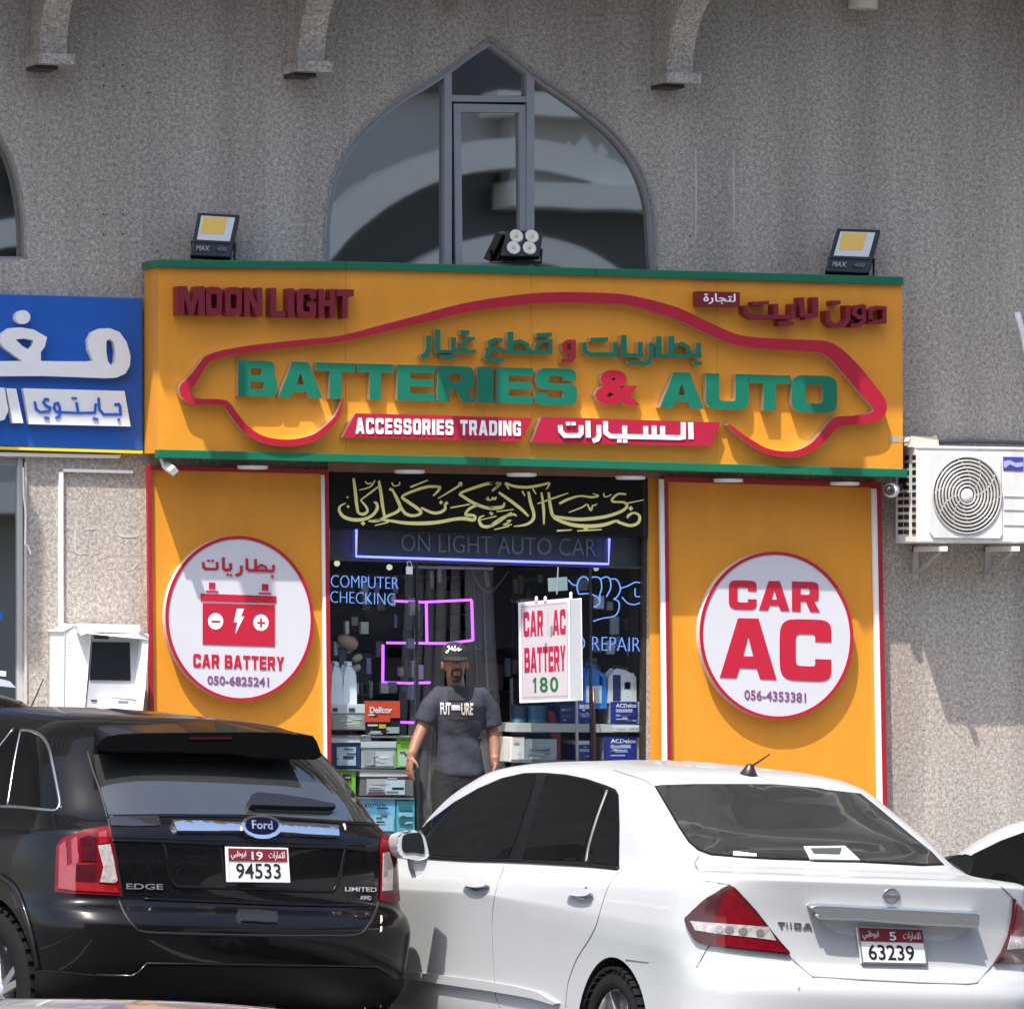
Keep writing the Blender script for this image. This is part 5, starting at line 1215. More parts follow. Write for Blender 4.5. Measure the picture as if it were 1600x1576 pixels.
fr = zE([(6,215),(22,188),(60,165),(130,153),(250,148),(828,143)])+zF([(180,146),(360,163),(380,190),(397,235),(405,270),(370,286),(180,284),(70,280)])+zE([(700,258),(300,250),(60,248),(12,240)])
pts, tr = fill2d([fr]); F0 = [mp1(p.x, p.y)[0] for p in pts]; fwdc = suv.R @ Vector((0, 1, 0)); upc = suv.R @ Vector((0, 0, 1)); xc = suv.R @ Vector((1, 0, 0))
cen = suv.w((0, .4, 1.55)); n = len(F0)
def back(v, frac, up): lx = (v-cen).dot(xc); return v + fwdc*frac + upc*up - xc*lx*(.03+.22*(abs(lx)/.62)**3)
nb = len(fr); half = 6+3
B0 = []
for i, v in enumerate(F0):
    top_ = i <= 8
    B0.append(back(v, .42, .045) if top_ else back(v, .16, .03))
mb.add(F0+B0, list(tr)+[(i, (i+1) % n, (i+1) % n+n, i+n) for i in range(n)]+[tuple(j+n for j in t[::-1]) for t in tr])
sp = mb.build('spoiler', CAR_BLACK, suv.root); smooth_angle(sp, 30)
sf = suv.slab('spoiler_underside', zE([(16,216),(34,192),(66,172),(130,160),(250,155),(828,150)])+zF([(180,153),(352,170),(370,196),(386,238),(392,272),(180,278),(70,274)])+zE([(700,252),(300,244),(60,242),(22,236)]), lambda a, b: (mp1(a,b)[0]+mp1(a,b)[1]*.004, mp1(a,b)[1]), .003, mat('matt_black', (.002,.002,.002), .7, spec=.05), sp)
suv.slab('brake_light', zE([(480,168),(700,166),(700,182),(480,184)]), lambda a, b: (mp1(a,b)[0]+mp1(a,b)[1]*.008, mp1(a,b)[1]), .003, mat('dull_red_lens', (.03,.002,.004), .15), sp)
l1 = suv.patch('tail_lamp', zD([(277,800),(300,765),(400,728),(516,711),(532,760),(552,880),(577,1036),(480,1031),(350,1026),(268,1016),(271,900)]), .014, .004, LAMP_RED, step=5)
suv.patch('clear_lens', zD([(465,797),(522,790),(540,870),(556,960),(545,975),(475,970),(492,900)]), .019, -.011, LAMP_CLEAR, l1, step=4)
suv.patch('inner_red_lens', zD([(300,900),(370,880),(450,880),(470,980),(545,985),(565,1022),(350,1010),(285,1000)]), .018, -.011, mat('bright_red_lens', (.22,.003,.006), .1, coat=1, noise=.3, nscale=30), l1, step=5)
suv.patch('dark_lens_bar', zD([(370,890),(455,885),(462,970),(365,965)]), .0205, -.016, LAMP_DEEP, l1, step=5)
for q in ([(292,800),(322,775),(330,1000),(288,1000)], [(345,770),(372,755),(380,880),(350,885)], [(470,740),(505,732),(512,785),(468,790)]):
    suv.patch('lens_rib', zD(q), .0185, -.012, bpy.data.materials['bright_red_lens'], l1, step=4)
suv.patch('dark_lens_bar', zD([(385,765),(455,742),(458,870),(390,872)]), .0185, -.012, LAMP_DEEP, l1, step=5)
l2 = suv.patch('tail_lamp', zF([(711,678),(735,688),(765,758),(786,870),(802,1016),(745,1022),(703,1015),(711,900),(707,760)]), .010, .004, LAMP_RED, step=5)
suv.patch('clear_lens', zF([(714,770),(742,764),(762,840),(758,960),(710,965)]), .015, -.007, LAMP_CLEAR, l2, step=4)
suv.strip('tailgate_joint', zD([(516,665),(530,735),(560,900),(580,1040)])+zE([(112,985),(150,1080),(200,1150),(240,1176),(400,1186),(828,1196)])+zF([(180,1198),(400,1197),(590,1192),(650,1140),(690,1060),(704,1020)]), .012, .002, JOINT_DARK)
suv.strip('tailgate_joint', zD([(512,660),(480,540),(440,425),(418,345)]), .010, .002, JOINT_DARK)
suv.strip('window_seal', [(168,1275),(270,1274.5),(400,1276),(470,1280),(590,1289)], .014, .006, TRIM)
suv.patch('tailgate_lip', zE([(64,582),(322,578),(335,628),(200,632),(78,628)]), .004, .003, mat('lit_black_paint', (.012,.010,.011), .2, coat=1), step=7)  # lighter black on the lip, the light on it put into the colour
# raised surround of the plate recess
suv.strip('recess_edge', zE([(345,712),(365,800),(385,900),(410,938),(450,945),(640,948),(828,955)])+zF([(180,960),(420,966),(470,960),(495,900),(518,800),(530,740)]), .016, .006, CAR_BLACK)
suv.strip('recess_edge', zE([(70,705),(345,712),(828,730)])+zF([(180,735),(520,742),(690,760)]), .014, .007, CAR_BLACK)
suv.strip('body_crease', zE([(250,1006),(500,1016),(828,1030)])+zF([(180,1034),(450,1040),(640,1040)]), .012, .007, CAR_BLACK)
suv.patch('pull_recess', zE([(735,1060),(828,1062)])+zF([(176,1072),(178,1130),(0,1125)])+zE([(735,1140),(722,1100)]), .003, .003, mat('deep_black', (.003,.003,.003), .5), step=5)
suv.strip('pull_edge', zE([(745,1122),(828,1126)])+zF([(100,1129),(170,1130)]), .008, .008, CAR_BLACK)
cb2 = bpy.data.objects.new('tailgate_badge', None); link(cb2, suv.root)
suv.patch('chrome_bar', zE([(388,616),(560,620),(745,628),(745,668),(412,667)]), .022, .002, CHROME_W, cb2, step=4)
suv.patch('chrome_bar', zF([(160,626),(330,634),(486,643),(486,692),(330,684),(172,674)]), .022, .002, CHROME_W, cb2, step=4)
ell = lambda cx, cy, rx, ry: [(cx+rx*math.cos(a), cy+ry*math.sin(a)+.03*rx*math.cos(a)) for a in [2*math.pi*i/36 for i in range(36)]]
suv.patch('badge_oval', ell(405,1296.5,32,16), .030, 0, CHROME, cb2, step=4)
suv.patch('badge_face', ell(405,1296.5,26,11.4), .0335, -.02, FORD_BLUE, cb2, step=4)
text_px('badge_script', 'Ford', [(389,1290.5),(421,1291.5),(421,1303),(389,1302)], suv.mapper(.034), .002, BADGE, cb2, .012)
p, n = suv.hit(403, 1351); loc = suv.M.inverted() @ p
number_plate(suv, [(354,1322.5),(449.5,1324.5),(453,1378),(356,1377)], loc+Vector((0,-.02,0)), (0,-1,.05), '19', '94533',
    [(.14,.46),(.86,.46),(.86,.90),(.14,.90)], [(.40,.12),(.58,.12),(.58,.36),(.40,.36)], .40)
MC = mat('badge_bright', (.6,.6,.62), .25, .9)
text_px('model_lettering', 'EDGE', [(197,1379.5),(254,1380.5),(254,1389.5),(197,1388.5)], suv.mapper(.001), .005, MC, suv.root, .015)
text_px('trim_lettering', 'LIMITED', [(538,1385),(587,1386),(587,1393),(538,1391.5)], suv.mapper(.001), .005, MC, suv.root, .012)
text_px('drive_lettering', 'AWD', [(562,1398.5),(579,1399),(579,1406),(562,1405)], suv.mapper(.001), .005, MC, suv.root, .015)
wp = bpy.data.objects.new('rear_wiper', None); link(wp, suv.root)
suv.patch('wiper_arm', zF([(18,525),(28,492),(60,480),(180,490),(330,513),(455,540),(462,555),(400,556),(240,552),(100,547),(25,545)]), .035, -.008, mat('wiper_black', (.008,.008,.009), .35), wp, step=5)
suv.strip('wiper_blade', zF([(60,549),(250,556),(455,560)]), .014, .012, BLACK, wp)
for q in (zF([(710,1092),(718,1092),(720,1118),(710,1135)]), zF([(710,1148),(718,1146),(717,1172),(708,1178)]), zF([(512,612),(524,610),(532,640),(528,652)])):
    suv.patch('paint_chip', q, .002, 0, mat('chip', (.6,.55,.5), .5), step=3)
clad = suv.patch('lower_cladding', [(58,1514),(100,1517),(150,1522),(205,1524),(216,1518),(228,1507),(400,1509),(585,1512),(600,1517),(612,1527),(637,1534),(640,1545),(640,1600),(400,1606),(58,1604)], .012, .004, CLAD, step=8)
suv.strip('cladding_edge', [(150,1521),(205,1523),(216,1517),(228,1504),(400,1506),(585,1509),(602,1518),(637,1530)], .014, .020, CAR_BLACK, smooth=False)
suv.strip('arch_lip', zD([(-60,935),(0,940),(60,985),(100,1060),(130,1150),(160,1260),(185,1390)]), .03, .014, CAR_BLACK)
for q in ((231,1567),(576,1571)):
    p, n = suv.hit(*q); mb = MB(); dirn = suv.R @ Vector((0,-1,0)); mb.lathe([(.030,-.2),(.043,-.2),(.046,.035),(.042,.04),(.036,.03),(.034,-.2)], p, dirn, 24); smooth_angle(mb.build('exhaust_pipe', CHROME, suv.root))
suv.patch('tow_socket', [(404,1565),(430,1566),(431,1582),(404,1582)], .03, 0, DARK_METAL, step=4)
for c in UW: suv.wheel(c, .375, .252, .24, 5, (-.16, .16))

# --- other cars, only glimpsed: copies of the saloon's main parts
def copy_tree(o, parent, names=None):
    c = o.copy(); COL.objects.link(c); c.parent = parent
    for ch in list(o.children): copy_tree(ch, c)
    return c
KEEP = ('body', 'side_window', 'window_surround', 'rear_window', 'rear_window_seal', 'wheel', 'tail_lamp', 'wing_mirror', 'belt_moulding', 'door_joint', 'door_handle', 'antenna', 'window_bar')
def copy_car(label, px, py, depth, local, heading, paint=None, mirror=None, skip=()):
    c = Car('parked_car', label, px, py, depth, local, heading)
    for ch in list(sal.root.children):
        k = ch.name.split('.')[0]
        if k not in KEEP or k in skip: continue
        n = copy_tree(ch, c.root)
        def recolour(o, mm):
            if o.type == 'MESH' and any(m == CAR_WHITE for m in o.data.materials if m):
                o.data = o.data.copy()
                for i, m in enumerate(o.data.materials):
                    if m == CAR_WHITE: o.data.materials[i] = mm
            for q in o.children: recolour(q, mm)
        if paint: recolour(n, paint)
        if mirror and k == 'wing_mirror': recolour(n, mirror)
    return c
def depth_of(p): return (Vector(p)-CAM).dot(fwd)
md = depth_of(sal.M @ Vector((-.92, 2.62, 1.0)))
car3 = copy_car('white car with a black door mirror parked at the right edge of the picture', 1532, 1425, md, (-.92, 2.62, 1.0), R(2.0), mirror=BLACK, skip=('antenna', 'tail_lamp', 'door_handle', 'wing_mirror'))
m3 = bpy.data.objects.new('wing_mirror', None); link(m3, car3.root)
mp3 = car3.plane_map((-.90, 3.0, 1.0), (-.12, -1, .05))
car3.slab('mirror_housing', rnd_(zC([(962,648),(1005,625),(1060,616),(1100,622),(1112,655),(1104,700),(1085,732),(1040,705),(1000,680)])), mp3, .10, BLACK, m3, .003)
car4 = copy_car('dark car with a thin antenna parked sideways behind the black crossover', 62, 1108, 29.6, (-.3, 1.2432, 1.5232), R(88), paint=CAR_BLACK, skip=('wing_mirror', 'door_handle', 'tail_lamp', 'antenna'))
car4.root.matrix_basis = car4.M @ Matrix.Scale(1.12, 4)
a0 = P(50, 1101, -5.6); a1 = P(68, 1060, -5.6); mb = MB(); mb.tube([a0-(a1-a0)*.2, a1], [.005,.003], 6); mb.build('antenna', BLACK, car4.root)
car5 = copy_car('pale grey car whose roof just shows in the bottom left corner', -265, 1566, 6.9, (0, 2.1, 1.494), R(86), paint=CAR_GREY, skip=('wing_mirror', 'door_handle', 'tail_lamp', 'antenna'))

# ------------------------------------------------------------------ the building across the street (seen only in reflections)
opp = empty('apartment_building', (10, -52, 0), 'pale apartment building across the street, seen only as reflections in the glass', 'building')
OPPW = mat('opposite_wall', (0.46, 0.45, 0.43), 0.8, noise=0.1, nscale=.5); OPPB = mat('opposite_band', (0.85, 0.84, 0.80), 0.8); OPPG = mat('opposite_glass', (0.05, 0.055, 0.06), 0.3); OPPD = mat('opposite_dark', (0.12, 0.12, 0.12), 0.8)
mb = MB(); mb.box((-45, -70, -1), (60, -52, 27)); mb.build('wall', OPPW, opp)
for k in range(7):
    z = 4.2+3.4*k
    if k in (1, 2): continue
    mb = MB(); mb.box((-45.1, -52.6, z-.3), (60.1, -50.9, z+.2)); mb.build('balcony_band', OPPB, opp)
    for i in range(16):
        x = -42+6.4*i; mb = MB(); mb.box((x-1.1, -52.2, z+.9), (x+1.1, -51.95, z+2.6)); mb.build('window', OPPG, opp)
# broad arches with pale rims, dark hollows and panels carrying three diamonds
for c in range(-3, 6):
    cx, cz = 20.9+8.4*c, 5.4
    def ring_(r0, r1, y0, y1, m, nm, a0=0.0, a1=math.pi, oz=0.0):
        mb = MB(); vs = []; n = 26
        for i in range(n+1):
            a = a0+(a1-a0)*i/n
            for r in (r0, r1):
                for y in (y0, y1): vs.append((cx+r*math.cos(a), y, cz+oz+r*math.sin(a)))
        fs = []
        for i in range(n):
            k = 4*i; fs += [(k+1,k+5,k+7,k+3), (k,k+2,k+6,k+4), (k+2,k+3,k+7,k+6), (k,k+4,k+5,k+1)]
        mb.add(vs, fs); mb.build(nm, m, opp)
    ring_(4.45, 4.95, -52.2, -51.2, OPPB, 'arch_rim', R(62), R(176)); ring_(2.9, 3.35, -52.2, -51.3, OPPB, 'arch_rim', R(50), R(178)); ring_(.05, 2.9, -52.1, -51.9, OPPD, 'arch_hollow'); ring_(3.35, 4.45, -52.1, -51.92, OPPG, 'arch_hollow', R(64), R(176))
    for z0, z1, x0, x1, m, y1, nm in ((10.75, 11.15, -.5, 2.6, OPPB, -51.1, 'ledge'), (9.2, 9.62, -.25, 2.8, OPPB, -51.0, 'ledge'), (9.62, 10.75, -.1, 2.5, mat('opposite_panel', (.5,.49,.46), .8), -51.5, 'panel'), (4.5, 9.2, .3, 3.2, OPPD, -51.7, 'recess'), (11.15, 14.0, -4.0, 3.0, OPPG, -51.8, 'dark_band')):
        mb = MB(); mb.box((cx+x0, -52.2, z0), (cx+x1, y1, z1)); mb.build(nm, m, opp)
    for dx, s in ((.95,.13),(1.25,.24),(1.55,.13)):
        mb = MB(); y = -51.47; mb.add([(cx+dx-s,y,10.2),(cx+dx,y,10.2-s*1.3),(cx+dx+s,y,10.2),(cx+dx,y,10.2+s*1.3),(cx+dx-s,y-.03,10.2),(cx+dx,y-.03,10.2-s*1.3),(cx+dx+s,y-.03,10.2),(cx+dx,y-.03,10.2+s*1.3)], [(0,1,2,3),(7,6,5,4),(0,4,5,1),(1,5,6,2),(2,6,7,3),(3,7,4,0)]); mb.build('diamond_ornament', OPPB, opp)

# ------------------------------------------------------------------ shop interior
XL, XR = DOOR_L-1.2, DOOR_R+1.0; ZT = P(760, 742).z+.15; YB = 4.6
mb = MB(); mb.box((XL, .30, FLOOR_Z-.1), (XR, YB, FLOOR_Z)); mb.build('shop_floor', mat('shop_tiles', (.14,.135,.13), .4, noise=.15), bld)
mb = MB(); mb.box((XL, YB, FLOOR_Z), (XR, YB+.1, ZT)); mb.build('back_wall', DARKROOM, bld)
for x in (XL-.1, XR):
    mb = MB(); mb.box((x, .302, FLOOR_Z), (x+.1, YB, ZT)); mb.build('side_wall', DARKROOM, bld)
mb = MB(); mb.box((XL, .302, ZT), (XR, YB, ZT+.1)); mb.build('shop_ceiling', DARKROOM, bld)
mb = MB(); mb.box((DOOR_L+.0, -.95, .02), (DOOR_R, -.003, FLOOR_Z)); tag(mb.build('door_step', PAVING), kind='structure')
mb = MB(); mb.box((DOOR_L, -.003, FLOOR_Z-.06), (DOOR_R, .3, FLOOR_Z-.002)); mb.build('threshold', ALU, bld)
# black board with the golden calligraphy
board = empty('calligraphy_board', P(763, 838, -.02), 'black board with pale gold Arabic calligraphy above the shop door', 'sign')
slab_px('board', [(515,738),(1011,748),(1012,839.5),(515.5,824.5)], -.045, .04, BLACK_BOARD, board, .003)
slab_px('board_edge', [(1004,750),(1009,750.2),(1010,838),(1005,838)], -.047, .002, mat('satin_black', (.003,.003,.003), .6), board)
z7 = lambda p: (500+p[0]/5.333, 720+p[1]/5.333)
z8 = lambda p: (760+p[0]/5.333, 720+p[1]/5.333)
S7 = [[(280,145,14),(295,250,20),(305,350,20),(318,432,16)], [(318,432,14),(360,444,20),(395,422,16),(388,385,14),(345,330,10),(350,315,8)], [(215,352,6),(170,375,12),(162,415,18),(200,465,22),(280,490,24),(370,485,22),(440,450,20),(478,395,20),(470,350,16),(450,345,10)],
 [(492,165,14),(508,260,20),(522,370,20),(540,470,16)], [(340,325,8),(440,250,12),(500,205,8)], [(600,232,12),(640,310,20),(670,385,22),(640,425,20),(560,460,20),(480,500,18),(405,502,8)],
 [(1005,215,14),(900,215,20),(780,250,18),(688,295,16),(720,330,20),(800,385,22),(842,425,20),(820,448,18),(760,455,20),(705,430,20),(670,370,14)], [(1005,215,14),(985,250,16),(945,290,8)], [(755,218,14),(900,160,8)],
 [(845,390,14),(940,432,20),(1010,425,20),(1045,395,18),(1038,360,10)], [(405,500,6),(500,490,12),(600,500,18),(700,515,22),(850,520,26),(1000,508,24),(1120,485,22),(1210,480,26),(1280,492,22),(1292,460,18),(1250,450,20),(1212,445,14),(1250,395,18),(1320,365,16)],
 [(1500,180,12),(1400,190,20),(1280,225,20),(1170,270,16),(1200,300,18),(1300,360,22),(1420,395,20),(1520,385,18),(1535,350,8)], [(1500,180,12),(1480,215,14),(1435,252,6)], [(985,312,6),(1090,250,12),(1160,205,14),(1160,185,10),(1180,182,10),(1178,212,6)], [(1090,390,10),(1250,360,10)],
 [(1370,455,8),(1335,470,14),(1330,505,18),(1355,542,22),(1410,545,20),(1480,512,18),(1550,462,18),(1600,432,14)], [(1345,490,6),(1470,460,8)], [(1398,298,6),(1412,325,8),(1432,320,6),(1440,302,5),(1460,322,8),(1470,298,6)], [(600,180,6),(615,205,8),(640,207,7),(664,195,7),(664,174,5)],
 [(330,242,5),(420,215,10),(460,160,5)], [(378,170,6),(400,190,9),(432,182,5)], [(460,538,7),(570,510,10)]]
D7 = [(1010,345,17),(1055,352,16),(360,520,19),(230,302,9),(235,380,13),(590,237,15),(1425,435,15)]
S8 = [[(0,190,12),(60,184,16),(115,184,14),(100,205,14),(48,246,6)], [(158,184,16),(240,212,18),(350,218,20),(450,202,18),(527,186,12),(500,236,6)], [(158,184,14),(190,236,5)], [(105,262,14),(200,330,20),(290,400,20),(352,460,12)], [(352,255,14),(370,350,20),(395,430,20),(388,490,20),(330,530,16),(230,545,6)],
 [(460,262,12),(478,400,18),(480,530,8)], [(520,262,14),(535,380,20),(558,460,20),(620,500,22),(720,532,24),(850,544,26),(980,532,24),(1080,500,18),(1110,512,20),(1200,538,20),(1265,515,20),(1278,460,18),(1235,432,14),(1190,450,18),(1175,475,12)],
 [(540,450,10),(620,470,18),(740,485,24),(860,482,24),(1000,462,22),(1120,422,20),(1172,380,18),(1150,345,14),(1062,340,14),(1050,318,14),(1100,275,14),(1165,278,12)], [(428,356,8),(560,310,12),(682,268,6)], [(610,355,16),(680,320,18),(780,292,12),(880,302,14),(935,290,10),(890,272,6)],
 [(690,428,5),(800,385,10),(840,362,8),(872,412,12),(888,368,7),(902,372,7),(922,358,5)], [(1150,357,10),(1312,324,6)], [(590,582,12),(712,574,8)], [(760,582,10),(962,571,8)], [(0,562,6),(90,500,18),(160,462,18),(230,445,14),(252,460,8)], [(172,500,8),(205,494,8),(180,515,9),(140,532,8),(212,530,6)], [(68,572,7),(190,542,9)],
 [(978,268,6),(985,296,8),(1012,295,7),(1042,280,6)], [(0,312,6),(15,326,7),(42,325,7),(80,303,5)], [(0,388,12),(60,386,14),(140,376,14),(152,345,6)], [(88,422,8),(226,404,6)], [(300,250,10),(322,292,5)], [(388,232,10),(415,276,5)]]
D8 = [(1205,395,20),(45,440,15),(830,565,20)]
for S, z in ((S7, z7), (S8, z8)):
    for st in S:
        ribbon_px('calligraphy_stroke', [(*z((x, y)), max(1.5, 1.22*w/5.333)) for x, y, w in st], -.053, .0075, GOLD, board, n=4)
for D, z in ((D7, z7), (D8, z8)):
    for x, y, r in D:
        c = z((x, y)); prism_px('calligraphy_dot', [(c[0]+r/5.333*math.cos(a), c[1]+r/5.333*math.sin(a)) for a in [2*math.pi*i/4 for i in range(4)]], -.053, .0075, GOLD, board)
# glazing: transom, panes, door leaf
sf = empty('shop_window', P(763, 1430, .06), 'dark glass shop window and glass door under the calligraphy board', 'shop window')
slab_px('transom_reflection_board', [(516,826),(1011,840),(1011,887),(516,874)], .10, .01, mat('grey_reflection_tone', (.06,.06,.062), .35), sf)  # added board, its grey stands in for the reflection in the transom glass
slab_px('pane', [(516,826),(650,829.5),(655,1428),(520,1428)], .040, .006, SHOPGLASS, sf)
slab_px('pane', [(922,838),(1011,840),(1016,1428),(926,1428)], .040, .006, SHOPGLASS, sf)
slab_px('transom_pane', [(650.5,829.5),(921.5,838),(921.5,884),(650.5,876)], .040, .006, SHOPGLASS, sf)
slab_px('mullion', [(650,872),(653,872),(657,1428),(654,1428)], .032, .02, DARK_METAL, sf)
slab_px('mullion', [(921,880),(924.5,880),(928,1428),(924.5,1428)], .032, .02, DARK_METAL, sf)
slab_px('window_head', [(516,872),(1011,885.5),(1011,889),(516,875.5)], .028, .03, mat('head_metal', (.07,.07,.075), .4, .5), sf)
dl = slab_px('door_leaf', [(800,886),(921,888),(924,1424),(803,1424)], .020, .008, SHOPGLASS, sf)
for xa, m in ((898.5, ALU), (925.5, mat('brown_handle', (.10,.05,.04), .35, .4))):
    mb = MB(); mb.tube([P(xa+2,1076,-.03), P(xa+3.5,1190,-.03)], .011, 8); h = mb.build('pull_handle', m, sf, smooth=True)
    for yy in (1090, 1175):
        mb = MB(); mb.tube([P(xa+2.5,yy,-.03), P(xa+2.5,yy,.03)], .007, 6); mb.build('handle_stud', m, h)
PVC = film('clear_curtain', (.50,.50,.50), .15)
cu = empty('strip_curtain', P(690, 880, .25), 'clear plastic strip curtain parted in the shop doorway', 'curtain')
for (xt, xb, wt, wb) in ((640,600,14,20),(656,626,14,22),(672,655,14,24),(690,668,16,26),(712,700,15,22),(734,752,16,28),(748,778,16,32),(762,800,16,30)):
    mb = MB(); vs = []; n = 14
    for i in range(n+1):
        t = i/n; y = 885+t*515; e_ = t**1.6
        x = xt+(xb-xt)*e_; w = wt+(wb-wt)*e_; dy = .25+.05*math.sin(t*5+xt)
        vs += [P(x-w/2, y, dy), P(x-w/6, y, dy-.02), P(x+w/6, y, dy-.018), P(x+w/2, y, dy+.012)]
    mb.add(vs, [(4*i+k, 4*i+k+1, 4*i+k+5, 4*i+k+4) for i in range(n) for k in range(3)]); mb.build('plastic_strip', PVC, cu, smooth=True, fix=False)
mb = MB(); mb.tube([P(636,884,.25), P(770,887,.25)], .015, 8); mb.build('curtain_rail', ALU, cu)
# neon
def neon(name, label, strokes, y, m, r=.008, group=None):
    t = empty(name, P(*strokes[0][0], y), label, 'neon sign', group)
    for st in strokes:
        mb = MB(); mb.tube([P(a, b, y) for a, b in st], r, 6); mb.build('tube', m, t, smooth=True)
    return t
neon('neon_sign', 'bright blue neon tube running under the dull glass lettering', [[(557,827),(556.5,869),(643,872),(760,875.5),(951,881),(952,841)]], .015, NEON_BLUE, .0085)
g1 = neon('neon_sign', 'violet neon tube framing the shelves inside the shop', [[(612,938.5),(660,940.5),(737,937)],[(666,940),(667,1003)],[(737,938),(739,1000)],[(604,1004),(700,1005),(739,1000)],[(598.5,1007),(598,1066)],[(598,1066),(640,1067),(672,1066)],[(626,1128),(660,1129)]], .62, NEON_PURPLE, .0095)
tn = empty('neon_sign', P(779, 865, .09), 'unlit grey letters ON LIGHT AUTO CAR behind the door transom', 'neon sign')
word_px('ON LIGHT AUTO CAR', [(627,834),(931,842),(931,869),(627,861)], plane_map(.085), .006, NEON_OFF, tn, -.012)
cc = empty('neon_sign', P(570, 945, .06), 'pale blue neon words COMPUTER CHECKING in the left shop window', 'neon sign')
word_px('COMPUTER', [(517,898),(622,902),(622,920),(517,917)], plane_map(.055), .006, NEON_PALE, cc, -.022)
word_px('CHECKING', [(516,923),(617,927),(617,945),(516,941)], plane_map(.055), .006, NEON_PALE, cc, -.022)
ar_ = empty('neon_sign', P(940, 1017, .06), 'pale blue neon words AUTO REPAIR in the right shop window, partly behind the light box', 'neon sign')
word_px('AUTO REPAIR', [(846,992),(1000,996),(1000,1018),(846,1013)], plane_map(.055), .006, NEON_PALE, ar_, -.022)
N8 = [[(680,990),(720,1030),(755,1035)],[(770,1110),(755,1050),(775,985),(810,965),(845,985),(865,1060),(850,1110)],[(850,985),(900,965),(950,985),(960,1060),(945,1110)],[(945,985),(1000,965),(1030,990),(1035,1060),(1000,1130)],
 [(1035,985),(1080,985),(1110,1030),(1115,1080),(1090,1130),(1060,1150)],[(770,1110),(850,1105),(920,1130),(945,1170),(930,1200),(895,1215)],[(945,1110),(945,1180)],[(1060,1150),(1100,1170),(1105,1230),(1070,1290),(970,1310),(890,1335)],
 [(1120,1060),(1180,1040),(1240,1010),(1290,1020),(1318,1050)],[(1240,1060),(1240,1120),(1270,1130),(1318,1120)],[(1130,1135),(1180,1185),(1240,1195),(1300,1170),(1318,1140)]]
neon('neon_sign', 'pale blue neon outline of a fist gripping a spanner in the right window', [[tuple(p.xy) for p in densify([z8(q) for q in st], closed=False, n=4)] for st in N8], .055, NEON_PALE, .0045)
# projecting light box
lbx = empty('light_box', P(850, 1096, -.3), 'white light box reading CAR AC BATTERY 180 in the shop doorway', 'sign')
kf, kn = [(810.5,942),(889.5,935),(891.5,1094),(812.5,1097)], -.40
phi = R(58); A0 = P(889.5, 1010, kn)
fv = Vector((-math.cos(phi), math.sin(phi), 0)); fn = Vector((-math.sin(phi), -math.cos(phi), 0)); sv = -fn
def lb_map(px, py):
    d = ray(px, py); return CAM+d*((A0-CAM).dot(fn)/d.dot(fn)), fn
def lb_slab(name, poly, lift, depth, m, par, bevel=0):
    loops = [poly] if not isinstance(poly[0][0], (tuple, list)) else poly
    pts, tr = fill2d(loops); F = [lb_map(p.x, p.y)[0]+fn*lift for p in pts]; n = len(F); mb = MB()
    mb.add(F+[p-fn*depth for p in F], list(tr)+[tuple(i+n for i in t[::-1]) for t in tr]); k = 0
    for l in loops:
        q = len(l); mb.f += [(k+i, k+(i+1) % q, k+(i+1) % q+n, k+i+n) for i in range(q)]; mb.m += [0]*q; k += q
    return mb.build(name, m, par, bevel=bevel)
lb_slab('case', kf, 0, .135, WHITE, lbx, .004)
lb_slab('face', [(814,945),(886,939),(888,1090),(816,1093)], .002, .0015, mat('lightbox_face', (.46,.42,.45), .3), lbx)
lb_slab('border_line', [[(814.5,948),(887,941),(888.5,1087),(816.5,1090)], [(815.4,949),(817.2,1089),(887.6,1086),(886.2,942)]], .003, .0008, mat('thin_line', (.35,.25,.3), .4), lbx)
LBM = lambda lift: (lambda px, py: (lb_map(px, py)[0]+fn*lift, fn))
def lb_word(s, quad, m, gap=.14, space=.4):
    tot = sum((space if c == ' ' else BW.get(c, 1.0)) for c in s)+gap*(len(s)-1); x = 0; tl, tr, br, bl2 = [Vector(q) for q in quad]
    for c in s:
        w = space if c == ' ' else BW.get(c, 1.0); a, b = x/tot, (x+w)/tot; x += w+gap
        if c == ' ': continue
        q = [tl.lerp(tr,a), tl.lerp(tr,b), bl2.lerp(br,b), bl2.lerp(br,a)]
        loops = [[tuple((q[3]*(1-u)+q[2]*u)*(1-v)+(q[0]*(1-u)+q[1]*u)*v) for u, v in round_corners(l, 1, 1)] for l in GLYPH[c]]
        lb_slab('letter', loops, .0035, .001, m, lbx)
LBR = mat('lightbox_red', (.36,.008,.05), .4)
lb_word('CAR', [(818,956),(849,953),(849,993),(818.5,995)], LBR); lb_word('AC', [(864,953),(884,951),(884.5,991),(864,992)], LBR)
lb_slab('divider_line', [(855,955),(857,955),(857.5,993),(855.5,993)], .0035, .001, mat('grey_line', (.4,.38,.4), .4), lbx)
lb_word('BATTERY', [(819.5,1012),(884,1008),(884.5,1048),(820,1051)], LBR, gap=.10)
lb_slab('digit', [tuple(((832.5+9*u)*(1)+0, (1082-24*v))) for u, v in GLYPH['1'][0]], .0035, .001, PRINT_GREEN, lbx)
text_px('digit', '8', [(843.5,1057.5),(856,1057),(856.5,1081.3),(844,1081.7)], LBM(.003), .001, PRINT_GREEN, lbx, .02)
text_px('digit', '0', [(859.5,1057),(872.5,1056.5),(873,1080.6),(860,1081.1)], LBM(.003), .001, PRINT_GREEN, lbx, .02)
for q in ((852,938),(892,931),(838,938)):
    p = P(*q, kn+.05); mb = MB(); mb.lathe([(0,.03),(.010,.022),(.010,-.02),(0,-.02)], p, (0,0,1), 10); mb.build('fixing_knob', WHITE, lbx, smooth=True)
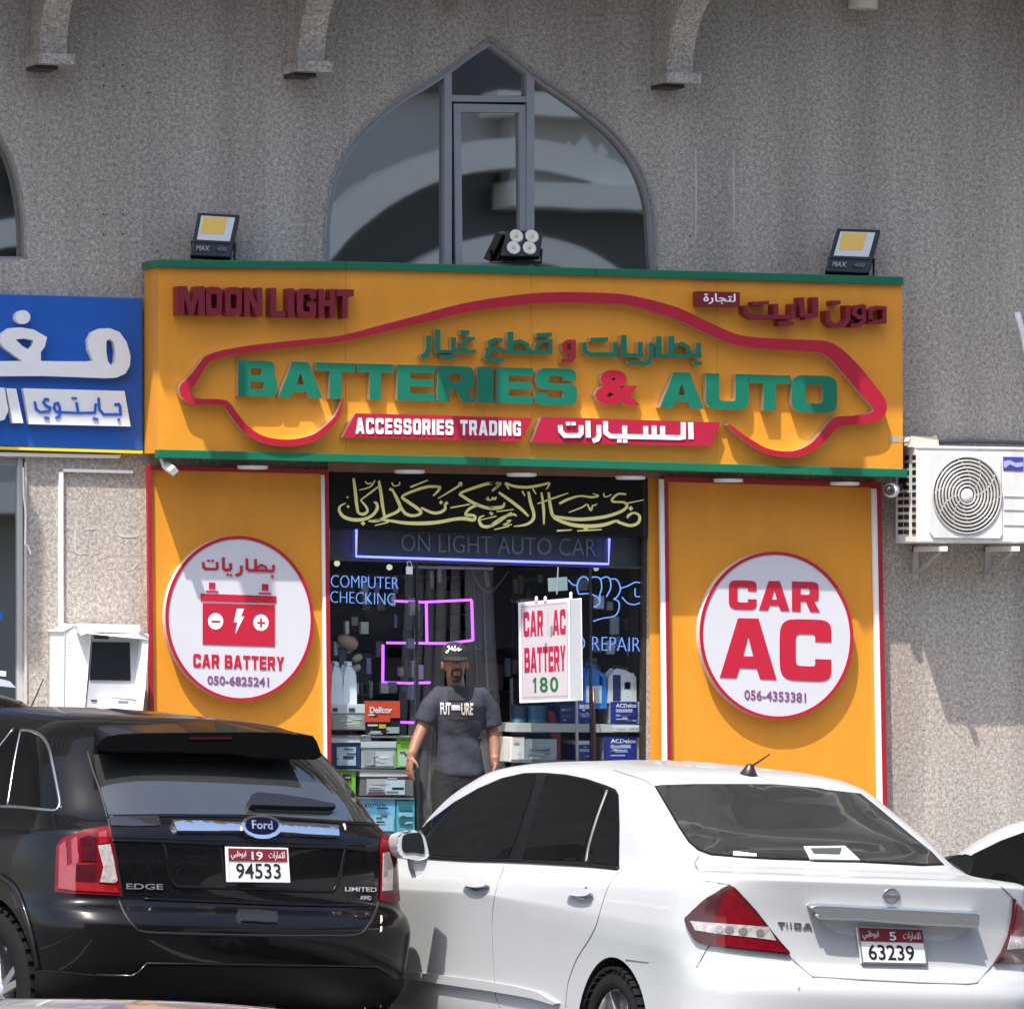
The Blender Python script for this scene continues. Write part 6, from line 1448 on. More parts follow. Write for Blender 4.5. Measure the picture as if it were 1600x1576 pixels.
mb = MB(); mb.tube([P(870,928,kn+.07), P(872,888,kn+.07), P(872,886,.02)], .005, 5); mb.build('hanger_arm', ALU, lbx)
mb = MB(); mb.box((DOOR_R-.006, .056, FLOOR_Z), (DOOR_R-.001, .299, ZT-.2)); mb.build('door_reveal', mat('dark_reveal', (.030,.022,.018), .6), bld)
mb = MB(); mb.box((DOOR_R-.03, .0, FLOOR_Z), (DOOR_R-.007, .05, P(1012,745).z-.02)); mb.build('door_frame', mat('bronze_frame', (.05,.032,.022), .45, .3), bld)
tag(slab_px('notice', [(856,903),(886,901),(887,922),(857,924)], .012, .003, mat('mint_paper', (.42,.55,.50), .5), None), 'small mint green notice on the door glass above the light box', 'notice')
pdl = empty('padlock', P(640, 897, .0), 'small white padlock hanging under the blue neon tube', 'padlock')
slab_px('lock_body', [(635,885),(645,885),(645,897),(635,897)], .0, .012, WHITE, pdl, .003)
mb = MB(); mb.tube([P(637,885,.006),P(636,879,.006),(P(640,876,.006)),P(643,880,.006),P(643,885,.006)], .003, 6); mb.build('shackle', CHROME, pdl)
for x, y, nm in ((527,880,'left'),(609,886,'right')):
    mb = MB(); mb.lathe([(0,.006),(.018,.004),(.020,-.01)], P(x, y, .35), (0,-1,0), 14)
    tag(mb.build('spot_lamp', mat('dim_lamp', (.5,.52,.35), .4, emit=(.8,.85,.5), es=.35), smooth=True), 'small round %s ceiling lamp glowing behind the window over the word COMPUTER' % ('left-hand' if nm == 'left' else 'right-hand'), 'lamp')
mb = MB(); mb.lathe([(0,.006),(.016,.004),(.018,-.01)], P(932,888,.35), (0,-1,0), 14)
tag(mb.build('spot_lamp', mat('dim_lamp_b', (.5,.52,.40), .4, emit=(.8,.85,.6), es=.25), smooth=True), 'small round ceiling lamp above the neon fist', 'lamp')

# shelves and goods
def col(c, rough=.5): 
    k = 'goods_%02d_%02d_%02d' % tuple(int(99*v) for v in c)
    return bpy.data.materials.get(k) or mat(k, c, rough, noise=.06, nscale=6)
rack = empty('display_rack', P(580, 1430, .3), 'dark shelving rack of boxed goods in the left shop window', 'rack')
for y in (1148, 1200.5, 1244, 1300):
    slab_px('shelf', [(516,y),(648,y+2),(648,y+5),(516,y+3)], .085, .36, SHELF, rack)
for x in (515.5, 649):
    slab_px('post', [(x,1030),(x+3,1030),(x+6,1428),(x+3,1428)], .40, .03, SHELF, rack)
rack2 = empty('display_rack', P(940, 1430, .3), 'pale shelving rack of batteries in the right shop window', 'rack')
for y, m in ((1131, WHITE), (1188, SHELF), (1245, SHELF)):
    slab_px('shelf', [(800,y-2),(1009,y+1),(1009,y+(13 if y == 1131 else 5)),(800,y+(12 if y == 1131 else 3))], .085, .36, mat('pale_shelf', (.48,.47,.43), .5) if y == 1131 else SHELF, rack2)
for x in (799, 871, 1008):
    slab_px('post', [(x,1060),(x+2.5,1060),(x+5,1428),(x+2.5,1428)], .42, .03, SHELF, rack2)
def carton(name, label, cat, q, c, y=.10, d=.26, top=None, labels=(), txt=None, group=None, grow=None):
    cx = (q[0][0]+q[2][0])/2; t = empty(name, P(cx, q[2][1], y), label, cat, group)
    slab_px('box' if name != 'car_battery' else 'battery_case', q, y, d, col(c), t, .004)
    (x0,y0),(x1,_),(x2,y2),_ = q
    if top:
        h, tc = top; slab_px('lid', [(x0-.7,y0-1),(x1+.7,y0-1),(x1+.7,y0+h),(x0-.7,y0+h)], y-.008, d, col(tc), t, .003)
    for i, (a, b, e, f, lc) in enumerate(labels):
        at = lambda u, v: (x0+(x1-x0)*u, y0+(y2-y0)*v)
        slab_px('label', [at(a,b), at(e,b), at(e,f), at(a,f)], y-.009-.0012*i, .0012, col(lc), t)
    rg = random.Random(label)
    for i in range(6 if (x1-x0) > 30 else 3):           # rows of small print
        u = rg.uniform(.08,.6); v = rg.uniform(.25,.88); w = rg.uniform(.10,.34); g = rg.choice((.03,.10,.5,.65))
        at = lambda p, q: (x0+(x1-x0)*p, y0+(y2-y0)*q)
        slab_px('small_print', [at(u,v), at(u+w,v), at(u+w,v+.045), at(u,v+.045)], y-.0125-.0003*i, .0006, col((g,g,g*1.05)), t)
    if txt:
        s, a, b, e, f, tc = txt; at = lambda u, v: (x0+(x1-x0)*u, y0+(y2-y0)*v)
        text_px('print', s, [at(a,b), at(e,b), at(e,f), at(a,f)], plane_map(y-.0135), .0012, col(tc), t, .02)
    return t
Q = lambda x0, y0, x1, y1: [(x0,y0),(x1,y0+.4),(x1,y1+.4),(x0,y1)]
carton('goods_box', 'clear fronted box with a white top under the white jugs', 'box', Q(517,1101,571,1140), (.42,.44,.43), top=(13,(.62,.64,.63)), labels=((.05,.40,.95,.95,(.30,.31,.29)),(.45,.45,.85,.85,(.45,.44,.30)),(.05,.12,.2,.26,(.05,.05,.06)),(.52,.12,.7,.26,(.05,.05,.06))))
carton('goods_box', 'black box printed with a red band reading Dellcor', 'box', Q(570,1094,625,1148), (.012,.012,.014), labels=((.0,.02,1,.50,(.62,.07,.025)),(.0,.50,.72,.62,(.62,.07,.025)),(.40,.68,.60,.80,(.50,.40,.04)),(.62,.76,.98,.94,(.35,.38,.40)),(.1,.93,.5,.97,(.3,.32,.34))), txt=('Dellcor',.14,.18,.78,.36,(.80,.78,.74)))
carton('goods_box', 'dark blue box with a pale label and white lid, left of the grey battery box', 'box', Q(517,1150,563,1199), (.012,.035,.12), top=(10,(.60,.60,.58)), labels=((.2,.34,.85,.92,(.40,.50,.58)),(.42,.62,.78,.72,(.04,.05,.1))))
carton('goods_box', 'small white box on top of the grey battery box', 'box', Q(565,1148,580,1157), (.66,.70,.69))
carton('goods_box', 'pale grey battery box in the middle of the left rack', 'box', Q(565,1159,619,1200), (.40,.41,.41), top=(9,(.52,.53,.53)), labels=((.08,.3,.36,.92,(.32,.33,.34)),(.42,.35,.92,.9,(.50,.51,.51)),(.48,.5,.85,.6,(.6,.62,.62))))
carton('goods_box', 'lime green box beside the hand of the man', 'box', Q(620,1149,645,1199), (.22,.50,.04), labels=((.1,.45,.75,.95,(.45,.60,.42)),(.2,.18,.7,.24,(.10,.22,.03))))
carton('goods_box', 'lime green box low in the left rack beside the black crossover', 'box', Q(527,1203,556,1244), (.20,.50,.03), labels=((.3,.15,.75,.4,(.03,.05,.02)),))
carton('goods_box', 'wide grey box with a white lid and pale label below the hand of the man', 'box', Q(563,1205,646,1243), (.16,.155,.15), top=(8,(.64,.62,.57)), labels=((.12,.30,.50,.92,(.42,.42,.41)),(.48,.34,.84,.94,(.50,.60,.62)),(.60,.64,.82,.74,(.03,.03,.03)),(.14,.84,.46,.96,(.25,.08,.09))))
carton('goods_box', 'large light blue box at the bottom of the left rack', 'box', Q(563,1247,618,1300), (.20,.48,.68), labels=((.4,.5,.95,.95,(.30,.55,.72)),), txt=('MARATHON',.12,.14,.72,.30,(.02,.06,.14)))
carton('goods_box', 'turquoise box beside the large light blue box', 'box', Q(620,1250,648,1301), (.10,.42,.50), labels=((.12,.18,.85,.32,(.03,.15,.2)),(.12,.55,.85,.70,(.03,.15,.2)),(.1,.36,.9,.5,(.25,.55,.62))))
def jug(label, x0, x1, y0, y1, c, cap, name='oil_jug', neck=.28, lab=None, side=0, y=.12, handle=True):
    t = empty(name, P((x0+x1)/2, y1, y), label, 'jug', 'plastic jugs in the shop window')
    w = x1-x0; h = y1-y0
    body = [(x0,y1),(x0,y0+h*.32),(x0+w*.10,y0+h*.22),(x0+w*(.5+side-neck/2),y0+h*.10),(x0+w*(.5+side+neck/2),y0+h*.10),(x1-w*.10,y0+h*.22),(x1,y0+h*.32),(x1,y1)]
    loops = [body]
    if handle: loops = [body, [(x0+w*.70,y0+h*.26),(x0+w*.84,y0+h*.30),(x0+w*.84,y0+h*.50),(x0+w*.70,y0+h*.46)]]
    prism_px('bottle', loops, y, .10, col(c), t, bevel=.008)
    prism_px('cap', [(x0+w*(.5+side-neck/2),y0),(x0+w*(.5+side+neck/2),y0),(x0+w*(.5+side+neck/2),y0+h*.095),(x0+w*(.5+side-neck/2),y0+h*.095)], y+.02, .06, col(cap), t, bevel=.004)
    for a, b, e, f, lc in lab or ():
        prism_px('label', [(x0+w*a,y0+h*b),(x0+w*e,y0+h*b),(x0+w*e,y0+h*f),(x0+w*a,y0+h*f)], y-.003, .002, col(lc), t)
    return t
jug('left one of two tall white jugs behind the left window', 518, 535, 1034, 1100, (.85,.90,.92), (.85,.90,.92), handle=False)
jug('right one of two tall white jugs behind the left window', 537, 556, 1034, 1100, (.85,.90,.92), (.85,.90,.92), handle=False)
jug('blue oil jug with a white label in the right window', 913, 947, 1037, 1105, (.02,.18,.55), (.02,.12,.42), side=-.12, lab=((.1,.5,.8,.9,(.55,.6,.65)),))
jug('white oil jug with a dark blue stripe in the right window', 950, 993, 1040, 1096, (.60,.61,.62), (.03,.03,.04), side=-.05, lab=((.18,.25,.46,.98,(.015,.02,.10)),(.50,.2,.95,.98,(.62,.63,.64)),(.60,.45,.82,.65,(.25,.26,.27)),(.64,.49,.78,.61,(.55,.56,.57))), handle=False)
for lb, x0, x1, c in (('dark navy tub beside the plastic curtain in the doorway',799,821,(.015,.03,.07)),('teal blue tub under the light box',823,854,(.02,.10,.20))):
    t = empty('oil_tub', P((x0+x1)/2, 1146, .12), lb, 'tub'); m = MB(); c0 = P((x0+x1)/2, 1146, .22); r = (P(x1,1146,.2)-P(x0,1146,.2)).length/2
    m.lathe([(0,0),(r,0),(r,.03),(r*.97,.05),(r*.97,.15),(r*1.03,.16),(r*1.03,.19),(0,.19)], c0, (0,0,1), 24); smooth_angle(m.build('tub', col(c, .3), t))
    m = MB(); m.lathe([(r*.99,.06),(r*.99,.10)], c0, (0,0,1), 24); m.build('label_band', col((.05,.16,.22)), t, fix=False)
ACB = (.012,.02,.22); PALE = (.36,.38,.62)
def acbox(label, q, d=.22): 
    return carton('goods_box', label, 'box', q, (.40,.38,.36), d=d, labels=((0,0,.80,1,ACB),(.16,.32,.66,.48,PALE),(.16,.58,.58,.66,PALE),(.16,.76,.52,.82,PALE)), txt=('ACDelco',.16,.08,.78,.26,(.75,.76,.8)), group='blue and silver battery boxes')
acbox('blue and silver box reading ACDelco on the upper right shelf', Q(954,1096,1006,1130))
acbox('blue and silver box reading ACDelco on the lower right shelf', Q(944,1151,1007,1187))
carton('goods_box', 'narrow blue box behind the door handle on the upper shelf', 'box', Q(903,1097,926,1130), (.02,.05,.24), labels=((.1,.1,.9,.3,(.4,.45,.55)),(.1,.5,.8,.7,(.10,.14,.40))))
carton('goods_box', 'dark blue box left of the door handle on the upper shelf', 'box', Q(875,1100,898,1130), (.015,.03,.13), labels=((.1,.2,.8,.34,(.10,.13,.28)),(.1,.5,.8,.7,(.04,.06,.2))))
carton('goods_box', 'blue box behind the door handle on the lower shelf', 'box', Q(903,1158,927,1187), (.03,.06,.26), top=(5,(.60,.60,.60)), labels=((.1,.4,.9,.55,(.3,.33,.5)),))
carton('goods_box', 'flat white box lying at the right end of the upper shelf', 'box', Q(958,1134,1006,1143), (.62,.62,.57), y=.07, d=.012, labels=((.1,.4,.45,.6,(.35,.35,.35)),(.55,.4,.9,.6,(.4,.4,.38))))
carton('goods_box', 'cream box beside the plastic curtain in the doorway', 'box', Q(797,1151,820,1190), (.66,.63,.57), labels=((.2,.1,.6,.2,(.6,.4,.3)),))
carton('goods_box', 'mint grey battery box under the light box', 'box', Q(821,1154,870,1188), (.30,.34,.34), labels=((.0,.0,.36,1,(.24,.28,.28)),(.66,.45,.80,.55,(.10,.12,.13)),(.08,.7,.22,.76,(.12,.14,.15))))
t = tag(prism_px('red_package', [(858,1112),(866,1112),(876,1150),(875,1187),(868,1187),(860,1146)], .14, .05, col((.22,.02,.05)), None, .004), 'thin red package standing between the tubs and the blue boxes', 'package')
# dim clutter hanging at the back of the shop
bk = empty('back_shelf', (P(640, 1100, 3.9).x, 4.2, FLOOR_Z), 'dim shelving with dark stock along the back of the shop', 'shelf')
random.seed(3)
for z in (.75, 1.2, 1.65, 2.1, 2.5):
    mb = MB(); mb.box((XL+.05, 4.1, z), (XR-.05, 4.58, z+.03)); mb.build('shelf_board', SHELF, bk)
for k in range(90):
    z = random.choice((.78, 1.23, 1.68, 1.68, 2.13, 2.13, 2.53)); x = random.uniform(XL+.2, XR-.4); w = random.uniform(.10,.28); h = random.uniform(.14,.38); g = random.uniform(.06,.45)
    mb = MB(); mb.box((x, 4.08+random.uniform(0,.1), z), (x+w, 4.5, z+h)); mb.build('stock_box', col((g*random.uniform(.8,1.5), g, g*random.uniform(.8,1.5))), bk)
for i, (x, y0, y1, c, lb) in enumerate(((672,893,918,.30,'short'),(684,882,910,.34,'long'),(973,843,866,.30,'leftmost'),(979,841,855,.45,'middle'),(994,841,851,.45,'rightmost'))):
    tag(slab_px('hanging_strip', [(x,y0),(x+5,y0),(x+6,y1),(x+1,y1)], .5, .01, col((c,c,c*1.02))), '%s pale strip hanging inside the shop %s' % (lb, 'left of the dark curtain' if i < 2 else 'beside the blue neon tube'), 'strip')
t = empty('garment', P(765, 925, .9), 'dark garment with a V neck hanging at the back of the doorway', 'garment')
prism_px('cloth', [(738,888),(800,886),(806,1010),(736,1010)], .9, .04, mat('charcoal_cloth', (.03,.03,.033), .9), t, .01)
ribbon_px('neckline', [(738,895,2),(752,918,2.5),(766,925,3),(780,912,2.5),(795,892,2)], .893, .006, col((.16,.16,.17)), t)
prism_px('pale_print', [(757,886),(763,896),(766,916),(760,918),(756,900)], .893, .006, col((.25,.26,.25)), t)
hd = empty('merchandise', P(540, 1020, .3), 'tan round-headed item on a dark stem behind the white jugs', 'merchandise')
mb = MB(); mb.lathe([(0,-.075),(.03,-.065),(.045,-.03),(.045,.03),(.03,.065),(0,.075)], P(543,1003,.32), (.9,.1,-.3), 16); mb.build('head', mat('tan_leather', (.42,.27,.17), .5), hd, smooth=True)
slab_px('stem', [(530,1012),(541,1012),(541,1045),(530,1045)], .33, .04, col((.08,.08,.085)), hd, .004)
for x, y in ((558,1028),(556,1044)):
    mb = MB(); mb.lathe([(0,-.04),(.02,-.03),(.026,0),(.02,.03),(0,.04)], P(x,y,.32), (.8,.1,.4), 12); mb.build('knob', mat('tan_leather_b', (.40,.33,.22), .5), hd, smooth=True)

random.seed(11)
cl = empty('hanging_stock', (P(700, 900, 2.2).x, 2.2, 2.6), 'dim rows of packets and tools hanging inside the dark shop', 'stock')
for k in range(95):
    px_ = random.uniform(520, 1004); dy = random.choice((.35, .5, .8, 1.2, 2.0))
    if (735 < px_ < 800 and dy < 1.6) or (dy < .9 and 655 < px_ < 840): continue
    py_ = random.choice((905, 935, 965, 1000, 1035, 1070))+random.uniform(-8, 8); w = random.uniform(5, 15); h = random.uniform(12, 30); g = random.uniform(.10,.6)
    t_ = random.uniform(.75,1.3)
    slab_px('packet', [(px_,py_),(px_+w,py_+.3),(px_+w,py_+h),(px_,py_+h)], dy, .04, col((min(.6,g*t_), g, min(.6,g/t_))), cl, .004)
for y_, d_ in ((900, 1.3), (958, 2.0), (1028, 2.6)):
    slab_px('rail', [(518,y_-4),(1006,y_+8),(1006,y_+10),(518,y_-2)], d_, .02, SHELF, cl)
# ------------------------------------------------------------------ the man in the doorway
PYM = -.50
man = empty('person', (P(716, 1210, PYM).x, PYM, FLOOR_Z), 'man in a black cap and grey printed T-shirt standing in the shop doorway', 'person')
J = lambda px, py, dy=0.0: P(px, py, PYM+dy)
U_ = 1/238.0                                         # metres per pixel at his distance
def remeshed(name, mb, voxel, m, smooth=6, parent=None, factor=.5):
    me = bpy.data.meshes.new('t'); me.from_pydata([tuple(v) for v in mb.v], [], mb.f)
    bm = bmesh.new(); bm.from_mesh(me); bmesh.ops.remove_doubles(bm, verts=bm.verts, dist=1e-5); bmesh.ops.recalc_face_normals(bm, faces=bm.faces); bm.to_mesh(me); bm.free()
    o = bpy.data.objects.new('t', me); COL.objects.link(o)
    r = o.modifiers.new('r', 'REMESH'); r.mode = 'VOXEL'; r.voxel_size = voxel
    if smooth: s = o.modifiers.new('s', 'SMOOTH'); s.iterations = smooth; s.factor = factor
    bpy.context.view_layer.update(); dg = bpy.context.evaluated_depsgraph_get()
    new = bpy.data.meshes.new_from_object(o.evaluated_get(dg)); bpy.data.objects.remove(o)
    out = mesh_obj(name, [v.co.copy() for v in new.vertices], [tuple(p.vertices) for p in new.polygons], m, parent or man, smooth=True)
    return out
def ball(mb, c, rx, ry, rz, n=16, rot=None):
    c = Vector(c); vs = []; fs = []
    for i in range(n+1):
        th = math.pi*i/n
        for k in range(n):
            ph = 2*math.pi*k/n; v = Vector((rx*math.sin(th)*math.cos(ph), ry*math.sin(th)*math.sin(ph), rz*math.cos(th)))
            vs.append(c+(rot @ v if rot else v))
    for i in range(n):
        for k in range(n): fs.append((i*n+k, i*n+(k+1)%n, (i+1)*n+(k+1)%n, (i+1)*n+k))
    mb.add(vs, fs)
def loft(mb, rings, n=28):
    """rings: (centre, half width, half depth)"""
    base = len(mb.v)
    for c, a, b in rings:
        for k in range(n):
            t = 2*math.pi*k/n; s = lambda v: math.copysign(abs(v)**.8, v)
            mb.v.append(Vector(c)+Vector((a*s(math.cos(t)), b*s(math.sin(t)), 0)))
    for i in range(len(rings)-1):
        for k in range(n): mb.f.append((base+i*n+k, base+i*n+(k+1)%n, base+(i+1)*n+(k+1)%n, base+(i+1)*n+k)); mb.m.append(0)
    mb.f.append(tuple(base+k for k in range(n))[::-1]); mb.f.append(tuple(base+(len(rings)-1)*n+k for k in range(n))); mb.m += [0, 0]
b = MB()
HC = J(711, 1037, -.035)                            # head centre
turn = Matrix.Rotation(R(-14), 3, 'Z')
ball(b, HC+Vector((0,.01,.02)), .076, .093, .108, rot=turn); ball(b, HC+turn @ Vector((0,-.028,-.055)), .058, .066, .062, rot=turn)
ball(b, HC+turn @ Vector((0,-.096,-.005)), .014, .022, .026, 10, turn); ball(b, HC+turn @ Vector((0,-.080,.028)), .05, .02, .012, 10, turn)
for s in (-1, 1): ball(b, HC+turn @ Vector((s*.080,.012,-.008)), .012, .024, .034, 10, turn)
b.tube([HC+Vector((.004,.022,-.06)), J(713,1072,.01), J(714,1086,.01)], [.056,.058,.075], 16)
SL, SR = J(685,1086,.01), J(754,1088,.01)
b.tube([SL+Vector((.1,0,0)), SL, J(671,1108,.0), J(661,1134,.01), J(650,1160,-.03), J(642,1182,-.07)], [.052,.052,.046,.042,.038,.030], 14)
b.tube([SR-Vector((.1,0,0)), SR, J(764,1108,.01), J(769,1138,.02), J(773,1165,-.02), J(773,1190,-.06)], [.052,.052,.046,.042,.038,.030], 14)
loft(b, [(J(717,1215,.0), .13, .075), (J(717,1180,0), .115, .062), (J(716,1140,0), .115, .060), (J(716,1110,0), .135, .08), (J(716,1095,0), .14, .08), (J(715,1080,0), .10, .07)])
for s, hx in ((-1, 697), (1, 737)):
    top = J(hx, 1225, .01); kn = Vector((top.x+s*.015, PYM-.03, FLOOR_Z+.50)); an = Vector((top.x+s*.02, PYM+.02, FLOOR_Z+.09))
    b.tube([J(hx+(-s*4),1205,.0), top, top.lerp(kn,.5), kn, kn.lerp(an,.4), an], [.10,.092,.078,.058,.056,.040], 16)
    ball(b, an+Vector((0,-.055,-.05)), .045, .12, .04)
# hands: palm, four unequal bent fingers, thumb from the side of the palm
def hand(wrist, down, fwd_, side, curl):
    down, fwd_ = Vector(down).normalized(), Vector(fwd_).normalized(); lat = down.cross(fwd_).normalized()*side
    pc = wrist+down*.048
    rot = Matrix((fwd_, lat, down)).transposed()
    ball(b, pc, .041, .018, .056, 12, rot); b.tube([wrist-down*.03, wrist, wrist+down*.03], [.030,.028,.026], 12)
    for i, (o, L) in enumerate(((.028,.070),(.010,.080),(-.009,.075),(-.027,.060))):
        k0 = wrist+down*.088+fwd_*o; c = curl*(1+.12*i)
        d1 = (down*math.cos(c*.5)-lat*math.sin(c*.5)); d2 = (down*math.cos(c*1.3)-lat*math.sin(c*1.3)); d3 = (down*math.cos(c*2)-lat*math.sin(c*2))
        p1 = k0+d1*L*.42; p2 = p1+d2*L*.33; p3 = p2+d3*L*.25
        b.tube([k0-down*.02, k0, p1, p2, p3], [.0095,.0098,.0090,.0082,.0068], 8); ball(b, p3, .007, .007, .007, 8)
    t0 = wrist+down*.022+fwd_*.026; t1 = t0+(down*.6+fwd_*.75-lat*.25).normalized()*.042; t2 = t1+(down*.92+fwd_*.25-lat*.4).normalized()*.032
    b.tube([t0, t1, t2], [.0135,.0105,.0080], 8); ball(b, t2, .008, .008, .008, 8)
hand(J(642,1181,-.07), (-.16,-.12,-1), (.20,-.95,.1), 1, .42)
hand(J(773,1189,-.06), (-.02,-.10,-1), (-.20,-.95,.1), -1, .40)
remeshed('body', b, .0052, SKIN, 8)
TEE = mat('grey_shirt_cloth', (.024,.027,.040), .9, noise=.12, nscale=9, bump=.5, bscale=14)
t = MB()
loft(t, [(J(717,1212,0), .160, .122), (J(717,1206,0), .162, .124), (J(717,1182,0), .150, .100), (J(716,1150,0), .150, .090), (J(716,1122,0), .162, .114), (J(716,1102,0), .168, .130), (J(716,1088,0), .158, .104), (J(714,1079,0), .115, .086), (J(713.5,1072,0), .082, .074)])
t.tube([J(706,1090,0), SL+Vector((.012,0,-.004)), J(672,1104,0), J(664,1129,.008)], [.072,.072,.068,.074], 18)
t.tube([J(726,1092,0), SR+Vector((-.012,0,-.004)), J(763,1106,.01), J(768,1135,.012)], [.072,.072,.068,.074], 18)
shirt = remeshed('shirt', t, .010, TEE, 5)
me = shirt.data                                      # cloth folds
inv = full_matrix(man)
for v in me.vertices:
    p = inv @ v.co; z = p.z; x = p.x-man.location.x
    w = max(0, min(1, (P(716,1125,PYM).z-z)/.12))
    f = (.015*math.sin(21*(z+1.1*x)+2.5*math.sin(6*x+1)+1.5*math.sin(5*z))*w + .007*math.sin(37*(z-.5*x)+2*math.sin(11*x)+1.7)*w)*(.5+.5*math.sin(7*x+4*z+.6))
    v.co += v.normal*f
# collar, print
fm = BVHTree.FromPolygons([inv @ v.co for v in me.vertices], [tuple(p.vertices) for p in me.polygons])
def on_shirt(px, py, off=.003):
    d = ray(px, py); h = fm.ray_cast(CAM, d)
    if h[0] is None: q = J(px, py); h = fm.find_nearest(q)
    return h[0]-d*off, -d
def shirt_patch(name, quad, m, par, off=.003):
    tl, tr, br, bl = [Vector(q) for q in quad]; vs = []; n = 5
    for i in range(n+1):
        for k in range(n+1):
            a, c = k/n, i/n; p = (tl*(1-a)+tr*a)*(1-c)+(bl*(1-a)+br*a)*c; vs.append(on_shirt(p.x, p.y, off)[0])
    return mesh_obj(name, vs, [(i*(n+1)+k, i*(n+1)+k+1, (i+1)*(n+1)+k+1, (i+1)*(n+1)+k) for i in range(n) for k in range(n)], m, par, smooth=True)
NAVY = mat('dark_navy_cloth', (.012,.014,.022), .9, bump=.3, bscale=20)
def shirt_poly(name, rows, m, off=.010):
    n = 5; vs = []
    for (y, a, c) in rows:
        for k in range(n+1): vs.append(on_shirt(a+(c-a)*k/n, y, off)[0])
    return mesh_obj(name, vs, [(i*(n+1)+k, i*(n+1)+k+1, (i+1)*(n+1)+k+1, (i+1)*(n+1)+k) for i in range(len(rows)-1) for k in range(n)], m, shirt, smooth=True)
shirt_poly('dark_yoke', [(1072,699,731),(1078,698,733),(1084,699,732),(1090,699.5,729),(1094,700,727)], NAVY)
0 and shirt_poly('dark_sleeve_panel', [(1096,757,775),(1104,756,778),(1115,756,781),(1126,756,783),(1134,757,784)], NAVY, .004)
0 and shirt_poly('dark_sleeve_panel', [(1098,656,672),(1108,652,672),(1118,650,671),(1127,650,670)], NAVY, .004)
text_px('print', 'FUT', [(687.5,1097),(704,1097.5),(704,1116.5),(688.5,1116)], lambda x, y: on_shirt(x, y, .004), .001, mat('print_white', (.62,.60,.58), .6), shirt, .03)
text_px('print', 'URE', [(720.5,1098),(739.5,1098),(739,1117),(721,1117)], lambda x, y: on_shirt(x, y, .004), .001, mat('print_cream', (.62,.56,.48), .6), shirt, .03)
shirt_patch('print_bar', [(705.5,1101),(719,1101.5),(719,1109.5),(705.5,1109)], mat('print_grey', (.55,.54,.55), .6), shirt)
shirt_patch('print_line', [(702,1093),(727,1094),(727,1096),(702,1095)], mat('print_maroon', (.12,.03,.04), .7), shirt)
shirt_patch('print_line', [(699,1120),(730,1121),(730,1123),(699,1122)], mat('print_maroon_b', (.10,.03,.04), .7), shirt)
tr_ = MB()
for s, hx in ((-1, 697), (1, 737)):
    top = J(hx, 1225, .01); kn = Vector((top.x+s*.015, PYM-.03, FLOOR_Z+.50)); an = Vector((top.x+s*.02, PYM+.02, FLOOR_Z+.09))
    tr_.tube([J(hx-s*5,1203,.0), top, top.lerp(kn,.5), kn, kn.lerp(an,.5), an-Vector((0,0,.02))], [.104,.104,.092,.076,.070,.066], 18)
loft(tr_, [(J(717,1235,0), .160, .112), (J(717,1212,0), .165, .116), (J(717,1203,0), .163, .115)])
remeshed('trousers', tr_, .010, mat('black_trouser_cloth', (.006,.006,.0065), .85, bump=.4, bscale=25), 4)
for s, hx in ((-1, 697), (1, 737)):
    top = J(hx, 1225, .01); an = Vector((top.x+s*.02, PYM+.02, FLOOR_Z)); m = MB()
    ball(m, an+Vector((0,-.06,.045)), .05, .135, .042); m.box(an+Vector((-.048,-.18,.0)), an+Vector((.048,.06,.022)))
    remeshed('shoe', m, .007, BLACK, 3)
# cap, beard, eyes
c = MB(); HT = HC+Vector((0,.012,.045))
n = 24; prof = [(1.0,.0),(1.0,.03),(.94,.062),(.78,.088),(.5,.104),(.2,.110),(0,.111)]
for r, h in prof:
    for k in range(n):
        a = 2*math.pi*k/n; c.v.append(HT+turn @ Vector((.088*r*math.cos(a), .104*r*math.sin(a), h-.012)))
for i in range(len(prof)-1):
    for k in range(n): c.f.append((i*n+k, i*n+(k+1)%n, (i+1)*n+(k+1)%n, (i+1)*n+k)); c.m.append(0)
CAPM = mat('black_cap_cloth', (.010,.010,.011), .85)
cap = c.build('cap', CAPM, man, smooth=True)
br = MB(); vs = []; m_ = 14
for z, q in ((.008, 1.0), (-.002, 1.0)):
    for rr in (0, 1):
        for k in range(m_+1):
            a = -math.pi/2 + (k/m_-.5)*R(150); rad = Vector((.088*math.cos(a), .104*math.sin(a), 0))
            ext = Vector((.0, -.085*math.cos((k/m_-.5)*R(165)), -.022)) if rr else Vector((0, .004, 0))
            vs.append(HT+turn @ (rad*1.0+ext+Vector((0,0,z-.004))))
w = m_+1
fs = []
for k in range(m_): fs += [(k, k+1, w+k+1, w+k), (2*w+k, 3*w+k, 3*w+k+1, 2*w+k+1), (w+k, w+k+1, 3*w+k+1, 3*w+k)]
br.add(vs, fs); br.build('peak', CAPM, cap, smooth=True)
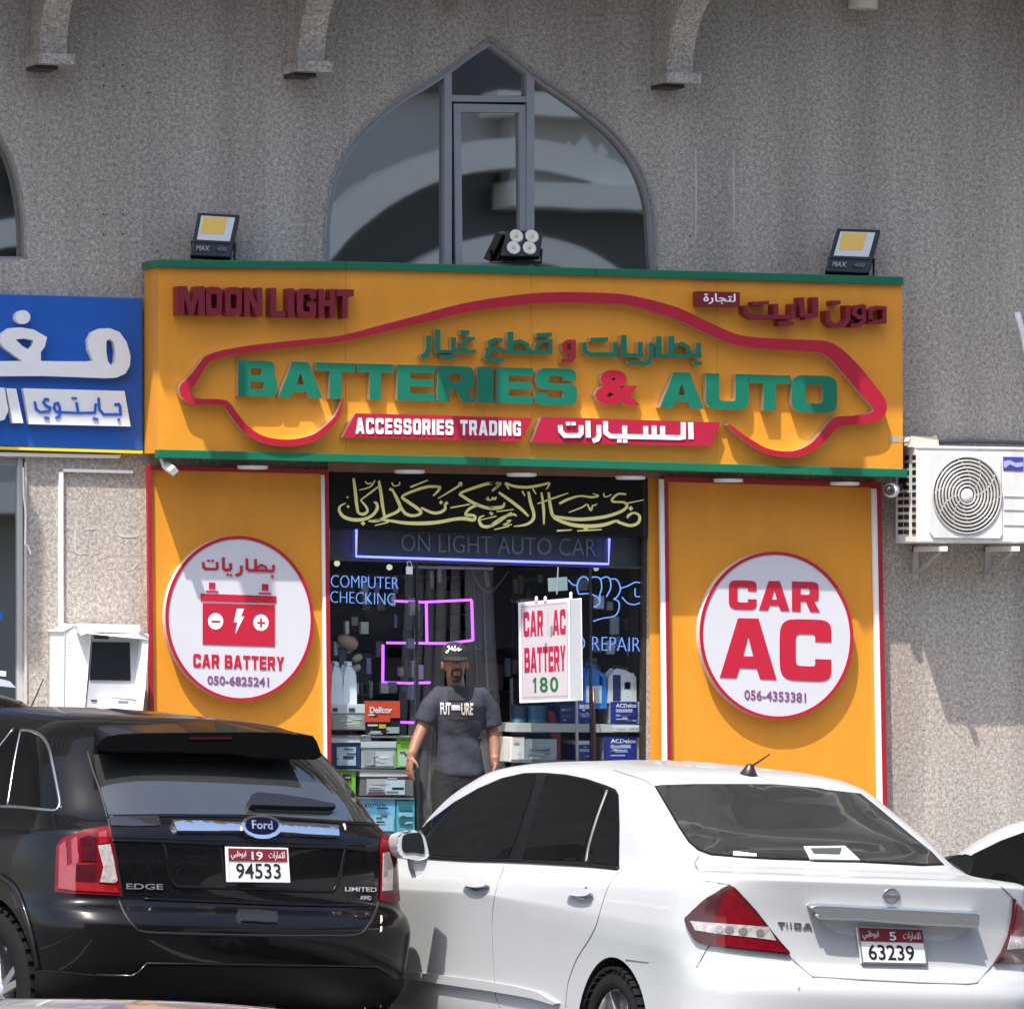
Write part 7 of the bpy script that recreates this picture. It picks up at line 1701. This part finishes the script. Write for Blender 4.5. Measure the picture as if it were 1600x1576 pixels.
cbv = BVHTree.FromPolygons([inv @ v.co for v in cap.data.vertices], [tuple(p.vertices) for p in cap.data.polygons])
def on_cap(px, py):
    d = ray(px, py); h = cbv.ray_cast(CAM, d)
    if h[0] is None: h = cbv.find_nearest(J(px, py, -.12))
    return h[0]-d*.003, -d
for st in ([(699,1011),(701,1009),(702,1013),(699,1020),(697,1018),(702,1015)], [(703,1014),(706,1013),(706,1010),(707,1016),(710,1013)], [(711,1009),(710,1017),(714,1014),(717,1012),(716,1017),(721,1014)]):
    mb = MB(); mb.tube([on_cap(p.x, p.y)[0] for p in densify(st, closed=False, n=4)], .0042, 5); mb.build('cap_lettering', WHITE_PRINT, cap, smooth=True)
HAIR = mat('black_hair', (.010,.008,.007), .8, bump=.5, bscale=90)
h = MB()
F = lambda x, y, z: HC+turn @ Vector((x, y, z))
h.tube([F(-.030,-.094,-.040), F(-.012,-.103,-.034), F(.012,-.103,-.034), F(.030,-.094,-.040), F(.036,-.088,-.060), F(.030,-.086,-.082), F(0,-.094,-.096), F(-.030,-.086,-.082), F(-.036,-.088,-.060)], .0065, 8, closed=True)
ball(h, F(0,-.082,-.098), .034, .024, .024)
for s in (-1, 1):
    h.tube([F(s*.076,.0,.0), F(s*.078,.006,.03)], [.006,.008], 8)
ball(h, F(0,.045,.0), .072, .066, .07)
remeshed('hair', h, .005, HAIR, 2)
for s in (-1, 1):
    m = MB(); ball(m, F(s*.030,-.088,.012), .012, .006, .006, 10); m.build('eye', mat('eye_white', (.35,.32,.30), .3), man, smooth=True)
    m = MB(); ball(m, F(s*.030,-.093,.012), .005, .003, .005, 8); m.build('pupil', BLACK, man, smooth=True)
    m = MB(); m.tube([F(s*.014,-.100,.026), F(s*.032,-.097,.031), F(s*.050,-.082,.026)], [.004,.005,.003], 6); m.build('eyebrow', HAIR, man, smooth=True)
m = MB(); m.tube([F(-.018,-.098,-.056), F(0,-.103,-.054), F(.018,-.098,-.056)], [.003,.006,.003], 8); m.build('mouth', mat('lip', (.20,.08,.06), .5), man, smooth=True)
